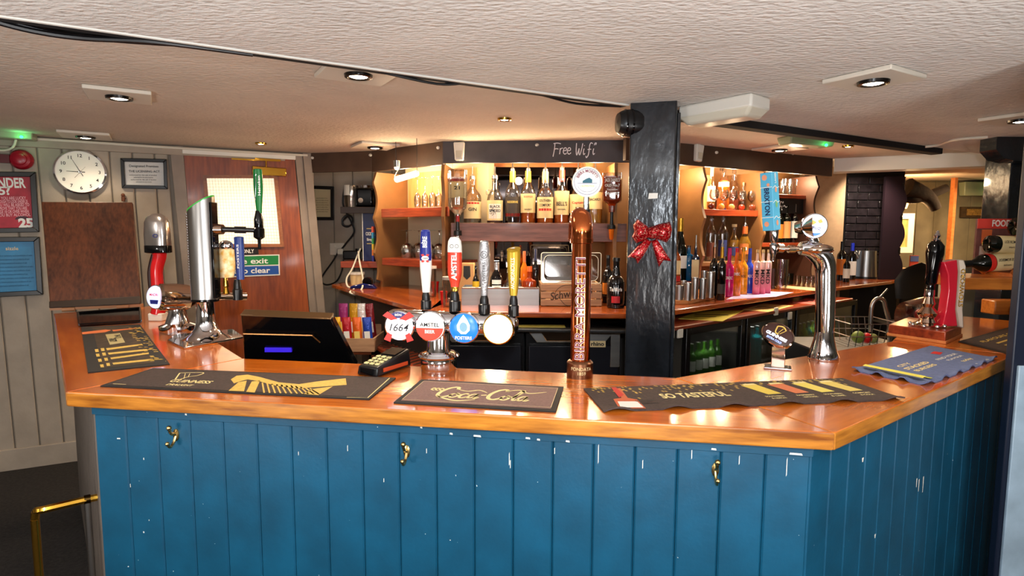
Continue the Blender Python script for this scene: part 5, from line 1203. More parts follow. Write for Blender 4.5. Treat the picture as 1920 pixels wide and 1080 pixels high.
# ------------------------------------------------ left alcove things
ay = 4.75
za = V(675, 389, ay).z; sx0, sx1 = V(646, 390, ay).x, V(705, 390, ay).x
shelf([(sx0, ay - .1), (sx1 + .05, ay - .1), (sx1 + .05, AY - .013), (sx0, AY - .013)], za - .05, za, mat('dark_shelf', (44, 32, 28), .5), 'dark bracket shelf carrying the glass jug by the wall')
za2 = V(675, 489, ay).z; shelf([(V(644, 390, ay).x, ay - .1), (sx1 + .1, ay - .1), (sx1 + .1, AY - .013), (V(644, 390, ay).x, AY - .013)], za2 - .05, za2, red_wood, 'red brown shelf carrying the blue book by the wall')
p = onz(660, ay + .05, za); h_ = V(660, 347, ay).z - za
o = thing('coffee_jug', 'glass jug with a white plastic body on the dark bracket shelf', 'jug', p); M = MW[o.name]
mb = MB(); mb.lathe([(0, 0), (.05, 0), (.06, h_ * .7), (.055, h_), (.052, h_), (.045, .01), (0, .01)], 20, M); obj('jug_body', mb, glassware, o)
mb = MB(); mb.lathe([(.062, h_ * .55), (.06, h_), (.0, h_ + .01)], 20, M, a0=PI * .6, a1=PI * 1.5); obj('white_panel', mb, plastic_w, o)
p = onz(684, ay + .05, za); o = thing('coffee_machine', 'small black coffee machine beside the glass jug on the dark shelf', 'appliance', p); h_ = V(684, 352, ay).z - za
mb = MB(); mb.box(p + Vector((.02, 0, h_ / 2)), (.14, .16, h_)); obj('housing', mb, gloss_black, o, bev=.02, bseg=3)
mb = MB(); mb.cyl(p + Vector((-.01, -.085, h_ * .35)), p + Vector((-.01, -.08, h_ * .35)), .02); obj('dial', mb, chrome_w, o)
mb = MB(); mb.cyl(p + Vector((.02, 0, h_)), p + Vector((.02, 0, h_ + .02)), .05); obj('top_cap', mb, chrome, o)
p = onz(690, ay - .02, za2); o = thing('book', 'dark blue recipe book standing on the red brown shelf', 'book', p); h_ = V(690, 397, ay).z - za2
mb = MB(); mb.box(p + Vector((.01, 0, h_ / 2)), (.10, .03, h_)); obj('cover', mb, mat('navy_cover', (22, 32, 80), .35), o, bev=.003)
mb = MB(); mb.box(p + Vector((-.041, -.001, h_ / 2)), (.006, .034, h_ * .99)); obj('spine_edge', mb, label_white, o)
T = FR(p + Vector((.02, -.0152, h_ * .55)), (1, 0, 0)); text(o, 'COCKTAIL', .036, T, ink_w, .02, fit=.075); text(o, 'Simple', .03, T @ Matrix.Translation((0, -.045, 0)), ink_w, .02, fit=.06)
mb = MB(); mb.quad([T @ Vector(q) for q in ((-.03, .04, .0005), (.03, .04, .0005), (.03, .045, .0005), (-.03, .045, .0005))]); mb.quad([T @ Vector(q) for q in ((-.03, -.08, .0005), (.03, -.08, .0005), (.03, -.075, .0005), (-.03, -.075, .0005))]); obj('rule_line', mb, ink_y, o)
p = onz(699, ay - .06, za2); o = thing('book', 'thin rainbow-striped booklet leaning beside the blue book', 'book', p); h_ = V(699, 425, ay).z - za2
for i, c in enumerate(((60, 60, 160), (220, 120, 40), (230, 190, 60), (60, 150, 80), (60, 150, 200), (230, 90, 60))):
    mb = MB(); mb.box(p + Vector((0, 0, h_ * (i + .5) / 6)), (.014, .05, h_ / 6)); obj('stripe', mb, mat('rainbow_%d' % i, c, .5), o)
p = V(632, 467, AY - .02); o = thing('wall_socket', 'white double wall socket on the boards left of the shelves', 'socket', p)
mb = MB(); mb.box(p + Vector((0, .002, 0)), (.125, .018, .105)); obj('faceplate', mb, plastic_w, o, bev=.004)
mb = MB(); mb.box(p + Vector((-.012, -.01, .025)), (.012, .006, .016)); obj('rocker', mb, white, o)
mb = MB(); mb.box(p + Vector((.04, -.03, -.02)), (.05, .045, .05)); obj('plug', mb, plastic_w, o, bev=.006)
p = V(660, 478, AY - .06); o = thing('power_adapter', 'black power adapter plugged in beside the white wall socket', 'adapter', p)
mb = MB(); mb.box(p + Vector((.0, 0, .0)), (.14, .08, .075)); obj('housing', mb, black, o, bev=.01)
mb = MB(); mb.cyl(p + Vector((.06, 0, .03)), p + Vector((.06, 0, .055)), .03); obj('round_plug', mb, black, o)
def cab(lab, pts, r, m_, y_=AY - .05):
    mb = MB(); mb.tube([V(*q, y_) if len(q) == 2 else V(*q) for q in pts], r, 8); p = V(*pts[0][:2], y_); return tag(obj('cable', mb, m_, at=p), lab, 'cable')
cab('black cable from the jug down to the coiled loop and plug', [(646, 350), (643, 380), (650, 400), (658, 415), (664, 435), (650, 455), (640, 468)], .008, cable_m)
cab('black cable coil hanging on the boards', [(652, 405), (643, 414), (643, 422), (652, 425), (661, 418), (660, 408), (651, 403), (642, 412), (645, 423), (655, 424)], .008, cable_m)
cab('black cable looping low from the socket to the back counter', [(634, 473), (624, 490), (608, 512), (602, 526), (612, 534), (630, 528), (641, 508), (644, 486)], .007, cable_m)
cab('white cable looping from the shelf to the back counter', [(676, 466, 4.6), (670, 480, 4.6), (660, 505, 4.5), (650, 522, 4.45), (652, 537, 4.35), (664, 541, 4.3), (656, 548, 4.2), (668, 552, 4.2), (679, 540, 4.25), (680, 520, 4.4), (674, 490, 4.5), (672, 472, 4.6)], .0065, cable_w)
p = onbc(682, 541); o = thing('tape_dispenser', 'shiny dark blue tape dispenser on the back counter by the upright', 'tape dispenser', p); M = MW[o.name]
mb = MB(); mb.hexa([M @ Vector(q) for q in ((-.1, -.03, 0), (.1, -.03, 0), (.07, -.03, .03), (.0, -.03, .04), (-.09, -.03, .02))], [M @ Vector(q) for q in ((-.1, .03, 0), (.1, .03, 0), (.07, .03, .03), (.0, .03, .04), (-.09, .03, .02))]); obj('base', mb, mat('navy_gloss', (20, 30, 90), .12), o, bev=.008)
mb = MB(); mb.cyl(M @ Vector((.03, -.02, .05)), M @ Vector((.03, .02, .05)), .035); obj('roll', mb, gloss_black, o)
p = onbc(670, 533); o = thing('sugar_pot', 'cream pot with a lid behind the blue tape dispenser', 'pot', p); M = MW[o.name]
mb = MB(); mb.lathe([(0, 0), (.05, 0), (.055, .08), (0, .082)], 20, M); obj('pot_body', mb, label_cream, o); mb = MB(); mb.lathe([(.06, .08), (.06, .098), (0, .1)], 20, M); obj('lid', mb, label_white, o)
# crisps box and paper towel under the counter tip, drip rack
by = K1[1] + .55; 
bx = V(668, 640, by); bxw = .26; p = Vector((bx.x, by, 0))
o = thing('snack_shelf_unit', 'low brown snack crate stand between the till and the back counter', 'stand', p); 
mb = MB(); zs = V(668, 650, by).z
for xx in (-.12, .14): mb.box((p.x + xx, by, zs / 2), (.02, .3, zs))
mb.box((p.x + .01, by, zs - .01), (.28, .3, .02)); obj('frame', mb, barrel_wood, o)
mb = MB(); 
for c_, d_ in (((.01, -.15, zs + .04), (.28, .012, .08)), ((.01, .15, zs + .06), (.28, .012, .12)), ((-.125, 0, zs + .04), (.012, .29, .08)), ((.145, 0, zs + .04), (.012, .29, .08))): mb.box((p.x + c_[0], by + c_[1], c_[2]), d_)
obj('tray_wall', mb, crate_wood, o)
pkc = [('yellow', (226, 170, 30)), ('red', (176, 30, 40)), ('orange', (226, 100, 30)), ('blue', (40, 70, 170)), ('purple', (150, 40, 110)), ('yellow black', (200, 150, 20)), ('white', (220, 214, 210)), ('dark red', (120, 24, 30))]
for i, (nm, c) in enumerate(pkc):
    col_, row = i % 4, i // 4; q = Vector((p.x - .085 + col_ * .062, by - .09 + row * .12, zs + .001)); a = rnd.uniform(-.25, .25)
    hh = .2 + row * .07
    T = Matrix.Translation(q) @ Matrix.Rotation(a * .4, 4, 'Y')
    mb = MB(); n_ = 8; vs = []; 
    for j in range(n_ + 1):
        v = j / n_; b2 = .014 * math.sin(PI * v) ** .5 + .001
        for k in range(9):
            u = k / 8; bb_ = b2 * math.sin(PI * u) ** .5 if 0 < u < 1 else 0
            vs.append(((u - .5) * .056, -bb_, v * hh))
    nb = len(vs)
    for j in range(n_ + 1):
        v = j / n_; b2 = .014 * math.sin(PI * v) ** .5 + .001
        for k in range(9):
            u = k / 8; bb_ = b2 * math.sin(PI * u) ** .5 if 0 < u < 1 else 0
            vs.append(((u - .5) * .056, bb_, v * hh))
    fs = []
    for j in range(n_):
        for k in range(8):
            a0_ = j * 9 + k; fs.append((a0_, a0_ + 1, a0_ + 10, a0_ + 9)); fs.append((nb + a0_, nb + a0_ + 9, nb + a0_ + 10, nb + a0_ + 1))
    mb.add(vs, fs, T); o2 = thing('crisp_packet', nm + ' snack packet standing in the brown crate, ' + ('front' if row == 0 else 'back') + ' row', 'packet', q, 0, 'snack packets in the brown crate')
    obj('packet', mb, mat('packet_%d' % i, c, .25, .2, bump=(50, .4)), o2)
    mb = MB(); mb.box((0, -.0165, hh * .45), (.034, .001, hh * .25), T); obj('printed_panel', mb, label_white if i % 2 else ink_y, o2)
p0 = [xy(G(686, 640, .84)), xy(G(800, 696, .84)), xy(G(830, 660, .84)), xy(G(740, 632, .84))]
z_ = .84; P = [xy(G(688, 640, z_)), xy(G(775, 690, z_)), xy(G(850, 668, z_)), xy(G(752, 630, z_))]
o = thing('drip_rack', 'slatted steel draining rack on a low shelf left of the tap pedestal', 'rack', (*P[0], 0))
mb = MB(); mb.prism(P, z_ - .02, z_); obj('wood_base', mb, red_wood, o)
mb = MB()
for i in range(15):
    a, b = bil(P, .03 + i * .067, .04), bil(P, .03 + i * .067, .96); mb.cyl((*a, z_ + .008), (*b, z_ + .008), .0035, seg=6)
obj('slats', mb, steel, o, kind='stuff')
mb = MB(); 
for q in P: mb.cyl((*lerp(q, bil(P, .5, .5), .1), 0), (*lerp(q, bil(P, .5, .5), .1), z_ - .02), .015, seg=8)
obj('leg', mb, black, o)

# =================================================================== ON THE FRONT BAR
def pxpoly(mb, pts, z): mb.add([G(x, y, z) for x, y in pts], [tuple(range(len(pts)))])
def pxline(mb, pts, wd, z, smooth=True):
    P = [G(x, y, z) for x, y in pts]; mb2 = MB(); ribbon(mb2, [(p.x, p.y) for p in P], wd, Matrix.Translation((0, 0, z)), lift=0, smooth=smooth); mb.add(mb2.v, mb2.f)
def orient(P):
    A2 = sum(P[i][0] * P[(i + 1) % len(P)][1] - P[(i + 1) % len(P)][0] * P[i][1] for i in range(len(P))); return P if A2 > 0 else P[::-1]
def bar_mat(lab, corners, base, border, th=.004, wave=0, inset_=.04, sides=()):
    P = [xy(G(*c, CT + th)) for c in corners]
    o = thing('bar_mat', lab, 'bar mat', (*P[0], CT), 0)
    if wave:
        nu, nv = 60, 24; vs = []; 
        for top in (1, 0):
            for j in range(nv + 1):
                for i in range(nu + 1):
                    u, v = i / nu, j / nv; p = bil(P, u, v); q = 0
                    if 'bottom' in sides: q = max(q, max(0, (v - .82) / .18) ** 1.5 * max(0, math.sin(u * 34)) )
                    if 'left' in sides: q = max(q, max(0, (.12 - u) / .12) ** 1.5 * max(0, math.sin(v * 19 + 1)))
                    vs.append((p[0], p[1], CT + .0003 + q * wave + (th if top else 0)))
        fs = []; n0 = (nu + 1) * (nv + 1)
        for j in range(nv):
            for i in range(nu):
                a = j * (nu + 1) + i; fs.append((a, a + nu + 1, a + nu + 2, a + 1)); fs.append((n0 + a, n0 + a + 1, n0 + a + nu + 2, n0 + a + nu + 1))
        for i in range(nu):
            a = nv * (nu + 1) + i; fs += [(a, n0 + a, n0 + a + 1, a + 1), (i, i + 1, n0 + i + 1, n0 + i)]
        for j in range(nv):
            a = j * (nu + 1); b = a + nu; fs += [(a, n0 + a, n0 + a + nu + 1, a + nu + 1), (b, b + nu + 1, n0 + b + nu + 1, n0 + b)]
        mb = MB(); mb.add(vs, fs)
    else:
        mb = MB(); mb.prism(orient(P), CT + .0002, CT + th)
    obj('rubber_base', mb, border, o, smooth=60)
    z = CT + th + .0007; e = inset_; ar = math.dist(P[0], P[1]) / math.dist(P[1], P[2])
    if not wave:
        mb = MB(); bilpoly(mb, P, [(e / ar, 1 - e), (1 - e / ar, 1 - e), (1 - e / ar, e), (e / ar, e)], z); obj('printed_face', mb, base, o, smooth=0)
    return o, P, z + .0006
rub = mat('black_rubber', (30, 27, 26), .75, noise=(80, .2)); rub2 = mat('brown_black_print', (64, 50, 46), .8, noise=(120, .25), bump=(200, .3))
mauve = mat('faded_mauve_print', (128, 98, 90), .8, noise=(160, .15), bump=(260, .3))
cream_ink = mat('cream_print', (232, 214, 150), .8, noise=(120, .1)); gold_ink = mat('gold_print', (206, 172, 84), .8, noise=(120, .15))
# harp mat
o, P, z = bar_mat('long dark bar mat printed Guinness with a gold harp on the front worktop', [(287, 690), (742, 708), (692, 748), (188, 723)], rub2, rub, inset_=.05)
biltext(o, P, 'GUINNESS', .285, .64, .18, cream_ink, z, .16, .02); biltext(o, P, 'DRAUGHT', .275, .82, .11, cream_ink, z, .10)
c4 = lambda X, Y: (100 + X / 2.909, 560 + Y / 2.909)
mb = MB()
for pl in ([(968, 440), (1000, 420), (1060, 414), (1130, 428), (1120, 450), (1060, 440), (1015, 452), (985, 462)], [(1130, 428), (1230, 456), (1340, 466), (1330, 490), (1210, 474), (1120, 450)], [(1340, 466), (1450, 450), (1595, 434), (1600, 470), (1460, 480), (1330, 490)],
           [(1010, 455), (1055, 447), (1040, 505), (955, 502)], [(1082, 452), (1128, 446), (1098, 512), (1052, 508)], [(1415, 492), (1525, 478), (1445, 526), (1365, 520)]):
    pxpoly(mb, [c4(*q) for q in pl][::-1], z)
obj('harp_emblem', mb, gold_ink, o, smooth=0)
mb = MB()
for i in range(11):
    a = (1140 + i * 26, 458 + i * 3 if i < 6 else 473 + (i - 6) * 4); b = (1110 + i * 30 + 40, 513 + i * .8)
    pxline(mb, [c4(*a), c4(*b)], .0045, z, False)
obj('harp_strings', mb, gold_ink, o, smooth=0, kind='stuff')
mb = MB(); pxline(mb, [c4(690, 405), c4(815, 403), c4(790, 418), c4(740, 425), c4(690, 440)], .004, z); pxline(mb, [c4(690, 405), c4(665, 440), c4(700, 440)], .004, z, False); pxline(mb, [c4(720, 408), c4(712, 436)], .002, z, False); pxline(mb, [c4(745, 408), c4(735, 428)], .002, z, False)
pxline(mb, [c4(325, 464), c4(396, 467)], .003, z, False); pxline(mb, [c4(1835, 432), c4(1715, 540), c4(1600, 538)], .003, z, False); obj('small_harp', mb, cream_ink, o, smooth=0, kind='stuff')
# script mat
o, P, z = bar_mat('mauve and black bar mat with flowing cream Coca-Cola script', [(790, 711), (1057, 725), (1042, 771), (738, 754)], mauve, rub, inset_=.06)
mb = MB()
S = {'C': [((1.25, 1.45), (1.0, 1.85), (.45, 1.6), (.15, .85), (.3, .2), (.8, 0), (1.4, .4))], 'o': [((.35, .75), (.08, .55), (.1, .1), (.4, 0), (.62, .3), (.5, .7), (.3, .72), (.5, .55), (.8, .6))], 'c': [((.6, .6), (.4, .78), (.12, .5), (.15, .1), (.4, 0), (.75, .25))], 'a': [((.6, .7), (.3, .75), (.08, .4), (.2, .02), (.5, .2), (.65, .75), (.6, .2), (.72, 0), (.95, .25))], 'l': [((.1, .4), (.5, 1.5), (.45, 1.85), (.3, 1.6), (.2, .4), (.35, 0), (.6, .25))]}
x = 0; W_, H_ = 8.6, 2.0
def suv(px_, py_): return bil(P, .2 + (px_ + .22 * py_) / W_ * .68, .72 - py_ / H_ * .46)
for ch, adv, wd in (('C', 1.25, .011), ('o', .75, .0075), ('c', .72, .0075), ('a', .95, .0075), ('-', .5, .005), ('C', 1.25, .011), ('o', .78, .0075), ('l', .55, .0075), ('a', 1.0, .0075)):
    if ch != '-':
        for st in S[ch]:
            q = [suv(x + a, b) for a, b in st]; ribbon(mb, q, wd, Matrix.Translation((0, 0, z)), lift=0, taper=False)
    else: ribbon(mb, [suv(x, .6), suv(x + .4, .7)], .008, Matrix.Translation((0, 0, z)), lift=0)
    x += adv
ribbon(mb, [suv(1.25, 1.45), suv(2.2, 1.2), suv(3.0, 1.5), suv(3.9, 1.1)], .007, Matrix.Translation((0, 0, z)), lift=0, taper=True)
ribbon(mb, [suv(.3, .15), suv(1.2, -.25), suv(2.4, -.5), suv(3.6, -.15)], .009, Matrix.Translation((0, 0, z)), lift=0, taper=True)
ribbon(mb, [suv(5.2, 1.5), suv(6.2, 1.9), suv(7.2, 1.4), suv(8.5, 1.8)], .008, Matrix.Translation((0, 0, z)), lift=0, taper=True)
for dx in (-.9, -.55, -.2):
    ribbon(mb, [suv(dx + .3, 1.3), suv(dx + .05, 1.5), suv(dx, 1.2), suv(dx + .3, 1.05)], .006, Matrix.Translation((0, 0, z)), lift=0)
obj('lettering', mb, cream_ink, o, smooth=0)
mb = MB(); e1, e2 = .035, .11
for a, b in (((e1, e2), (1 - e1, e2)), ((1 - e1, e2), (1 - e1, 1 - e2)), ((1 - e1, 1 - e2), (e1, 1 - e2)), ((e1, 1 - e2), (e1, e2))): ribbon(mb, [bil(P, *a), bil(P, *b)], .0015, Matrix.Translation((0, 0, z)), lift=0)
obj('border_line', mb, label_cream, o, smooth=0)
# wavy so tasteful mat
o, P, z = bar_mat('long wavy-edged bar mat printed SO TASTEFUL beside the corner of the worktop', [(1094, 728), (1580, 709), (1697, 748), (1132, 771)], None, rub2, wave=.009, sides=('bottom',))
z -= .0004; biltext(o, P, 'SO TASTEFUL', .345, .52, .27, cream_ink, z, .235, .03)
mb = MB(); rr = random.Random(5)
for i in range(150):
    u = rr.uniform(.02, .97); v = rr.betavariate(1, 3.6) * .6; s_ = .006; k = rr.choice((0, 1))
    if .53 < u < .9 and v > .18: continue
    bilpoly(mb, P, [(u, v), (u + s_, v), (u + s_ + .004, v + .045), (u + .004, v + .045)][::-1], z)
obj('confetti_print', mb, gold_ink, o, smooth=0, kind='stuff')
for u, c in ((.56, (222, 196, 80)), (.66, (214, 120, 76)), (.755, (228, 210, 96)), (.86, (220, 196, 100))):
    mb = MB(); bilpoly(mb, P, [(u, .18), (u + .062, .15), (u + .082, .60), (u + .03, .62)][::-1], z + .0003); obj('drink_print', mb, mat('drink_print_%d' % int(u * 100), c, .7), o, smooth=0)
    mb = MB(); bilpoly(mb, P, [(u + .015, .12), (u + .06, .11), (u + .064, .17), (u + .012, .19)][::-1], z + .0006); obj('foam_print', mb, cream_ink, o, smooth=0)
for u, t1_, t2_ in ((.59, 'SOUTHERN', '& LEMON'), (.70, 'RASPBERRY', 'LEMONADE'), (.80, 'SOUTHERN', '& LIME'), (.905, 'COMFORT', '& COLA')):
    biltext(o, P, t1_, u + .01, .70, .06, cream_ink, z, .065, .02); biltext(o, P, t2_, u + .012, .78, .06, cream_ink, z, .05, .02)
c5 = lambda X, Y: (1080 + X / 2.2857, 560 + Y / 2.2857)
mb = MB(); pxpoly(mb, [c5(*q) for q in ((185, 470), (160, 430), (195, 425), (165, 385), (190, 383), (222, 425), (262, 432), (300, 470))], z + .0002); obj('bottle_print', mb, mat('bottle_print', (196, 96, 60), .7), o, smooth=0)
mb = MB(); pxpoly(mb, [c5(*q) for q in ((192, 466), (178, 440), (262, 440), (290, 466))], z + .0006); obj('label_print', mb, label_white, o, smooth=0)
mb = MB(); pxpoly(mb, [c5(*q) for q in ((150, 380), (172, 380), (205, 412), (185, 424))], z + .0008); obj('neck_print', mb, red_ink, o, smooth=0)
biltext(o, P, 'SOUTHERN', .158, .68, .075, ink, z + .0006, .062, .02); biltext(o, P, 'COMFORT', .163, .78, .075, ink, z + .0006, .062, .02)
# blue mat
o, P, z = bar_mat('blue grey bar mat with curled edges and cream lettering on the right worktop', [(1597, 693), (1745, 648), (1870, 672), (1738, 722)], None, mat('faded_blue_print', (92, 106, 146), .8, noise=(90, .15), bump=(200, .4)), wave=.012, sides=('bottom', 'left'))
z -= .0004
biltext(o, P, 'CITY', .33, .34, .10, cream_ink, z, .14, .02); biltext(o, P, 'STACKED', .38, .47, .11, cream_ink, z, .28, .03); biltext(o, P, 'BURGERS', .37, .60, .10, cream_ink, z, .25, .02)
mb = MB(); bilpoly(mb, P, [(.76, .25), (.84, .22), (.86, .34), (.78, .38)][::-1], z); obj('red_mark', mb, red_ink, o, smooth=0)
biltext(o, P, 'FIND YOUR', .76, .50, .09, label_white, z, .28, .01); biltext(o, P, 'FLAVOUR', .77, .61, .07, label_white, z, .22, .01); biltext(o, P, 'today', .78, .76, .10, cream_ink, z, .14, .01); biltext(o, P, 'enjoy responsibly', .83, .94, .06, label_white, z, .22, .01)
mb = MB(); bilpoly(mb, P, [(.055, .08), (.10, .06), (.10, .88), (.045, .9)][::-1], z + .011); obj('yellow_band', mb, mat('lemon_print', (226, 216, 90), .7), o, smooth=0)
mb = MB(); bilpoly(mb, P, [(.12, .1), (.145, .1), (.15, .92), (.125, .92)][::-1], z + .003); obj('lime_band', mb, mat('lime_print', (170, 176, 60), .7), o, smooth=0)
# left mat
o, P, z = bar_mat('dark bar mat printed with four pale stripes, on the left return of the worktop', [(152, 613), (262, 608), (318, 682), (165, 698)], mat('olive_brown_print', (58, 44, 30), .8, noise=(40, .4)), rub, inset_=.04)
c6 = lambda X, Y: (140 + X / 7.716, 570 + Y / 7.714)
mb = MB()
for pl in ([(455, 640), (975, 575), (985, 595), (470, 668)], [(480, 705), (1040, 650), (1055, 672), (495, 732)], [(515, 775), (1070, 700), (1075, 722), (530, 800)], [(545, 850), (1130, 790), (1145, 815), (560, 876)]): pxpoly(mb, [c6(*q) for q in pl], z)
for q in ((290, 655), (375, 640), (305, 720), (395, 705), (335, 795), (425, 780), (365, 875), (455, 855)): pxpoly(mb, [c6(q[0], q[1]), c6(q[0] + 50, q[1] - 4), c6(q[0] + 60, q[1] + 38), c6(q[0] + 12, q[1] + 42)], z)
obj('stripe_print', mb, gold_ink, o, smooth=0, kind='stuff')
mb = MB(); pxpoly(mb, [c6(*q) for q in ((445, 440), (655, 420), (730, 555), (510, 590))], z); obj('label_print', mb, mat('pale_olive_print', (170, 156, 110), .8), o, smooth=0)
T = FR((*xy(G(*c6(585, 500), z)), z + .0006), (-.25, -1, 0), (1, -.25, 0)); text(o, 'THAT IS', .028, FR(G(*c6(620, 470), z + .0004), Vector((*dO, 0)) * 0 + (G(*c6(510, 590), z) - G(*c6(445, 440), z)), (G(*c6(655, 420), z) - G(*c6(445, 440), z))), ink, .02)
text(o, 'TASTY', .034, FR(G(*c6(545, 520), z + .0004), (G(*c6(510, 590), z) - G(*c6(445, 440), z)), (G(*c6(655, 420), z) - G(*c6(445, 440), z))), ink, .03)
mb = MB(); pxpoly(mb, [c6(*q) for q in ((105, 408), (450, 368), (530, 378), (440, 408), (110, 440))], z); pxpoly(mb, [c6(*q) for q in ((540, 375), (900, 345), (890, 355), (560, 395))], z); obj('pen_print', mb, mat('orange_print', (206, 110, 60), .7), o, smooth=0)
mb = MB(); rr = random.Random(9)
for i in range(70):
    u = rr.uniform(.72, .98); v = rr.uniform(.1, .95); bilpoly(mb, P, [(u, v), (min(.97, u + rr.uniform(.02, .09)), v + .002), (min(.97, u + .06), v + .012), (u, v + .01)][::-1], z)
obj('barley_print', mb, gold_ink, o, smooth=0, kind='stuff')
# far right mat
o, P, z = bar_mat('brown bar mat with gold lettering at the far right end of the worktop', [(1797, 640), (1915, 607), (1998, 634), (1905, 666)], rub2, rub, inset_=.05)
biltext(o, P, 'FLAVOURS OF GOLD', .5, .28, .13, gold_ink, z, .75, .02); mb = MB(); 
for v in (.45, .6, .75): bilpoly(mb, P, [(.2, v), (.95, v), (.95, v + .05), (.2, v + .05)][::-1], z)
obj('stripe_print', mb, gold_ink, o, smooth=0)

# black tray and raised flap at the left end
P = [xy(G(*c, CT)) for c in ((146, 590), (262, 581), (264, 606), (150, 613))]
o = thing('drip_tray', 'black glossy drip tray below the raised brown hatch flap', 'tray', (*P[0], CT)); Po = orient(P)
mb = MB(); mb.prism(Po, CT, CT + .006); obj('tray_base', mb, gloss_black, o)
mb = MB()
for i in range(4): a, b = Po[i], Po[(i + 1) % 4]; mb.tube([(a[0], a[1], CT + .011), (b[0], b[1], CT + .011)], .006, 6, False)
obj('rim', mb, gloss_black, o)
a, b, c, d = V(93, 566, 3.30), V(263, 556, 3.47), V(248, 379, 3.66), V(77, 378, 3.50)
nf = (b - a).cross(d - a).normalized(); nf = nf if nf.y < 0 else -nf
o = thing('hatch_flap', 'dark brown wooden bar hatch flap raised against the grey boarded wall', 'hatch flap', (a.x, a.y, CT))
mb = MB(); mb.hexa([a, b, c, d], [p - nf * .035 for p in (a, b, c, d)]); obj('flap_board', mb, flap_wood, o, bev=.004)
a2, b2 = V(93, 578, 3.27), V(263, 570, 3.44)
mb = MB(); mb.hexa([a2 + nf * .01, b2 + nf * .01, b + nf * .01, a + nf * .01], [a2 - nf * .03, b2 - nf * .03, b - nf * .03, a - nf * .03]); obj('nosing', mb, mat('flap_nosing', (58, 46, 40), .5), o, bev=.003)
mb = MB()
for t_ in (.2, .8): q = a2.lerp(b2, t_); mb.cyl(q - (b2 - a2).normalized() * .03 + Vector((0, 0, -.012)), q + (b2 - a2).normalized() * .03 + Vector((0, 0, -.012)), .012)
mb.hexa([Vector((a2.x, a2.y - .0, CT)), Vector((b2.x, b2.y, CT)), Vector((b2.x, b2.y + .03, CT)), Vector((a2.x, a2.y + .03, CT))], [a2, b2, b2 + Vector((0, .03, 0)), a2 + Vector((0, .03, 0))])
obj('hinge', mb, mat('pale_hinge_wood', (170, 120, 84), .5), o)
p = LP(231, 372, .03); mb = MB(); mb.cyl(p + Vector((0, 0, -.02)), p + Vector((0, 0, .012)), .011); mb.sphere(p + Vector((0, 0, .022)), .012, 12); mb.cyl(p, p + Vector((0, .04, 0)), .006); tag(obj('wall_hook', mb, flap_wood, at=p), 'small dark wooden catch peg on the wall above the hatch flap', 'hook')

# ---------------- fonts and handles
def lensdisc(parent, C, r, nrm, face, rimm=None, depth=.03, nm='badge_face'):
    nrm = Vector(nrm).normalized(); rt = Vector((0, 0, 1)).cross(nrm).normalized(); T = FR(C, rt)
    T = Matrix((rt, nrm.cross(rt), nrm)).transposed().to_4x4(); T.translation = Vector(C)
    mb = MB(); mb.lathe([(r * .9, -depth), (r * 1.04, -depth * .6), (r * 1.06, 0), (r * .98, .003), (r * .95, -.001)], 30, T); obj('bezel', mb, rimm or chrome, parent)
    mb = MB(); mb.lathe([(r * .96, 0), (r * .8, .004), (r * .4, .007), (0, .008)], 30, T); obj(nm, mb, face, parent)
    return T @ Matrix.Translation((0, 0, .0085))
def handle(parent, px_, y0_, y1_, Y, ws, mt_, nm='tap_handle', seg=20, flat=.7):   # ws: half widths in px bottom->top
    p0, p1 = V(px_, y0_, Y), V(px_, y1_, Y); k = Y / F_PX; n_ = len(ws)
    h_ = p1.z - p0.z; pr = [(w_ * k, h_ * i / (n_ - 1)) for i, w_ in enumerate(ws)]; pr = [(0, 0)] + pr + [(pr[-1][0] * .7, h_ + .003), (0, h_ + .004)]
    # smooth the profile
    q = [Vector((a, b, 0)) for a, b in pr[1:-2]]; q = catmull(q, 4) if len(q) > 2 else q
    mb = MB(); mb.lathe([(0, 0)] + [(max(.001, v.x), v.y) for v in q] + pr[-2:], seg, Matrix.Translation((p0.x, Y, p0.z)), flat=flat)
    return obj(nm, mb, mt_, parent), Vector((p0.x, Y, p0.z)), h_
def collar(parent, px_, y0_, y1_, Y, w_, mt_=None):
    p0, p1 = V(px_, y0_, Y), V(px_, y1_, Y); k = Y / F_PX; h_ = p1.z - p0.z
    mb = MB(); mb.lathe([(w_ * k, 0), (w_ * k, h_ * .5), (w_ * k * .8, h_ * .55), (w_ * k * .75, h_ * .8), (w_ * k * .55, h_), (0, h_)], 16, Matrix.Translation((p0.x, Y, p0.z))); obj('collar', mb, mt_ or black, parent)
# four-tap font
pb_ = G(823, 690, CT); Y4 = pb_.y
o = thing('beer_font', 'chrome T-shaped font with four lit round badges and four tap handles', 'beer tap', pb_); M = MW[o.name]
zc = V(823, 606, Y4).z
mb = MB(); mb.lathe([(.058, 0), (.060, .004), (.060, .045), (.053, .055), (.040, .058), (.038, .07), (.036, zc - CT - .03)], 28, M); obj('pedestal', mb, chrome, o)
mb = MB(); mb.lathe([(.064, .038), (.068, .044), (.064, .05), (.058, .05)], 28, M); obj('flange', mb, chrome, o)
A_ = Vector((*xy(V(736, 604, Y4 + .035)), zc + .006)); B_ = Vector((*xy(V(962, 612, Y4 - .02)), zc - .004)); ax = (B_ - A_).normalized()
mb = MB(); T = Matrix.Translation(A_) @ ax.to_track_quat('Z', 'Y').to_matrix().to_4x4(); Lb = (B_ - A_).length
mb.lathe([(0, -.02), (.02, -.018), (.032, -.008), (.037, .005), (.037, Lb - .005), (.032, Lb + .008), (.02, Lb + .016), (0, Lb + .018)], 28, T); obj('cross_tube', mb, chrome, o)
nb_ = Vector((ax.y, -ax.x, 0)).normalized()
wl_ = lambda n_, c, e=1.6: mat(n_, c, .3, emit=e)
K = []
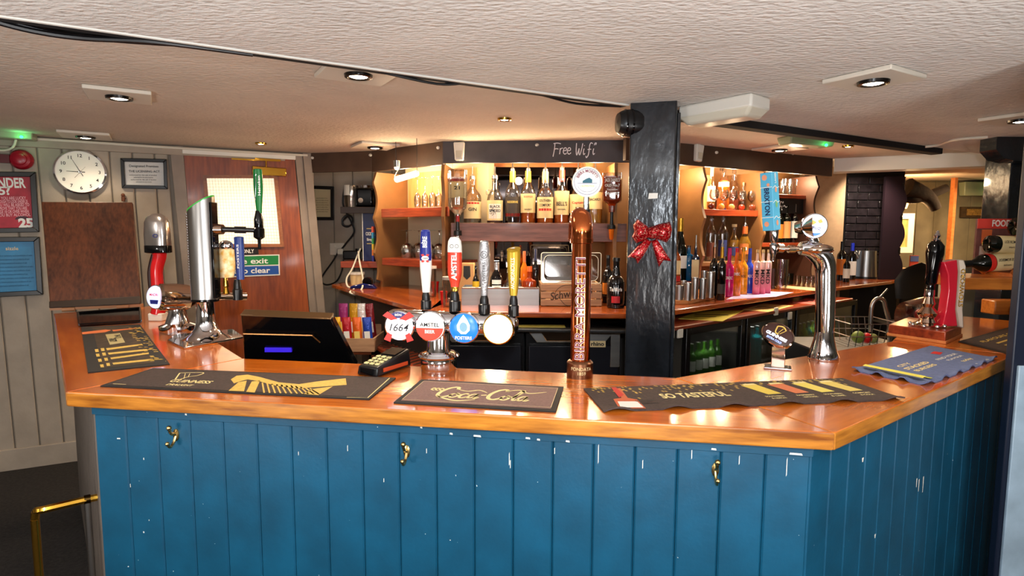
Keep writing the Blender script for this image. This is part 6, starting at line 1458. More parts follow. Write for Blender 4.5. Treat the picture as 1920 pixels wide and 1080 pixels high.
for px_, py_, face in ((749, 611, wl_('badge_violet_white', (236, 232, 240), .3)), (807, 612, wl_('badge_white', (250, 248, 240), .6)), (870, 615, wl_('badge_blue', (24, 104, 220), .7)), (934, 617, wl_('badge_cream_white', (255, 252, 240), 2.2))):
    t_ = (px_ - 736) / (962 - 736); C = Vector(lerp(A_, B_, t_)) + nb_ * .062; C.z = V(px_, py_, C.y).z; C.x = V(px_, py_, C.y).x
    mb = MB(); mb.cyl(C - nb_ * .06, C - nb_ * .02, .026, .044, 24); obj('badge_neck', mb, chrome, o)
    K.append(lensdisc(o, C, .0475, nb_, face, brass if px_ == 934 else chrome))
lp = lambda T, pts: [T @ Vector((a, b, .0006)) for a, b in pts]
def art(parent, T, pts, mt_, nm='badge_art', lift=.0006):
    mb = MB(); flatpoly(mb, pts, T, lift); return obj(nm, mb, mt_, parent, smooth=0)
circ = lambda r, a0=0, a1=2 * PI, n=24, sx=1, sy=1, cx=0, cy=0: [(cx + r * sx * math.cos(a0 + (a1 - a0) * i / n), cy + r * sy * math.sin(a0 + (a1 - a0) * i / n)) for i in range(n + (0 if abs(a1 - a0) > 6.2 else 1))]
redr = mat('ribbon_red', (214, 44, 34), .4); navy = mat('badge_navy', (26, 34, 110), .4)
T = K[0]
art(o, T, circ(.046, PI * .2, PI * .8), navy); art(o, T, [(-.053, .034), (-.036, .048), (.028, .002), (.018, -.004)][::-1], redr, lift=.001); art(o, T, [(.053, .034), (.036, .048), (-.028, .002), (-.018, -.004)], redr, lift=.001)
art(o, T, [(-.05, -.044), (-.028, -.052), (-.02, -.02), (-.036, -.02)], redr, lift=.001); art(o, T, [(.028, -.052), (.05, -.044), (.036, -.02), (.02, -.02)], redr, lift=.001)
art(o, T, circ(.044, sx=1, sy=.62, cy=-.004), wl_('badge_oval', (246, 244, 248), .45), lift=.0016); text(o, '1664', .034, T @ Matrix.Translation((0, -.005, .0018)), ink, .005, shear=.3); text(o, 'BIÈRE', .010, T @ Matrix.Translation((0, .037, .0012)), ink_w, .02)
T = K[1]; art(o, T, circ(.045, PI * 1.03, PI * 1.97), mat('amstel_red', (206, 60, 40), .4, emit=.3)); text(o, 'AMSTEL', .018, T @ Matrix.Translation((0, .006, .001)), ink, .02); text(o, 'BEER', .015, T @ Matrix.Translation((0, -.016, .0012)), ink_w, .03)
T = K[2]; art(o, T, [(0, .044), (.012, .028), (.021, .01), (.02, -.006), (.008, -.018), (-.008, -.018), (-.02, -.006), (-.021, .01), (-.012, .028)][::-1], wl_('badge_drop', (214, 232, 250), 1.3)); art(o, T, circ(.013, sx=1, sy=1.2, cy=.004), mat('drop_grey', (130, 176, 200), .4), lift=.0012); text(o, 'FOSTERS', .014, T @ Matrix.Translation((0, -.031, .001)), ink_w, .03)
T = K[3]; art(o, T, circ(.041), wl_('badge_glow', (255, 254, 248), 1.6)); text(o, 'STRONGBOW', .009, T @ Matrix.Translation((0, -.002, .001)), ink_y, .01)
for px_, yb, yt, ws, mt_, cw, yc in ((799, 548, 433, (7, 9, 11, 11, 10, 8.5), label_white, 10, 580), (853, 546, 452, (6.5, 9, 13, 13.5, 13.5, 13, 12), mat('handle_red', (206, 62, 40), .3), 11, 583), (908, 554, 453, (6, 7, 9, 10.5, 11, 10, 8), mat('handle_silver', (170, 170, 172), .3, .7, bump=(120, .4)), 11, 588), (963, 554, 470, (7, 8.5, 10, 11, 12, 12.5, 12.5), mat('handle_gold', (186, 150, 40), .3, .4), 10, 592)):
    t_ = (px_ - 736) / (962 - 736); Yh = lerp(A_, B_, t_)[1] + .0
    hd, bp_, h_ = handle(o, px_, yb, yt, Yh, ws, mt_); collar(o, px_, yc, yb, Yh, cw)
    k = Yh / F_PX; T = Matrix.Translation(bp_) @ FR((0, 0, 0), (1, 0, 0))
    if px_ == 799:
        mb = MB(); mb.lathe([(.0195, h_ * .52), (.0195, h_ * .62), (.0178, h_ * .8), (.0152, h_ * .995), (.012, h_ + .004), (0, h_ + .005)], 20, Matrix.Translation(bp_), flat=.72); obj('blue_sleeve', mb, mat('handle_navy', (28, 40, 128), .3), o)
        text(o, 'BIÈRE', .02, T @ Matrix.Translation((0, h_ * .82, .0145)), ink_w, .03, rot=PI / 2, fit=.036)
        art(o, T @ Matrix.Translation((0, h_ * .56, .0155)), circ(.011, sx=1.1, sy=.7), label_white, lift=.001)
        art(o, T @ Matrix.Translation((0, h_ * .56, .015)), [(-.014, .012), (-.006, .014), (.014, -.012), (.006, -.014)][::-1], redr, lift=.0005); art(o, T @ Matrix.Translation((0, h_ * .56, .015)), [(.014, .012), (.006, .014), (-.014, -.012), (-.006, -.014)], redr, lift=.0008)
        text(o, '1664', .009, T @ Matrix.Translation((0, h_ * .56, .0168)), ink, .0, fit=.016)
    if px_ == 853:
        mb = MB(); mb.lathe([(.0238, h_ * .78), (.0232, h_ * .9), (.0212, h_), (.014, h_ + .012), (0, h_ + .014)], 20, Matrix.Translation(bp_), flat=.72); obj('white_cap', mb, label_white, o)
        text(o, 'AMSTEL', .024, T @ Matrix.Translation((0, h_ * .5, .0172)), ink_w, .03, rot=PI / 2, fit=.088)
        mb = MB(); mb.lathe([(.0116, 0), (.0135, h_ * .08), (.012, h_ * .1)], 16, Matrix.Translation(bp_), flat=.75); obj('gold_ring', mb, brass, o)
        mb = MB()
        for cxx in (-.008, .008): ribbon(mb, circ(.0055, cx=cxx, cy=0) + [(cxx + .0055, 0)], .0012, T @ Matrix.Translation((0, h_ * .9, .0168)))
        obj('crest', mb, ink, o, smooth=0)
    if px_ == 908:
        mb = MB(); ribbon(mb, circ(.011) + [(.011, 0)], .0018, T @ Matrix.Translation((0, h_ * .76, .0142))); ribbon(mb, circ(.005) + [(.005, 0)], .0014, T @ Matrix.Translation((0, h_ * .76, .0142))); obj('crest', mb, label_grey, o, smooth=0)
        text(o, 'FOSTERS', .014, T @ Matrix.Translation((0, h_ * .45, .0135)), label_grey, .01, rot=PI / 2, fit=.06)
    if px_ == 963:
        mb = MB(); mb.lathe([(.0225, 0), (.0225, .004), (0, .005)], 20, Matrix.Translation(bp_ + Vector((0, .0, h_ + .002))) @ Matrix.Rotation(R_(24), 4, 'X') @ Matrix.Rotation(R_(-8), 4, 'Y'), flat=.75); obj('slant_top', mb, MATS['handle_gold'], o)
        art(o, Matrix.Translation(bp_ + Vector((0, -.001, h_ + .0085))) @ Matrix.Rotation(R_(24), 4, 'X') @ Matrix.Rotation(R_(-8), 4, 'Y'), [(-.014, 0), (.004, .006), (.001, .001), (.015, 0), (.001, -.001), (.004, -.006)][::-1], label_white)
        text(o, 'STRONGBOW', .017, T @ Matrix.Translation((-.004, h_ * .5, .016)), label_white, .01, rot=-PI / 2, fit=.1)
# copper tower
pc_ = G(1087, 706, CT); Yc = pc_.y
o = thing('beer_font', 'tall copper tower font lettered BIRRA MORETTI with a round white badge on top', 'beer tap', pc_); M = MW[o.name]
z1_ = V(1087, 676, Yc).z - CT; z2_ = V(1087, 452, Yc).z - CT; rc_ = 18.5 * Yc / F_PX; rb_ = 25 * Yc / F_PX
mb = MB(); mb.lathe([(0, 0), (rb_, 0), (rb_, z1_ * .9), (rb_ * .9, z1_), (rc_ * 1.05, z1_ * 1.06), (0, z1_ * 1.06)], 32, M); obj('base', mb, copper_dark, o)
text(o, 'FONDATA', .014, M @ Matrix.Translation((0, 0, z1_ * .62)) @ FR((0, 0, 0), (1, 0, 0)), label_cream, .01, wrap=rb_); text(o, '1859', .014, M @ Matrix.Translation((0, 0, z1_ * .35)) @ FR((0, 0, 0), (1, 0, 0)), label_cream, .01, wrap=rb_)
mb = MB(); mb.lathe([(rc_, z1_), (rc_, z2_)], 32, M); obj('column', mb, copper, o)
mb = MB(); mb.lathe([(rc_, z2_ - .008), (rc_ * 1.16, z2_ - .006), (rc_ * 1.16, z2_ + .008), (rc_, z2_ + .01)], 32, M); obj('collar', mb, copper, o)
zt_ = V(1087, 395, Yc).z - CT
mb = MB(); mb.tube([M @ Vector(q) for q in ((0, 0, z2_), (0, 0, z2_ + .03), (0, .008, zt_ - .045), (0, .035, zt_ - .022), (0, .07, zt_ - .03), (0, .09, zt_ - .06), (0, .095, zt_ - .09))], rc_ * 1.1, 24); obj('elbow', mb, copper, o)
T = M @ Matrix.Translation((0, 0, (z1_ + z2_) / 2 - .02)) @ FR((0, 0, 0), (.98, -.15, 0))
text(o, 'BIRRA MORETTI', .042, T, label_white, .02, wrap=rc_, rot=PI / 2, fit=.315, name='lettering_outline'); text(o, 'BIRRA MORETTI', .042, T, mat('maroon_ink', (120, 30, 60), .5), -.008, wrap=rc_, rot=PI / 2, fit=.311, lift=.0016)
pt_ = V(1099, 385, Yc + .03); pm = V(1101, 341, Yc + .02)
mb = MB(); mb.cyl((pt_.x, pt_.y, CT + zt_ - .02), (pm.x, pm.y + .01, pm.z - .03), .011, .008); obj('badge_stem', mb, chrome, o)
mb = MB(); mb.cyl((pt_.x, pt_.y, CT + zt_ - .02), (pt_.x, pt_.y, CT + zt_ + .004), .0135); obj('stem_collar', mb, black, o)
T = lensdisc(o, pm, 26.5 * pm.y / F_PX, (-.1, -1, .02), label_white, label_white, .016); rr_ = 26.5 * pm.y / F_PX
mb = MB(); ribbon(mb, circ(rr_ * .9) + [(rr_ * .9, 0)], .0012, T); ribbon(mb, [(-rr_ * .68, -rr_ * .12), (rr_ * .68, -rr_ * .12)], .001, T); ribbon(mb, circ(rr_ * .72, PI * 1.15, PI * 1.85), .0008, T); obj('ring_print', mb, navy, o, smooth=0)
text(o, 'BIRRA MORETTI', .0125, T, MATS['maroon_ink'], .02, arc=rr_ * .72, fit=rr_ * 1.7); text(o, "L'AUTENTICA", .007, T @ Matrix.Translation((0, -rr_ * .32, 0)), ink_y, .02); 
art(o, T, [(-.014, -.004), (.015, -.004), (.015, .006), (.006, .012), (-.004, .008), (-.014, .002)], mat('teal_print', (30, 84, 100), .6))
# left chrome tower
pl_ = G(388, 637, CT); Yl = pl_.y
o = thing('beer_font', 'big brushed chrome tower font with slanted green top at the left of the bar', 'beer tap', pl_); M = MW[o.name]; k = Yl / F_PX
mb = MB(); Pp_ = orient([xy(G(*c, CT)) for c in ((314, 641), (330, 630), (437, 620), (457, 634), (346, 655))]); mb.prism(Pp_, CT, CT + .008); obj('base_plate', mb, chrome, o, bev=.002)
mb = MB(); mb.lathe([(.095, .008), (.085, .012), (.06, .028), (.044, .05), (.036, .08), (.034, .16), (.036, .165)], 30, M); obj('flared_foot', mb, chrome, o)
rL = 24.5 * k; zt2_ = V(376, 384, Yl).z - CT; zb2_ = V(385, 563, Yl).z - CT
mb = MB(); seg = 36; lo, hi = [], []
for i in range(seg):
    a = 2 * PI * i / seg; x, y = rL * math.cos(a), rL * .8 * math.sin(a); lo.append(M @ Vector((x, y, zb2_))); hi.append(M @ Vector((x, y, zt2_ + x * .62)))
mb.hexa(lo, hi); obj('column', mb, steel, o)
mb = MB(); mb.hexa([q + Vector((0, 0, .0005)) for q in hi], [M.translation + (q - M.translation) * 1 + Vector((0, 0, .006)) for q in hi]); obj('green_top', mb, mat('font_green', (40, 150, 50), .3, emit=.4), o)
mb = MB(); mb.lathe([(rL * 1.01, zb2_ - .004), (rL * 1.03, zb2_), (rL * 1.01, zb2_ + .006), (0, zb2_ + .006)], 30, M, flat=.82); obj('lower_ring', mb, gloss_black, o)
mb = MB(); mb.box(M @ Vector((rL * .93, 0, (zb2_ + zt2_) / 2 + .01)), (.012, .05, zt2_ - zb2_)); obj('side_strip', mb, gloss_black, o, bev=.003)
a_, b_ = V(400, 430, Yl), V(487, 432, Yl + .06)
mb = MB(); mb.cyl(a_ - Vector((.0, 0, 0)), a_ + Vector((.04, .0, 0)), .024, .02); obj('arm_collar', mb, chrome_w, o)
mb = MB(); mb.cyl(a_ + Vector((.03, .0, 0)), b_, .011, .009); mb.cyl(a_.lerp(b_, .45), a_.lerp(b_, .7), .014); obj('arm', mb, black, o)
Yg = Yl + .06
mb = MB(); q0, q1 = V(486, 445, Yg), V(486, 395, Yg); mb.lathe([(.006, -.05), (.007, -.01), (.022, 0), (.022, .035), (.018, .04), (.018, .075), (.01, q1.z - q0.z), (0, q1.z - q0.z)], 18, Matrix.Translation(q0)); obj('tap_body', mb, gloss_black, o)
handle(o, 486, 400, 318, Yg, (5, 6, 7.5, 8.5, 8.5, 8), mat('handle_green', (24, 110, 52), .25), 'tap_handle')
mb = MB(); q0, q1 = V(479, 375, Yg - .012), V(480, 325, Yg - .012); mb.cyl(q0, q1, .002); obj('silver_edge', mb, chrome, o)
T = FR(V(486, 348, Yg - .0165), (1, 0, 0)); text(o, 'Heineken', .014, T, ink_w, .02, rot=PI / 2, fit=.08)
# second row of taps on the tower's cross tube
a_, b_ = V(398, 556, Yl + .02), V(462, 556, Yl + .1); mb = MB(); mb.cyl(a_, b_, .016); obj('cross_tube', mb, chrome_w, o)
mb = MB(); p = V(424, 552, Yl + .05); mb.lathe([(.006, 0), (.014, .005), (.008, .03), (.012, .035), (.008, .07)], 14, Matrix.Translation(p)); obj('brass_stem', mb, brass, o)
hd, bp_, h_ = handle(o, 426, 520, 468, Yl + .05, (12, 15, 16, 15.5, 15), mat('handle_lemon', (226, 164, 60), .3, noise=(50, .4), c2=(250, 236, 190)), 'tap_handle'); 
mb = MB(); mb.sphere(bp_ + Vector((0, 0, h_ + .015)), .03, 14, (1, .8, .8)); obj('chrome_cap', mb, chrome, o)
hd, bp_, h_ = handle(o, 451, 524, 445, Yl + .07, (7, 8, 8.5, 9, 9), mat('handle_blue', (40, 62, 130), .3), 'tap_handle'); text(o, 'FOSTERS', .012, Matrix.Translation(bp_) @ FR((0, 0, 0), (1, 0, 0)) @ Matrix.Translation((0, h_ * .55, .0145)), ink_w, .01, rot=PI / 2, fit=.1)
collar(o, 446, 562, 524, Yl + .07, 9)
# bead chain
p0, p1 = V(353, 402, Yl + .03), V(361, 528, Yl + .03); p0.x, p1.x = M.translation.x - rL - .006, M.translation.x - rL - .004; p0.y = p1.y = M.translation.y
mb = MB(); nb2 = 26
for i in range(nb2): q = p0.lerp(p1, i / nb2); mb.sphere(q, .0052, 8)
mb.cyl(p0, p1, .0015, seg=5); o = tag(obj('bead_chain', mb, steel, at=p1, kind='stuff'), 'silver bead chain hanging down the left side of the chrome tower font', 'chain')
# pod font
pp = G(334, 622, CT); Yp = pp.y; o = thing('beer_font', 'low chrome pod font with a glowing blue white badge facing left', 'beer tap', pp); M = MW[o.name]; k = Yp / F_PX
zp = V(330, 557, Yp).z - CT
mb = MB(); mb.lathe([(.0, 0), (.074, 0), (.076, .03), (.066, .034), (.05, .04), (.034, .09), (.038, zp - .03)], 28, M); obj('pedestal', mb, chrome, o)
e0, e1 = V(296, 557, Yp - .06), V(372, 557, Yp + .06); d_ = (e1 - e0).normalized(); Lp = (e1 - e0).length
T = Matrix.Translation(e0) @ d_.to_track_quat('Z', 'Y').to_matrix().to_4x4(); mb = MB(); mb.lathe([(.05, 0), (.062, .01), (.064, .06), (.058, .12), (.045, Lp - .03), (.03, Lp - .005), (0, Lp)], 30, T, flat=.95); obj('pod', mb, chrome_w, o)
T = lensdisc(o, e0 - d_ * .008, .05, -d_ + Vector((.3, -.5, 0)), mat('badge_lilac', (206, 214, 255), .3, emit=.7), chrome, .02); art(o, T, [(-.02, -.03), (.02, -.03), (.024, -.012), (-.024, -.012)], navy); text(o, 'MADRI', .016, T @ Matrix.Translation((0, .01, .001)), redr, .02)
# handle with red stem
pr = G(297, 601, CT); Yr = pr.y; o = thing('tap_handle', 'silver headed tap handle on a curved red stem behind the pod font', 'tap handle', pr); M = MW[o.name]; k = Yr / F_PX
mb = MB(); mb.box(pr + Vector((0, 0, .02)), (.07, .06, .04)); obj('grey_foot', mb, plastic_w, o, bev=.006)
mb = MB(); mb.tube([pr + Vector((0, 0, .035)), V(298, 570, Yr), V(295, 530, Yr), V(294, 505, Yr), V(299, 482, Yr), V(299, 474, Yr)], lambda t: .034 - .006 * math.sin(PI * t), 16); obj('red_stem', mb, mat('stem_red', (196, 22, 28), .25, coat=.5), o)
mb = MB(); mb.tube([V(286, 548, Yr), V(283, 510, Yr), V(290, 478, Yr)], .016, 10); obj('dark_edge', mb, mat('stem_dark', (40, 20, 20), .3), o)
zr0, zr1 = V(298, 474, Yr).z, V(298, 400, Yr).z
mb = MB(); mb.lathe([(.052, 0), (.058, .02), (.059, .09), (.055, .15), (.045, (zr1 - zr0) - .02), (.02, zr1 - zr0 - .003), (0, zr1 - zr0)], 28, Matrix.Translation((V(297, 470, Yr).x, Yr, zr0)), sq=3, flat=.7); obj('silver_head', mb, mat('satin_silver', (176, 170, 168), .22, .9), o)
mb = MB(); mb.lathe([(.048, -.002), (.0595, .002), (.0595, .035), (.058, .037)], 28, Matrix.Translation((V(297, 470, Yr).x, Yr, zr0)), sq=3, flat=.72); obj('black_band', mb, gloss_black, o)
mb = MB(); T = FR((V(301, 442, Yr).x, Yr - .0445, V(301, 442, Yr).z), (1, 0, 0)); ribbon(mb, circ(.009, sx=1.2, sy=.8) + [(.0108, 0)], .003, T); obj('emblem', mb, navy, o, smooth=0)

# till and card reader
o = thing('till', 'black touchscreen till seen from behind on the inner shelf of the bar', 'till', (-.82, 2.2, .80))
t1p, t2p, b1p, b2p = V(451, 590, 2.13), V(621, 597, 2.13), V(458, 678, 2.24), V(668, 688, 2.24)
dn = Vector((0, .035, .012)); mb = MB(); mb.hexa([b1p, b2p, t2p, t1p], [p + dn for p in (b1p, b2p, t2p, t1p)]); obj('monitor_shell', mb, gloss_black, o, bev=.006)
mb = MB(); ft = Vector((0, -.006, 0)); mb.hexa([V(451, 592, 2.13) + ft, V(621, 599, 2.13) + ft, t2p + ft, t1p + ft], [V(451, 592, 2.13) + dn, V(621, 599, 2.13) + dn, t2p + dn + Vector((0, 0, .004)), t1p + dn + Vector((0, 0, .004))]); obj('top_bezel', mb, mat('bezel_highlight', (90, 66, 40), .3, .6), o, bev=.002)  # highlight along the top edge, put in as a bronze strip
mb = MB(); p, q = V(456, 627, 2.155), V(586, 630, 2.155); mb.hexa([p, q, q + Vector((0, 0, .004)), p + Vector((0, 0, .004))], [a + Vector((0, .03, 0)) for a in (p, q, q + Vector((0, 0, .004)), p + Vector((0, 0, .004)))]); mb.cyl(q, V(600, 642, 2.17), .003); obj('hinge_bar', mb, mat('bezel_line', (150, 104, 60), .25, .8), o)
mb = MB(); p, q = V(496, 652, 2.195), V(547, 660, 2.2); mb.hexa([(p.x, p.y, q.z), (q.x, p.y, q.z), (q.x, p.y, p.z), (p.x, p.y, p.z)], [(p.x, p.y + .01, q.z), (q.x, p.y + .01, q.z), (q.x, p.y + .01, p.z), (p.x, p.y + .01, p.z)]); obj('blue_display', mb, mat('violet_display', (50, 30, 190), .3, emit=.5), o)
mb = MB(); mb.hexa([(b1p.x + .02, 2.22, .80), (b2p.x - .05, 2.22, .80), (b2p.x - .05, 2.36, .80), (b1p.x + .02, 2.36, .80)], [(b1p.x + .02, 2.25, b1p.z + .04), (b2p.x - .05, 2.25, b1p.z + .04), (b2p.x - .05, 2.36, b1p.z - .02), (b1p.x + .02, 2.36, b1p.z - .02)]); obj('base', mb, black, o, bev=.006)
o = thing('card_reader', 'black card payment terminal with pale keys beside the till', 'card reader', G(690, 706, CT)); pr_ = MW[o.name].translation
T = Matrix.Translation(pr_) @ Matrix.Rotation(R_(-28), 4, 'Z')
mb = MB(); mb.hexa([T @ Vector(q) for q in ((-.048, .0, .0005), (.036, .0, .0005), (.03, .18, .0005), (-.042, .18, .0005))], [T @ Vector(q) for q in ((-.044, .006, .03), (.034, .006, .03), (.03, .17, .062), (-.04, .17, .062))]); obj('body', mb, black, o, bev=.006, bseg=3)
mb = MB()
Tk = T @ Matrix.Translation((-.005, .006, .031)) @ Matrix.Rotation(R_(11), 4, 'X')
key0 = None
for r in range(4):
    for c in range(3):
        mb = MB(); mb.box((-.022 + c * .022, .02 + r * .019, .001), (.015, .011, .004), Tk); obj('key', mb, mat('pale_key', (206, 196, 140), .5), o, bev=.001)
mb = MB(); mb.box((0, .125, .001), (.056, .055, .003), Tk); obj('screen', mb, gloss_black, o)
mb = MB(); mb.box((.037, .09, .018), (.003, .12, .012), T); obj('orange_trim', mb, mat('orange_trim', (190, 70, 30), .4), o)
mb = MB(); mb.box((-.045 + .04, -.0, .016), (.05, .004, .02), T); obj('card_slot', mb, gloss_black, o)

# swan neck font
ps = G(1543, 672, CT); Ys = ps.y; o = thing('beer_font', 'chrome swan neck font with a light blue box handle lettered BRIXTON', 'beer tap', ps); M = MW[o.name]; k = Ys / F_PX
mb = MB(); mb.lathe([(0, 0), (.052, 0), (.053, .006), (.044, .03), (.034, .07), (.031, .1)], 28, M); obj('flared_foot', mb, chrome, o)
mb = MB(); mb.tube([ps + Vector((0, 0, .09)), V(1547, 590, Ys), V(1548, 530, Ys), V(1547, 498, Ys), V(1537, 478, Ys), V(1518, 467, Ys), V(1500, 466, Ys)], lambda t: .031 + .008 * t if t < .7 else .0366 - (t - .7) * .05, 22); obj('swan_neck', mb, chrome, o)
mb = MB(); mb.sphere(V(1532, 468, Ys), .052, 20, (1.1, .8, .42)); obj('dome', mb, chrome_w, o)
mb = MB(); mb.cyl(V(1500, 467, Ys), V(1452, 465, Ys - .0), .009, .008); mb.cyl(V(1490, 467, Ys), V(1478, 467, Ys), .014); mb.cyl(V(1468, 466, Ys), V(1458, 465, Ys), .016); obj('tap_arm', mb, chrome_w, o)
q0 = V(1449, 490, Ys); mb = MB(); mb.lathe([(.005, 0), (.007, .02), (.013, .03), (.013, .06), (.009, .065), (.014, .075), (.015, .11), (.010, .115), (.010, V(1449, 432, Ys).z - q0.z)], 18, Matrix.Translation(q0)); obj('tap_body', mb, chrome, o)
tilt = R_(-5.5); base_ = V(1447, 432, Ys); hh = V(1447, 323, Ys).z - base_.z
T = Matrix.Translation(base_) @ Matrix.Rotation(tilt, 4, 'Y') @ Matrix.Rotation(R_(-56), 4, 'Z')
mb = MB(); mb.box((0, 0, hh / 2), (.045, .04, hh), T); lb = mat('brixton_blue', (84, 170, 206), .4); obj('tap_handle', mb, lb, o, bev=.002)
Tf = T @ FR((0, -.0202, hh / 2), (1, 0, 0)); Ts = T @ FR((.0227, 0, hh / 2), (0, 1, 0)); pch = mat('peach_print', (222, 146, 110), .6)
# the two faces seen from the bar are the -x side and the -y side
Tf = T @ FR((.0227, 0, hh / 2), (0, 1, 0)); Ts = T @ FR((0, -.0202, hh / 2), (1, 0, 0))
text(o, 'BRIXTON', .026, Ts, mat('navy_print', (26, 40, 80), .6), .03, rot=-PI / 2, fit=.095)
for v, r_ in ((.084, .010), (-.078, .009), (.058, .006)): art(o, Ts @ Matrix.Translation((-.005 if r_ > .007 else .008, v, 0)), circ(r_), pch, 'spot')
for v, r_ in ((.04, .008), (-.01, .01), (-.075, .008)): art(o, Tf @ Matrix.Translation((.0, v, 0)), circ(r_, sx=.7, sy=1.2), pch if v != -.01 else mat('leaf_print', (110, 170, 120), .6), 'spot')
mb = MB()
for v in (.05, .0, -.055): ribbon(mb, [(-.0225, v), (.0225, v)], .002, Ts); ribbon(mb, [(-.02, v - .006), (-.004, v + .003), (.006, v - .004), (.02, v)], .002, Tf)
obj('white_lines', mb, label_white, o, smooth=0); text(o, 'LAGER', .012, Tf @ Matrix.Translation((0, .08, 0)), label_white, .02, rot=PI / 2)
C = V(1527, 424, Ys - .03); mb = MB(); mb.cyl(V(1530, 455, Ys), C + Vector((-.01, .03, -.01)), .012, .02); obj('badge_neck', mb, chrome, o)
mb = MB(); mb.cyl(C + Vector((-.045, .045, -.005)), C + Vector((.004, .008, 0)), .018, .040, 24); obj('badge_housing', mb, chrome_w, o)
T = lensdisc(o, C, .042, (-.15, -1, -.1), mat('badge_bright', (236, 240, 250), .3, emit=.9), chrome, .02); text(o, 'CRUZ', .014, T @ Matrix.Translation((0, -.006, .001)), navy, .02, rot=-.2)
art(o, T, [(-.02, .012), (-.008, .022), (.004, .014), (-.006, .006)], ink_y); art(o, T, [(.006, .02), (.018, .026), (.024, .014), (.012, .01)], ink_y); art(o, T, circ(.03, PI * 1.25, PI * 1.75, sy=1.1), MATS['badge_blue'])
# small stout badge
pg = G(1458, 690, CT); Yg2 = pg.y; o = thing('beer_font', 'small copper-toned box stand with a tilted oval lit badge near the bar corner', 'beer tap', pg); Mg = Matrix.Translation(pg) @ Matrix.Rotation(R_(-24), 4, 'Z')
mb = MB(); mb.box((0, 0, .003), (.085, .06, .006), Mg); obj('foot', mb, chrome, o, bev=.002)
mb = MB(); mb.box((0, 0, .04), (.042, .036, .07), Mg); obj('stand', mb, chrome_w, o, bev=.002)
T = Mg @ Matrix.Translation((-.004, -.012, .115)) @ FR((0, 0, 0), (1, 0, 0)) @ Matrix.Rotation(R_(-32), 4, 'X') @ Matrix.Rotation(R_(-28), 4, 'Z')
mb = MB(); mb.lathe([(.04, -.05), (.05, -.03), (.054, 0), (.05, .003), (.048, 0)], 28, T, flat=.74); obj('housing', mb, chrome_w, o)
mb = MB(); mb.lathe([(.0485, 0), (.03, .004), (0, .005)], 28, T, flat=.74); obj('badge_face', mb, mat('stout_badge', (60, 38, 34), .2), o)
text(o, 'GUINNESS', .015, T @ Matrix.Translation((0, -.010, .0055)), mat('lit_white_ink', (240, 240, 255), .5, emit=1.5), .03, fit=.07); text(o, 'EXTRA COLD', .010, T @ Matrix.Translation((0, -.024, .0050)), mat('lit_blue_ink', (150, 170, 255), .5, emit=1.0), .03, fit=.05)
mb = MB(); ribbon(mb, [(-.014, .024), (.002, .03), (.016, .022)], .004, T, lift=.006); ribbon(mb, [(-.014, .024), (-.010, .002), (.002, .0)], .004, T, lift=.006); ribbon(mb, [(.016, .022), (.004, .002)], .002, T, lift=.006); ribbon(mb, [(.005, .024), (-.001, .004)], .002, T, lift=.006); obj('harp_emblem', mb, gold_ink, o, smooth=0)

# hand pump on its block
P = orient([xy(G(*c, CT)) for c in ((1665, 629), (1772, 645), (1802, 631), (1702, 613))])
o = thing('pump_block', 'reddish brown wooden block holding the beer hand pump and cider clip', 'block', (*P[0], CT), 0)
mb = MB(); mb.prism(P, CT, CT + .05); obj('block', mb, red_wood, o, bev=.004); mb = MB(); Pi = [lerp(q, bil(P, .5, .5), .0) for q in P]; mb.prism([lerp(q, bil(P, .5, .5), -.04) for q in P], CT, CT + .012); obj('base_moulding', mb, MATS['flap_nosing'] if False else orange_ply, o, bev=.002)
d = ray(1738, 612); q = CAM + d * ((CT + .05 - CAM.z) / d.z); Yq = q.y; o = thing('hand_pump', 'beer hand pump with a turned chrome base and glossy black handle', 'beer pump', q); M = MW[o.name]; k = Yq / F_PX
h1 = V(1738, 556, Yq).z - q.z
mb = MB(); mb.lathe([(0, 0), (.058, 0), (.06, .008), (.05, .014), (.036, .02), (.03, .035), (.038, .05), (.04, .06), (.028, .075), (.02, .085), (.026, .10), (.022, .112), (.018, h1)], 28, M); obj('turned_base', mb, chrome_w, o)
for i in range(8):
    a = 2 * PI * i / 8
    if i == 0: m0 = None
    mb = MB(); mb.sphere(M @ Vector((.062 * math.cos(a), .062 * math.sin(a), .008)), .0085, 10); obj('bead', mb, chrome, o)
tp = Vector((q.x + .012, q.y, q.z)); h2 = V(1745, 452, Yq).z - q.z
Th = M @ Matrix.Translation((0, 0, h1)) @ Matrix.Rotation(R_(3.5), 4, 'Y'); hl = h2 - h1
mb = MB(); mb.lathe([(.015, 0), (.018, .03), (.016, .05), (.022, .06), (.024, hl * .5), (.034, hl * .78), (.032, hl * .92), (.018, hl), (0, hl)], 24, Th); obj('handle', mb, gloss_black, o)
mb = MB(); mb.lathe([(.014, hl), (.016, hl + .006), (.008, hl + .012), (.013, hl + .024), (.008, hl + .032), (.004, hl + .045), (0, hl + .046)], 16, Th); obj('finial', mb, chrome, o)
mb = MB(); mb.lathe([(.0185, .0), (.0195, .006), (.0185, .03)], 20, Th); obj('ferrule', mb, chrome, o)
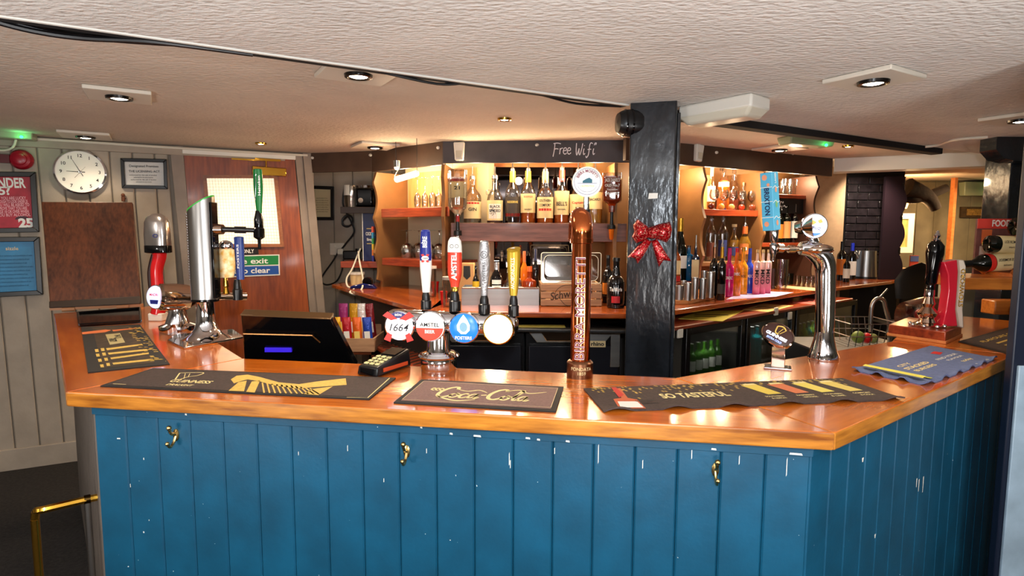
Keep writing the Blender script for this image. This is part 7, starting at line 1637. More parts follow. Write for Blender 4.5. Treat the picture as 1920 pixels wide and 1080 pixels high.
# cider clip
d = ray(1790, 615); q = CAM + d * ((CT + .05 - CAM.z) / d.z); Yq = q.y; o = thing('cider_tap', 'tall curved red and grey cider tap standing on the wooden block', 'beer tap', q)
z0_ = q.z; pts_l = [(1768, 612), (1774, 580), (1779, 545), (1778, 515), (1770, 492)]; pts_r = [(1795, 487), (1797, 510), (1795, 545), (1792, 580), (1796, 612)]
Lp_ = [V(*c, Yq) for c in pts_l] + [V(*c, Yq) for c in pts_r]; zz_ = min(p.z for p in Lp_); 
for p in Lp_: p.z = max(p.z, z0_)
mb = MB(); mb.hexa(Lp_, [p + Vector((.0, .05, 0)) for p in Lp_]); obj('red_side', mb, mat('cider_red', (206, 34, 56), .25, coat=.5), o, bev=.004)
pts_l = [(1797, 613), (1793, 580), (1796, 545), (1798, 510), (1796, 487)]; pts_r = [(1808, 487), (1812, 500), (1810, 545), (1806, 580), (1808, 616)]
Lp_ = [V(*c, Yq - .005) for c in pts_l] + [V(*c, Yq - .02) for c in pts_r]
for p in Lp_: p.z = max(p.z, z0_)
mb = MB(); mb.hexa(Lp_, [p + Vector((.0, .06, 0)) for p in Lp_]); obj('grey_side', mb, mat('cider_grey', (176, 164, 150), .4, .3), o, bev=.004)
text(o, 'STOWFORD', .022, FR(V(1804, 540, Yq - .024), (1, -.4, 0)), gold, .02, rot=PI / 2, fit=.16)

# =================================================================== POST, CEILING, WALL THINGS
# glitter bow
yb_ = PC.y - .105; o = thing('glitter_bow', 'red glitter bow hanging on the black post', 'bow', V(1221, 452, yb_))
gl = bpy.data.materials.new('red_glitter'); gl.use_nodes = True; nt = gl.node_tree; b_ = nt.nodes['Principled BSDF']
tc = nt.nodes.new('ShaderNodeTexCoord'); vo = nt.nodes.new('ShaderNodeTexVoronoi'); vo.inputs['Scale'].default_value = 260
nt.links.new(tc.outputs['Object'], vo.inputs['Vector']); cr_ = nt.nodes.new('ShaderNodeValToRGB'); sp = nt.nodes.new('ShaderNodeSeparateColor'); nt.links.new(vo.outputs['Color'], sp.inputs[0]); nt.links.new(sp.outputs[0], cr_.inputs[0]); nt.links.new(cr_.outputs[0], b_.inputs['Base Color'])
cr_.color_ramp.elements[0].color = (*lin((130, 6, 16)), 1); cr_.color_ramp.elements[1].color = (*lin((255, 190, 170)), 1); e = cr_.color_ramp.elements.new(.8); e.color = (*lin((206, 16, 30)), 1); cr_.color_ramp.elements[0].position = .1
bp = nt.nodes.new('ShaderNodeBump'); bp.inputs['Strength'].default_value = .9; bp.inputs['Distance'].default_value = .004; nt.links.new(sp.outputs[1], bp.inputs['Height']); nt.links.new(bp.outputs[0], b_.inputs['Normal']); b_.inputs['Roughness'].default_value = .25; b_.inputs['Metallic'].default_value = .5
def bow_part(nm, pts, bulge):
    P = [V(*c, yb_) for c in pts]; c0 = sum(P, Vector()) / len(P); n_ = len(P); vs = []
    for s_, yy in ((1, 0), (.86, -bulge * .6), (.5, -bulge), (0, -bulge * 1.1)):
        for p in P: q = c0 + (p - c0) * s_; vs.append(Vector((q.x, q.y + yy, q.z)))
    vs += [Vector((p.x, p.y + .012, p.z)) for p in P]
    fs = []
    for r in range(3): fs += [(r * n_ + i, r * n_ + (i + 1) % n_, (r + 1) * n_ + (i + 1) % n_, (r + 1) * n_ + i) for i in range(n_)]
    fs += [(4 * n_ + i, 4 * n_ + (i + 1) % n_, (i + 1) % n_, i) for i in range(n_)] + [tuple(range(4 * n_, 5 * n_))[::-1]]
    mb = MB(); mb.add(vs, fs); obj(nm, mb, gl, o, smooth=60)
bow_part('loop', [(1214, 424), (1206, 418), (1196, 411), (1188, 422), (1190, 434), (1186, 444), (1194, 456), (1205, 452), (1216, 446)], .035)
bow_part('loop', [(1226, 424), (1236, 420), (1256, 416), (1260, 430), (1256, 446), (1250, 455), (1238, 450), (1226, 446)], .035)
bow_part('tail', [(1211, 448), (1222, 452), (1210, 474), (1196, 494), (1192, 484), (1178, 482), (1194, 464)], .012)
bow_part('tail', [(1222, 452), (1232, 448), (1246, 470), (1259, 490), (1244, 488), (1236, 500), (1228, 474)], .012)
bow_part('knot', [(1212, 428), (1222, 424), (1238, 426), (1240, 436), (1236, 446), (1222, 448), (1212, 444)], .045)
# speaker
p = V(1166, 231, PC.y - .02); o = thing('speaker', 'black round-nosed loudspeaker on the left side of the black post', 'speaker', p)
T = Matrix.Translation(p + Vector((.05, 0, 0))) @ Matrix.Rotation(R_(-90), 4, 'Y') @ Matrix.Rotation(R_(8), 4, 'X'); k = p.y / F_PX
mb = MB(); mb.lathe([(.052, -.03), (.056, 0), (.056, .03), (.05, .055), (.04, .07), (0, .076)], 26, T, sq=2.6); obj('cabinet', mb, black, o)
mb = MB(); mb.lathe([(.0575, .012), (.0585, .016), (.0575, .02)], 26, T, sq=2.6); mb.lathe([(.0555, .038), (.0565, .042), (.054, .046)], 26, T, sq=2.6); obj('trim_ring', mb, gloss_black, o)
mb = MB(); mb.cyl(p + Vector((.04, .03, 0)), p + Vector((.07, .05, 0)), .015); obj('bracket', mb, black, o)
# emergency light box near the post
a_ = xy(G(1262, 222, 2.05)); c_s = [(1263, 205), (1345, 192), (1392, 197), (1397, 213), (1352, 220), (1268, 223)]
P = [xy(G(1262, 200, ZN)), xy(G(1345, 184, ZN)), xy(G(1398, 198, ZN)), xy(G(1340, 213, ZN))]
e = Vector((P[1][0] - P[0][0], P[1][1] - P[0][1])); A0 = Vector(P[0]) + Vector((.02, -.01)); u_ = e.normalized(); v_ = Vector((-u_.y, u_.x))
lb_ = thing('emergency_light', 'white rectangular light box on the ceiling right of the black post', 'light box', (A0.x, A0.y, ZN - .09))
Tb = Matrix((Vector((u_.x, u_.y, 0)), Vector((v_.x, v_.y, 0)), Vector((0, 0, 1)))).transposed().to_4x4(); Tb.translation = Vector((A0.x, A0.y, ZN))
W_, D_ = .34, .15
mb = MB(); mb.T = Tb; mb.hexa([(0, 0, -.055), (W_, 0, -.055), (W_, D_, -.055), (0, D_, -.055)], [(0, 0, -.0), (W_, 0, -.0), (W_, D_, -.0), (0, D_, -.0)]); obj('back_box', mb, plastic_w, lb_, bev=.01, bseg=3)
mb = MB(); mb.T = Tb; mb.hexa([(.03, .02, -.085), (W_ - .03, .02, -.085), (W_ - .03, D_ - .02, -.085), (.03, D_ - .02, -.085)], [(-.004, -.004, -.045), (W_ + .004, -.004, -.045), (W_ + .004, D_ + .004, -.045), (-.004, D_ + .004, -.045)]); obj('diffuser', mb, mat('milky_diffuser', (206, 200, 182), .3), lb_, bev=.012, bseg=3)
# downlights
def downlight(px_, py_, z, lab, plate_=True, s=.24, a=R_(31), lit=True):
    p = G(px_, py_, z); o = thing('downlight', lab, 'ceiling light', (p.x, p.y, z), a, 'recessed ceiling downlights'); M = MW[o.name]
    if plate_:
        mb = MB(); mb.box(M @ Vector((0, 0, 0)) - M.translation, (0, 0, 0)) if False else None
        mb = MB(); mb.T = M; h = s / 2; mb.hexa([(-h, -h, -.018), (h, -h, -.018), (h, h, -.018), (-h, h, -.018)], [(-h, -h, -.001), (h, -h, -.001), (h, h, -.001), (-h, h, -.001)]); obj('plate', mb, mat('plate_white', (206, 198, 184), .5), o, bev=.004)
    zz = -.018 if plate_ else 0; r = .05 if plate_ else .036
    mb = MB(); mb.T = M; mb.lathe([(r * .62, zz - .004), (r * .8, zz - .012), (r, zz - .01), (r * 1.04, zz)], 26); obj('ring', mb, mat('black_ring', (26, 22, 20), .25, .5) if plate_ else brass, o)
    mb = MB(); mb.T = M; mb.lathe([(0, zz - .010), (r * .4, zz - .010), (r * .66, zz - .006)], 20); obj('lamp', mb, lamp_glow, o)
    return o
downlight(223, 174, ZF, 'lit downlight on a white plate, nearest the clock wall')
downlight(1638, 143, ZN, 'lit downlight on a large white plate at the right, above the blue mat', s=.235)
downlight(1915, 218, ZN, 'downlight plate cut off by the right edge of the picture', s=.25)
downlight(672, 131, ZF, 'lit downlight on a white plate just beyond the ceiling edge', s=.26)
downlight(703, 271, ZF, 'white plated downlight near the fascia above the till', s=.26)
downlight(160, 251, ZF, 'white plated downlight close to the wall above the clock', s=.26)
downlight(1462, 276, ZF, 'white plated downlight above the snifter shelf', s=.26)
downlight(946, 222, ZF, 'bright small brass-ringed downlight above the spirit shelf', False)
downlight(489, 268, ZF, 'small downlight above the mahogany door', False)
downlight(1590, 273, ZF, 'small bright downlight in front of the white downstand beam', False)
for px_, py_, z, e_ in ((223, 174, ZF, 18), (672, 131, ZF, 30), (946, 222, ZF, 46), (489, 268, ZF, 18), (1590, 273, ZF, 30), (1638, 143, ZN, 14), (1462, 276, ZF, 60), (703, 271, ZF, 22), (160, 251, ZF, 10)):
    p = G(px_, py_, z); light('downlight_beam', 'SPOT', (p.x, p.y, z - .035), e_, (1, .8, .56), .03, (p.x, p.y, 0), 130, .8)
# emergency lights with green leds
led = mat('green_led', (30, 255, 90), emit=9)
def ebox(lab, C, size, ang_, ledoff, tiltm=None):
    o = thing('emergency_light', lab, 'light box', C, ang_); M = MW[o.name] @ (tiltm or Matrix()); w_, d_, h_ = size
    mb = MB(); mb.T = M; mb.hexa([(-w_ / 2, -d_ / 2, -h_), (w_ / 2, -d_ / 2, -h_), (w_ / 2, d_ / 2, -h_), (-w_ / 2, d_ / 2, -h_)], [(-w_ / 2 - .01, -d_ / 2 - .01, 0), (w_ / 2 + .01, -d_ / 2 - .01, 0), (w_ / 2 + .01, d_ / 2 + .01, 0), (-w_ / 2 - .01, d_ / 2 + .01, 0)]); obj('cover', mb, mat('green_grey_cover', (150, 160, 130), .25), o, bev=.008)
    mb = MB(); mb.sphere(M @ Vector(ledoff), .009, 10); obj('led', mb, led, o)
    light('led_glow', 'POINT', M @ (Vector(ledoff) + Vector((0, -.03, -.02))), .12, (.2, 1, .4), .01); return o
p = G(1512, 259, ZF); ebox('green-lit emergency light on the far ceiling beyond the black beam', (p.x, p.y, ZF), (.34, .1, .05), R_(20), (.1, -.06, -.045))
p = V(1838, 357, RY - .07); ebox('pale emergency light with a green lamp on the back room wall', (p.x, p.y, p.z + .09), (.4, .08, .15), 0, (.1, -.05, -.09))
p = LP(26, 246, .1); o = ebox('green-lit white emergency light box at the top of the clock wall', (p.x, p.y, p.z + .09), (.2, .12, .14), math.atan2(wd_.y, wd_.x), (.05, -.07, -.13))
mb = MB(); q = LP(20, 238, .17); mb.box((0, 0, 0), (.17, .012, .05), FR(q, (wd_.x, wd_.y, 0))); obj('white_panel', mb, plastic_w, o, bev=.003)
mb = MB(); mb.tube([LP(30, 262, .08), LP(24, 276, .08), LP(8, 282, .06), LP(-20, 280, .05)], .007); obj('conduit', mb, cable_w, o)
# alarm sounder
p = LP(42, 301, .05); o = thing('alarm_sounder', 'round red fire alarm sounder on the wall above the red poster', 'alarm', p); T = FR(LP(42, 300, .015), (wd_.x, wd_.y, 0)); T = T
mb = MB(); mb.lathe([(.06, 0), (.062, .03), (.05, .05), (.036, .055), (.034, .07), (.02, .075), (0, .075)], 26, T); obj('sounder_body', mb, mat('alarm_red', (150, 10, 34), .3), o)
mb = MB(); mb.box((-.09, 0, .02), (.07, .05, .04), T); obj('mount', mb, mat('alarm_dark', (90, 12, 24), .4), o); mb = MB(); mb.cyl(T @ Vector((-.075, .015, .03)), T @ Vector((-.055, .015, .03)), .008); mb.cyl(T @ Vector((-.075, -.015, .03)), T @ Vector((-.055, -.015, .03)), .008); obj('clip', mb, chrome, o)
# framed notices on the left wall
def framed(lab, corners, bw_, face, o0=.016, parent_off=0, wallf=None, cat='framed notice', fm=None):
    LPf = wallf or LP; P = [LPf(*c, o0) for c in corners]; nn = Vector((wn.x, wn.y, 0)) if wallf is None else Vector((0, -1, 0))
    o = thing('framed_notice', lab, cat, sum(P, Vector()) / 4, 0)
    Q = [p for p in P]; c0 = sum(P, Vector()) / 4
    Wd, Hd = (P[1] - P[0]).length, (P[3] - P[0]).length
    def ins(u, v): return (P[0] * (1 - u) + P[1] * u) * (1 - v) + (P[3] * (1 - u) + P[2] * u) * v
    bu, bv = bw_ / Wd, bw_ / Hd; I_ = [ins(bu, bv), ins(1 - bu, bv), ins(1 - bu, 1 - bv), ins(bu, 1 - bv)]
    for i in range(4):
        j = (i + 1) % 4; mb = MB(); mb.hexa([P[i], P[j], I_[j], I_[i]], [x + nn * .022 for x in (P[i], P[j], I_[j], I_[i])]); obj('frame_bar', mb, fm or black, o, bev=.003)
    mb = MB(); mb.hexa(I_, [x + nn * .008 for x in I_]); obj('print', mb, face, o, smooth=0)
    T = FR(c0 + nn * .009, P[1] - P[0] if wallf is None else (1, 0, 0), (P[0] - P[3])); return o, T, Wd - 2 * bw_, Hd - 2 * bw_
o, T, w_, h_ = framed('black framed certificate right of the clock on the grey boards', [(226, 297), (313, 299), (315, 355), (229, 353)], .022, mat('certificate_paper', (196, 196, 194), .5))
text(o, 'Designated Premises', .022, T @ Matrix.Translation((0, h_ * .33, 0)), ink, .01, fit=w_ * .75); text(o, 'THE LICENSING ACT', .02, T @ Matrix.Translation((0, h_ * .1, 0)), ink, .01, fit=w_ * .8)
for i, f in enumerate((.7, .5, .65, .4)): text(o, 'authorised for the sale of alcohol', .012, T @ Matrix.Translation((-w_ * .04, -h_ * (.06 + i * .1), 0)), ink, 0, fit=w_ * f)
o, T, w_, h_ = framed('black framed red age check poster reading UNDER and 25, cut by the left edge', [(-62, 322), (68, 323), (75, 435), (-58, 438)], .03, mat('poster_red', (176, 34, 54), .5, noise=(9, .35)))
text(o, 'UNDER', .085, T @ Matrix.Translation((w_ * .12, h_ * .37, 0)), ink_w, .03, fit=w_ * .62); text(o, '25?', .07, T @ Matrix.Translation((-w_ * .02, h_ * .22, 0)), ink_w, .03)
for i, s_ in enumerate(('IF YOU ARE LUCKY', 'ENOUGH TO LOOK UNDER 25', 'YOU WILL BE ASKED TO', 'PROVE THAT YOU ARE', 'AGE 18 OR OVER WHEN', 'YOU BUY ALCOHOL')): text(o, s_, .026, T @ Matrix.Translation((w_ * .16, h_ * (.08 - i * .066), 0)), mat('pink_ink', (236, 176, 186), .7), .02, fit=w_ * (.5 + .05 * (i % 3)))
text(o, '25', .075, T @ Matrix.Translation((w_ * .36, -h_ * .42, 0)), ink_w, .05); mb = MB(); flatpoly(mb, circ(w_ * .13, 0, PI, cx=w_ * .3, cy=-h_ * .34, sy=.6), T); obj('swoosh', mb, mat('poster_dark', (60, 20, 36), .5), o, smooth=0)
o, T, w_, h_ = framed('black framed blue licence notice below the red poster', [(-58, 445), (75, 444), (82, 552), (-52, 559)], .03, mat('notice_blue', (44, 128, 178), .45, noise=(7, .25)))
text(o, 'sizzle', .03, T @ Matrix.Translation((w_ * .12, h_ * .36, 0)), label_cream, .01)
for i in range(9): text(o, 'premises licence summary and conditions of sale', .016, T @ Matrix.Translation((w_ * .08, h_ * (.22 - i * .075), 0)), mat('faint_blue_ink', (40, 84, 120), .7), 0, fit=w_ * (.75 - .1 * (i % 3)))
o, T, w_, h_ = framed('black framed cream notice on the boards between the door and the shelves', [(581, 348), (627, 350), (627, 413), (583, 413)], .028, mat('cream_notice', (190, 176, 140), .5), wallf=lambda x, y, o_: V(x, y, AY - .012 - o_))
for i in range(7): text(o, 'please drink sensibly at all times', .014, T @ Matrix.Translation((0, h_ * (.18 - i * .08), 0)), ink, 0, fit=w_ * (.7 if i % 2 else .6))
# clock
C = LP(152, 323, .02); o = thing('wall_clock', 'round white wall clock with silver rim showing nine and five to', 'clock', C); R0 = 49 / F_PX * C.y / 1.16 * .99
T = FR(LP(152, 323, .014), (wd_.x, wd_.y, 0))
mb = MB(); mb.lathe([(R0, 0), (R0 * 1.0, .02), (R0 * .97, .032), (R0 * .9, .034), (R0 * .885, .024)], 44, T, caps=False); obj('rim', mb, chrome, o)
mb = MB(); mb.lathe([(R0 * .93, .005), (R0 * .9, .022), (0, .022)], 44, T); obj('dial', mb, label_white, o)
Td = T @ Matrix.Translation((0, 0, .0225))
for h in range(1, 13):
    a = PI / 2 - h * PI / 6; text(o, str(h), R0 * .2, Td @ Matrix.Translation((math.cos(a) * R0 * .7, math.sin(a) * R0 * .7, 0)), ink, .015, name='numeral')
mb = MB()
def hand(mb, a, ln, wd, tail): d_ = (math.cos(a), math.sin(a)); n_ = (-d_[1], d_[0]); mb.add([(-d_[0] * tail + n_[0] * wd, -d_[1] * tail + n_[1] * wd, .002), (d_[0] * ln + n_[0] * wd * .5, d_[1] * ln + n_[1] * wd * .5, .002), (d_[0] * ln - n_[0] * wd * .5, d_[1] * ln - n_[1] * wd * .5, .002), (-d_[0] * tail - n_[0] * wd, -d_[1] * tail - n_[1] * wd, .002)], [(3, 2, 1, 0)], Td)
mb = MB(); hand(mb, PI * .99, R0 * .5, .0028, .025); obj('hour_hand', mb, ink, o, smooth=0)
mb = MB(); hand(mb, R_(117), R0 * .68, .002, .03); obj('minute_hand', mb, ink, o, smooth=0)
mb = MB(); hand(mb, R_(50), R0 * .3, .001, .05); obj('second_hand', mb, label_grey, o, smooth=0)
mb = MB(); mb.lathe([(.008, 0), (.008, .005), (0, .006)], 12, Td); obj('hub', mb, chrome, o)
# cables along the ceiling step
def stepP(px_, dy, dz): p = L(px_, 200, S0, S1); return Vector((p.x, p.y, 0)) + Vector((sn.x, sn.y, 0)) * dy + Vector((0, 0, ZN + dz))
for i, (pts, lab) in enumerate((((( -30, .05, .0), (60, .065, -.012), (160, .07, -.012), (300, .045, -.002), (480, .04, .0)), 'black cable sagging lowest along the ceiling step at the left'),
                              (((-30, .06, .01), (90, .085, -.004), (200, .08, -.004), (380, .05, .006)), 'black cable nearest the ceiling in the bundle along the step'),
                              (((-30, .08, .02), (40, .11, .01), (150, .10, .008), (240, .07, .012), (420, .05, .01)), 'thin black cable running furthest along the ceiling step'),
                              (((560, .045, .008), (700, .045, .004), (830, .055, -.01), (900, .05, .008), (1010, .05, .004), (1100, .075, -.008), (1180, .055, .0)), 'black cable drooping in swags along the ceiling step left of the post'))):
    mb = MB(); mb.tube([stepP(*q) for q in pts], .008 if i < 3 else .005, 8); tag(obj('cable', mb, cable_m, at=stepP(*pts[0])), lab, 'cable')
mb = MB(); mb.tube([stepP(1728, -.1, .0), V(1760, 262, 3.55), V(1800, 258, 3.4), V(1852, 255, 3.3)], .006); 
p = [G(1735, 275, ZN - .012), G(1760, 272, ZN - .008), G(1790, 262, ZN - .006), G(1852, 257, ZN - .006)]; mb = MB(); mb.tube(p, .008); tag(obj('cable', mb, cable_w, at=p[0]), 'white cable clipped to the ceiling near the black beam end', 'cable')

# =================================================================== RIGHT SIDE AND BACK ROOM
# wine shelf with rack
ws0, ws1 = V(1800, 522, 2.75), V(1960, 528, 2.35)
zS = 1.345; Pq = [xy(G(1798, 521, zS)), xy(G(1935, 526, zS))]
o = thing('wine_shelf', 'thick orange wooden shelf at the right edge carrying the wine rack', 'shelf', (Pq[0][0], Pq[0][1], zS))
fy = Pq[0][1]; x0 = Pq[0][0]; x1 = x0 + 1.0
mb = MB(); mb.prism(orient([(x0, fy), (x1, fy - .05), (x1, fy + .32), (x0 + .12, fy + .32)]), zS - .055, zS); obj('board', mb, rack_wood, o, bev=.004)
mb = MB(); mb.box((x1 - .1, fy + .15, (zS - .055) / 2), (.08, .1, zS - .055)); obj('leg', mb, black_paint, o)
def lying(lab, pxc, pyc, y_, ln, r, px_len, lab_m, axis, capc):
    C = V(pxc, pyc, y_); ax_ = Vector(axis).normalized(); o = thing('wine_bottle', lab, 'bottle', C, 0, 'wine bottles lying in the rack')
    T = Matrix.Translation(C - ax_ * ln * .42) @ ax_.to_track_quat('Z', 'Y').to_matrix().to_4x4()
    mb = MB(); mb.lathe([(0, .01), (r * .6, .0), (r, .012), (r, ln * .6), (r * .8, ln * .68), (r * .42, ln * .76), (r * .36, ln * .98), (0, ln)], 24, T); obj('glass_body', mb, dark_bottle, o)
    mb = MB(); mb.lathe([(r * 1.015, ln * .14), (r * 1.015, ln * .48)], 24, T); obj('label', mb, label_cream, o)
    mb = MB(); mb.lathe([(r * 1.02, ln * .49), (r * 1.02, ln * .57)], 24, T); obj('label_band', mb, capc, o)
    mb = MB(); mb.lathe([(r * .42, ln * .8), (r * .42, ln * 1.0), (0, ln * 1.003)], 16, T); obj('foil', mb, black, o)
    c1 = C - ax_ * ln * .11; up_ = Vector((0, -.35, 1)).normalized(); nn = Vector((0, -1, -.0))
    Tt = FR(c1 + Vector((0, -r * 1.03, 0)), ax_); text(o, 'LOS ROMEROS', .018, Tt @ Matrix.Translation((0, .012, 0)), ink, .01, fit=ln * .28); text(o, 'merlot', .014, Tt @ Matrix.Translation((0, -.012, 0)), ink, .0)
    return o
rk = thing('wine_rack', 'slanted orange wooden wine rack on the thick right hand shelf', 'rack', (x0 + .4, fy + .15, zS))
yk = fy + .1
def rslat(a, b, yy): 
    A1, B1_ = Vector((a[0], yy, a[1])), Vector((b[0], yy, b[1])); mb = MB(); d_ = (B1_ - A1).normalized(); n_ = Vector((-d_.z, 0, d_.x)) * .016
    mb.hexa([A1 - n_, B1_ - n_, B1_ + n_, A1 + n_], [p + Vector((0, .02, 0)) for p in (A1 - n_, B1_ - n_, B1_ + n_, A1 + n_)]); obj('rail', mb, rack_wood, rk, bev=.002)
r0_, r1_ = V(1880, 515, yk), V(1960, 440, yk)
for yy in (yk - .07, yk + .12): rslat((r0_.x, zS + .012), (r1_.x, r1_.z), yy)
mb = MB(); mb.box(((r0_.x + .2), yk + .03, zS + .008), (.34, .24, .016)); obj('foot', mb, rack_wood, rk)
mb = MB(); mb.box((r1_.x - .0, yk + .03, (zS + r1_.z) / 2), (.02, .22, r1_.z - zS)); obj('upright', mb, rack_wood, rk)
lying('lowest wine bottle lying in the rack with a cream and red label', 1863, 492, yk - .02, .3, 16.5 * yk / F_PX, 0, None, (-1, -.04, -.06), redr)
lying('middle wine bottle lying in the rack, above the lowest one', 1898, 459, yk - .02, .3, 16 * yk / F_PX, 0, None, (1, .04, -.03), redr)
lying('topmost wine bottle in the rack, cut by the right edge of the picture', 1946, 426, yk - .02, .3, 16.5 * yk / F_PX, 0, None, (1, .04, -.02), redr)
yf = fy + .28; a_, b_ = V(1839, 410, yf), V(1912, 500, yf)
o = thing('food_poster', 'red food menu board standing behind the wine rack', 'menu', ((a_.x + b_.x) / 2, yf, zS)); 
mb = MB(); mb.box(((a_.x + b_.x) / 2, yf, (zS + a_.z) / 2), (b_.x - a_.x + .04, .012, a_.z - zS)); obj('board', mb, mat('menu_mauve', (110, 70, 66), .6, noise=(14, .5)), o)
mb = MB(); mb.box(((a_.x + b_.x) / 2, yf - .008, a_.z - .025), (b_.x - a_.x + .04, .004, .05)); obj('red_header', mb, mat('menu_red', (206, 62, 52), .5), o)
text(o, 'FOOD', .045, FR(((a_.x + b_.x) / 2 - .012, yf - .011, a_.z - .025), (1, 0, 0)), ink_w, .03, fit=.095)
mb = MB(); mb.box((a_.x + .03, yf - .008, a_.z - .09), (.05, .004, .07)); obj('picture', mb, mat('menu_orange', (214, 110, 60), .6), o); mb = MB(); mb.box((a_.x + .03, yf - .008, a_.z - .165), (.06, .004, .05)); obj('picture', mb, mat('menu_photo', (200, 190, 180), .6), o)
# barrel end, white wall, block
p = V(1818, 572, 3.1); o = thing('barrel', 'dark varnished barrel lying behind the cider tap', 'barrel', (p.x, 3.3, .95))
T = Matrix.Translation((p.x - .1, 3.25, CT - .02)) @ Matrix.Rotation(R_(90), 4, 'Y'); mb = MB(); mb.lathe([(0, -.14), (.09, -.14), (.115, -.05), (.12, .03), (.11, .1), (0, .1)], 30, T); obj('staves', mb, barrel_wood, o)
mb = MB(); mb.lathe([(.117, -.04), (.122, -.01)], 30, T); obj('hoop', mb, barrel_wood, o)
mb = MB(); mb.box((p.x - .12, 3.25, .48), (.2, .2, .96)); obj('stand', mb, black, o)
mb = MB(); mb.box((4.05, 4.15, .66), (2.0, .06, 1.32)); struct('wall_right', mb, mat('cream_wall', (150, 142, 124), .7))
q = G(1885, 590, CT + .0); mb = MB(); mb.box(q + Vector((.03, .04, .04)), (.2, .1, .08)); tag(obj('wooden_block', mb, rack_wood, at=q, bev=.006), 'orange wooden box under the wine shelf at the right edge', 'box')
mb = MB(); mb.cyl(q + Vector((.0, -.06, .028)), q + Vector((.2, -.05, .028)), .026); tag(obj('phone_handset', mb, black, at=q), 'black cylinder object lying in front of the orange wooden box', 'handset')
# sink tap, basket and glasses behind the bar
Yt = 3.3; o = thing('sink_tap', 'arched chrome sink tap behind the right worktop', 'tap', (V(1652, 600, Yt).x, Yt, .9))
mb = MB(); mb.tube([V(1632, 622, Yt), V(1633, 590, Yt), V(1636, 570, Yt), V(1645, 560, Yt), V(1656, 563, Yt), V(1661, 580, Yt), V(1667, 604, Yt), V(1668, 640, Yt)], .012, 12); obj('spout', mb, steel, o)
mb = MB(); mb.cyl(V(1668, 640, Yt), (V(1668, 640, Yt).x, Yt, .9), .014); mb.cyl(V(1646, 562, Yt), V(1664, 542, Yt + .08), .006); obj('stem', mb, steel, o)
mb = MB(); c_ = V(1650, 640, Yt); mb.box((c_.x - .1, Yt + .1, .45), (.6, .5, .88)); o = obj('sink_unit', mb, mat('sink_black', (24, 22, 22), .5), at=(c_.x, Yt + .1, 0)); tag(o, 'dark sink cabinet under the arched tap', 'cabinet')
mb = MB(); mb.box((c_.x - .1, Yt + .1, .895), (.6, .5, .01)); obj('drainer', mb, steel_flat, o)
o = thing('wire_basket', 'chrome wire glass basket beside the sink tap', 'basket', (c_.x - .1, Yt, .9)); bx0, bx1, by0, by1 = c_.x - .25, c_.x + .02, Yt - .12, Yt + .1
mb = MB()
for i in range(8):
    t_ = i / 7; X = bx0 + (bx1 - bx0) * t_; mb.tube([(X, by0 - .03, 1.06), (X, by0, .93), (X, by1, .93), (X, by1 + .03, 1.06)], .0025, 5, False)
for zz in (1.06, .99): mb.tube([(bx0 - .01, by0 - .03, zz), (bx1 + .01, by0 - .03, zz), (bx1 + .01, by1 + .03, zz), (bx0 - .01, by1 + .03, zz), (bx0 - .01, by0 - .03, zz)], .003, 5, False)
obj('wire_frame', mb, steel, o, kind='stuff')
for px_, py_, r_, m_, lab in ((1625, 632, .03, red_m, 'red fruit in the wire basket'), (1609, 632, .035, mat('lime_green', (110, 130, 50), .5), 'green lime in the wire basket'), (1636, 634, .028, mat('lime_green2', (140, 146, 80), .5), 'pale green lime at the right of the wire basket')):
    p = V(px_, py_, Yt - .04); p.z = .934 + r_; mb = MB(); mb.sphere(p, r_, 14); tag(obj('fruit', mb, m_, at=p), lab, 'fruit', 'fruit in the wire basket')
p = G(1722, 606, CT); hh_ = .09; o = thing('tumbler', 'clear square tumbler holding a red cherry behind the hand pump', 'glass', p); mb = MB(); mb.lathe([(0, 0), (.045, 0), (.05, hh_), (.047, hh_), (.042, .01), (0, .01)], 24, Matrix.Translation(p), sq=5); obj('glass_body', mb, glassware, o)
mb = MB(); mb.sphere(p + Vector((.008, 0, .042)), .03, 14); tag(obj('cherry', mb, red_m, at=p + Vector((0, 0, .012))), 'red cherry inside the square tumbler behind the hand pump', 'fruit')
# back bar shelf on the far side, leaflet, chair, picture
yw = 5.75; a_, b_ = V(1682, 520, yw), V(1800, 520, yw)
zz = V(1740, 520, yw).z; o = thing('window_shelf', 'orange lit wooden ledge below the landscape picture in the back room', 'shelf', (a_.x, yw, zz)); mb = MB(); mb.box(((a_.x + b_.x) / 2, yw + .1, zz - .05), (b_.x - a_.x, .4, .1)); obj('board', mb, rack_wood, o, bev=.005)
mb = MB(); mb.box(((a_.x + b_.x) / 2, yw + .15, (zz - .1) / 2), (b_.x - a_.x - .06, .25, zz - .1)); obj('base', mb, barrel_wood, o)
p = V(1712, 512, yw); p.z = zz; o = thing('leaflet', 'small red and blue leaflet standing on the orange ledge', 'leaflet', p); hl_ = V(1712, 479, yw).z - zz
mb = MB(); mb.box(p + Vector((0, 0, hl_ / 2)), (.08, .012, hl_)); obj('sheet', mb, mat('leaflet_red', (206, 80, 60), .5), o); mb = MB(); mb.box(p + Vector((0, -.007, hl_ * .85)), (.08, .003, hl_ * .25)); mb.box(p + Vector((0, -.007, hl_ * .08)), (.08, .003, hl_ * .14)); obj('band', mb, mat('leaflet_blue', (90, 110, 170), .5), o)
p = V(1692, 518, yw); p.z = zz
for i in range(4):
    mb = MB(); mb.box(p + Vector((.0 + .01 * i, .05, .012 + .022 * i)), (.18 - .02 * i, .14, .02)); tag(obj('book', mb, mat('book_brown_%d' % i, ((120, 80, 50), (170, 130, 90), (140, 90, 60), (180, 140, 100))[i], .6), at=p + Vector((0, 0, .002 + .022 * i)), bev=.002), ('lowest', 'second lowest', 'third', 'topmost')[i] + ' flat book stacked on the orange ledge beside the end panel', 'book', 'flat books stacked on the orange ledge')
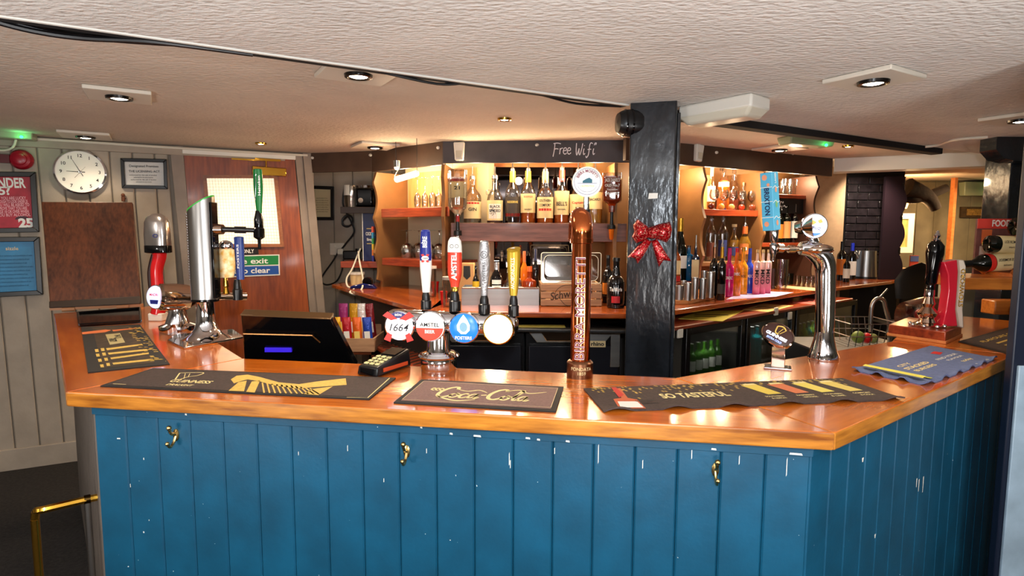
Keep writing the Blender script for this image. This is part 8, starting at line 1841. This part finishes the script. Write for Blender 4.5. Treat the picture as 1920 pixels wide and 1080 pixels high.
yp_ = 6.31; cs = [(1672, 400), (1714, 401), (1711, 474), (1672, 476)]
P = [V(*c, yp_) for c in cs]; o = thing('framed_picture', 'white framed landscape picture lit by a warm wall lamp', 'picture', sum(P, Vector()) / 4)
cx_, cz_ = (P[0].x + P[1].x) / 2, (P[0].z + P[2].z) / 2; pw, ph = P[1].x - P[0].x + .12, P[0].z - P[2].z
cx_ -= .06
for c, d in (((0, 0, ph / 2 - .03), (pw, .03, .06)), ((0, 0, -ph / 2 + .03), (pw, .03, .06)), ((-pw / 2 + .03, 0, 0), (.06, .03, ph - .12)), ((pw / 2 - .03, 0, 0), (.06, .03, ph - .12))):
    mb = MB(); mb.box((cx_ + c[0], yp_, cz_ + c[2]), d); obj('frame_bar', mb, white, o)
mb = MB(); mb.box((cx_, yp_ + .006, cz_), (pw - .12, .01, ph - .12)); obj('print', mb, mat('landscape_print', (206, 190, 120), .6, noise=(7, .4), c2=(120, 120, 60)), o)
p = V(1690, 382, 6.15); o = thing('wall_lamp', 'glowing warm wall lamp above the landscape picture', 'lamp', p)
mb = MB(); mb.lathe([(.05, -.05), (.08, .06), (.075, .06), (.045, -.045)], 20, Matrix.Translation(p)); obj('shade', mb, mat('lamp_shade', (255, 196, 110), .6, emit=6), o); mb = MB(); mb.cyl(p + Vector((0, 0, -.05)), p + Vector((0, .14, -.08)), .01); mb.sphere(p, .03, 10); obj('bracket', mb, brass, o)
light('wall_lamp_light', 'POINT', p + Vector((0, -.12, .0)), 16, (1, .62, .28), .06)
yc_ = 4.9; p = V(1725, 540, yc_); o = thing('chair', 'black high backed bar chair silhouetted behind the hand pump', 'chair', (p.x, yc_ + .1, 0)); bl_ = mat('chair_black', (18, 14, 14), .5)
zt3 = V(1725, 492, yc_).z; zm3 = V(1725, 560, yc_).z
mb = MB(); mb.lathe([(0, 0), (.2, 0), (.22, (zt3 - zm3) * .5), (.16, (zt3 - zm3) * .8), (.08, (zt3 - zm3) * .92), (.0, (zt3 - zm3))], 20, Matrix.Translation((p.x, yc_, zm3)), flat=.2); obj('backrest', mb, bl_, o)
mb = MB(); mb.box((p.x, yc_ + .2, .74), (.4, .4, .06)); obj('seat', mb, bl_, o, bev=.01)
mb = MB(); mb.box((p.x, yc_ + .01, (zm3 + .74) / 2), (.3, .03, zm3 - .7)); obj('back_frame', mb, bl_, o)
for sx_ in (-.17, .17):
    for sy_ in (.03, .37): mb = MB(); mb.box((p.x + sx_, yc_ + sy_, .36), (.04, .04, .72)); obj('leg', mb, bl_, o)
p = V(1730, 549, yc_ - .03); mb = MB(); mb.box(p, (.07, .01, .08)); tag(obj('white_tag', mb, label_white, at=p), 'small white card tag on the black chair back', 'tag')
p = V(1836, 398, RY - .03); o = thing('wall_plaque', 'small dark gold plaque on the dark green boards of the back room', 'plaque', p); mb = MB(); mb.box(p, (.42, .03, .12)); obj('plaque_board', mb, mat('plaque', (56, 40, 20), .5, noise=(30, .4)), o); mb = MB(); mb.box(p + Vector((0, -.018, 0)), (.3, .006, .07)); obj('gilt_panel', mb, mat('plaque_gilt', (120, 90, 40), .5, noise=(50, .5)), o)
# curtain swag at the ceiling of the back room
pd = V(1735, 365, 5.9); o = thing('ceiling_swag', 'dark draped cloth bunched under the back room ceiling', 'drape', (pd.x, 5.9, ZF)); rr = random.Random(4)
mb = MB(); mb.tube([V(1700, 352, 5.9), V(1725, 362, 5.9), V(1742, 372, 5.9), V(1755, 392, 5.9)], lambda t: .1 - .05 * t, 12); mb.tube([V(1690, 366, 5.95), V(1712, 372, 5.9), V(1740, 366, 5.9), V(1775, 352, 5.9)], lambda t: .06 - .02 * t, 12); obj('drape', mb, mat('swag_brown', (34, 24, 16), .95, noise=(14, .4), bump=(20, .6)), o)
light('back_room_lamp', 'AREA', (4.6, 5.6, 2.05), 24, (1, .66, .36), .3, (4.6, 5.6, 0))

# warm strips under the fascias (the lit shelves)
def fas(x, y, e_, s_=.03): light('shelf_lamp', 'POINT', (x, y, ZB - .045), e_, WARM, s_)
for t_ in (.3, .75): q = LLp(lenL * t_, .12); fas(*q, 4)
for x in (-.25, .05, .35, .55): fas(x, SY + .02, 3.6)
for t_ in (.1, tD + .12, (tD + tE) / 2 + .05, tE + .2, tE + .45): q = RP(t_, .12); fas(*q, 4.5)
for x, y in ((-.1, 3.35), (.4, 3.35)): light('under_shelf_lamp', 'AREA', (x, y + .25, zMb - .02), 2.2, WARM, .12, (x, y, BC))
light('pier_fill', 'SPOT', (3.15, 5.0, 2.1), 30, (1, .84, .66), .03, (3.2, 5.7, 1.3), 100, .8)  # spot without a fitting, added so the dark bricks show
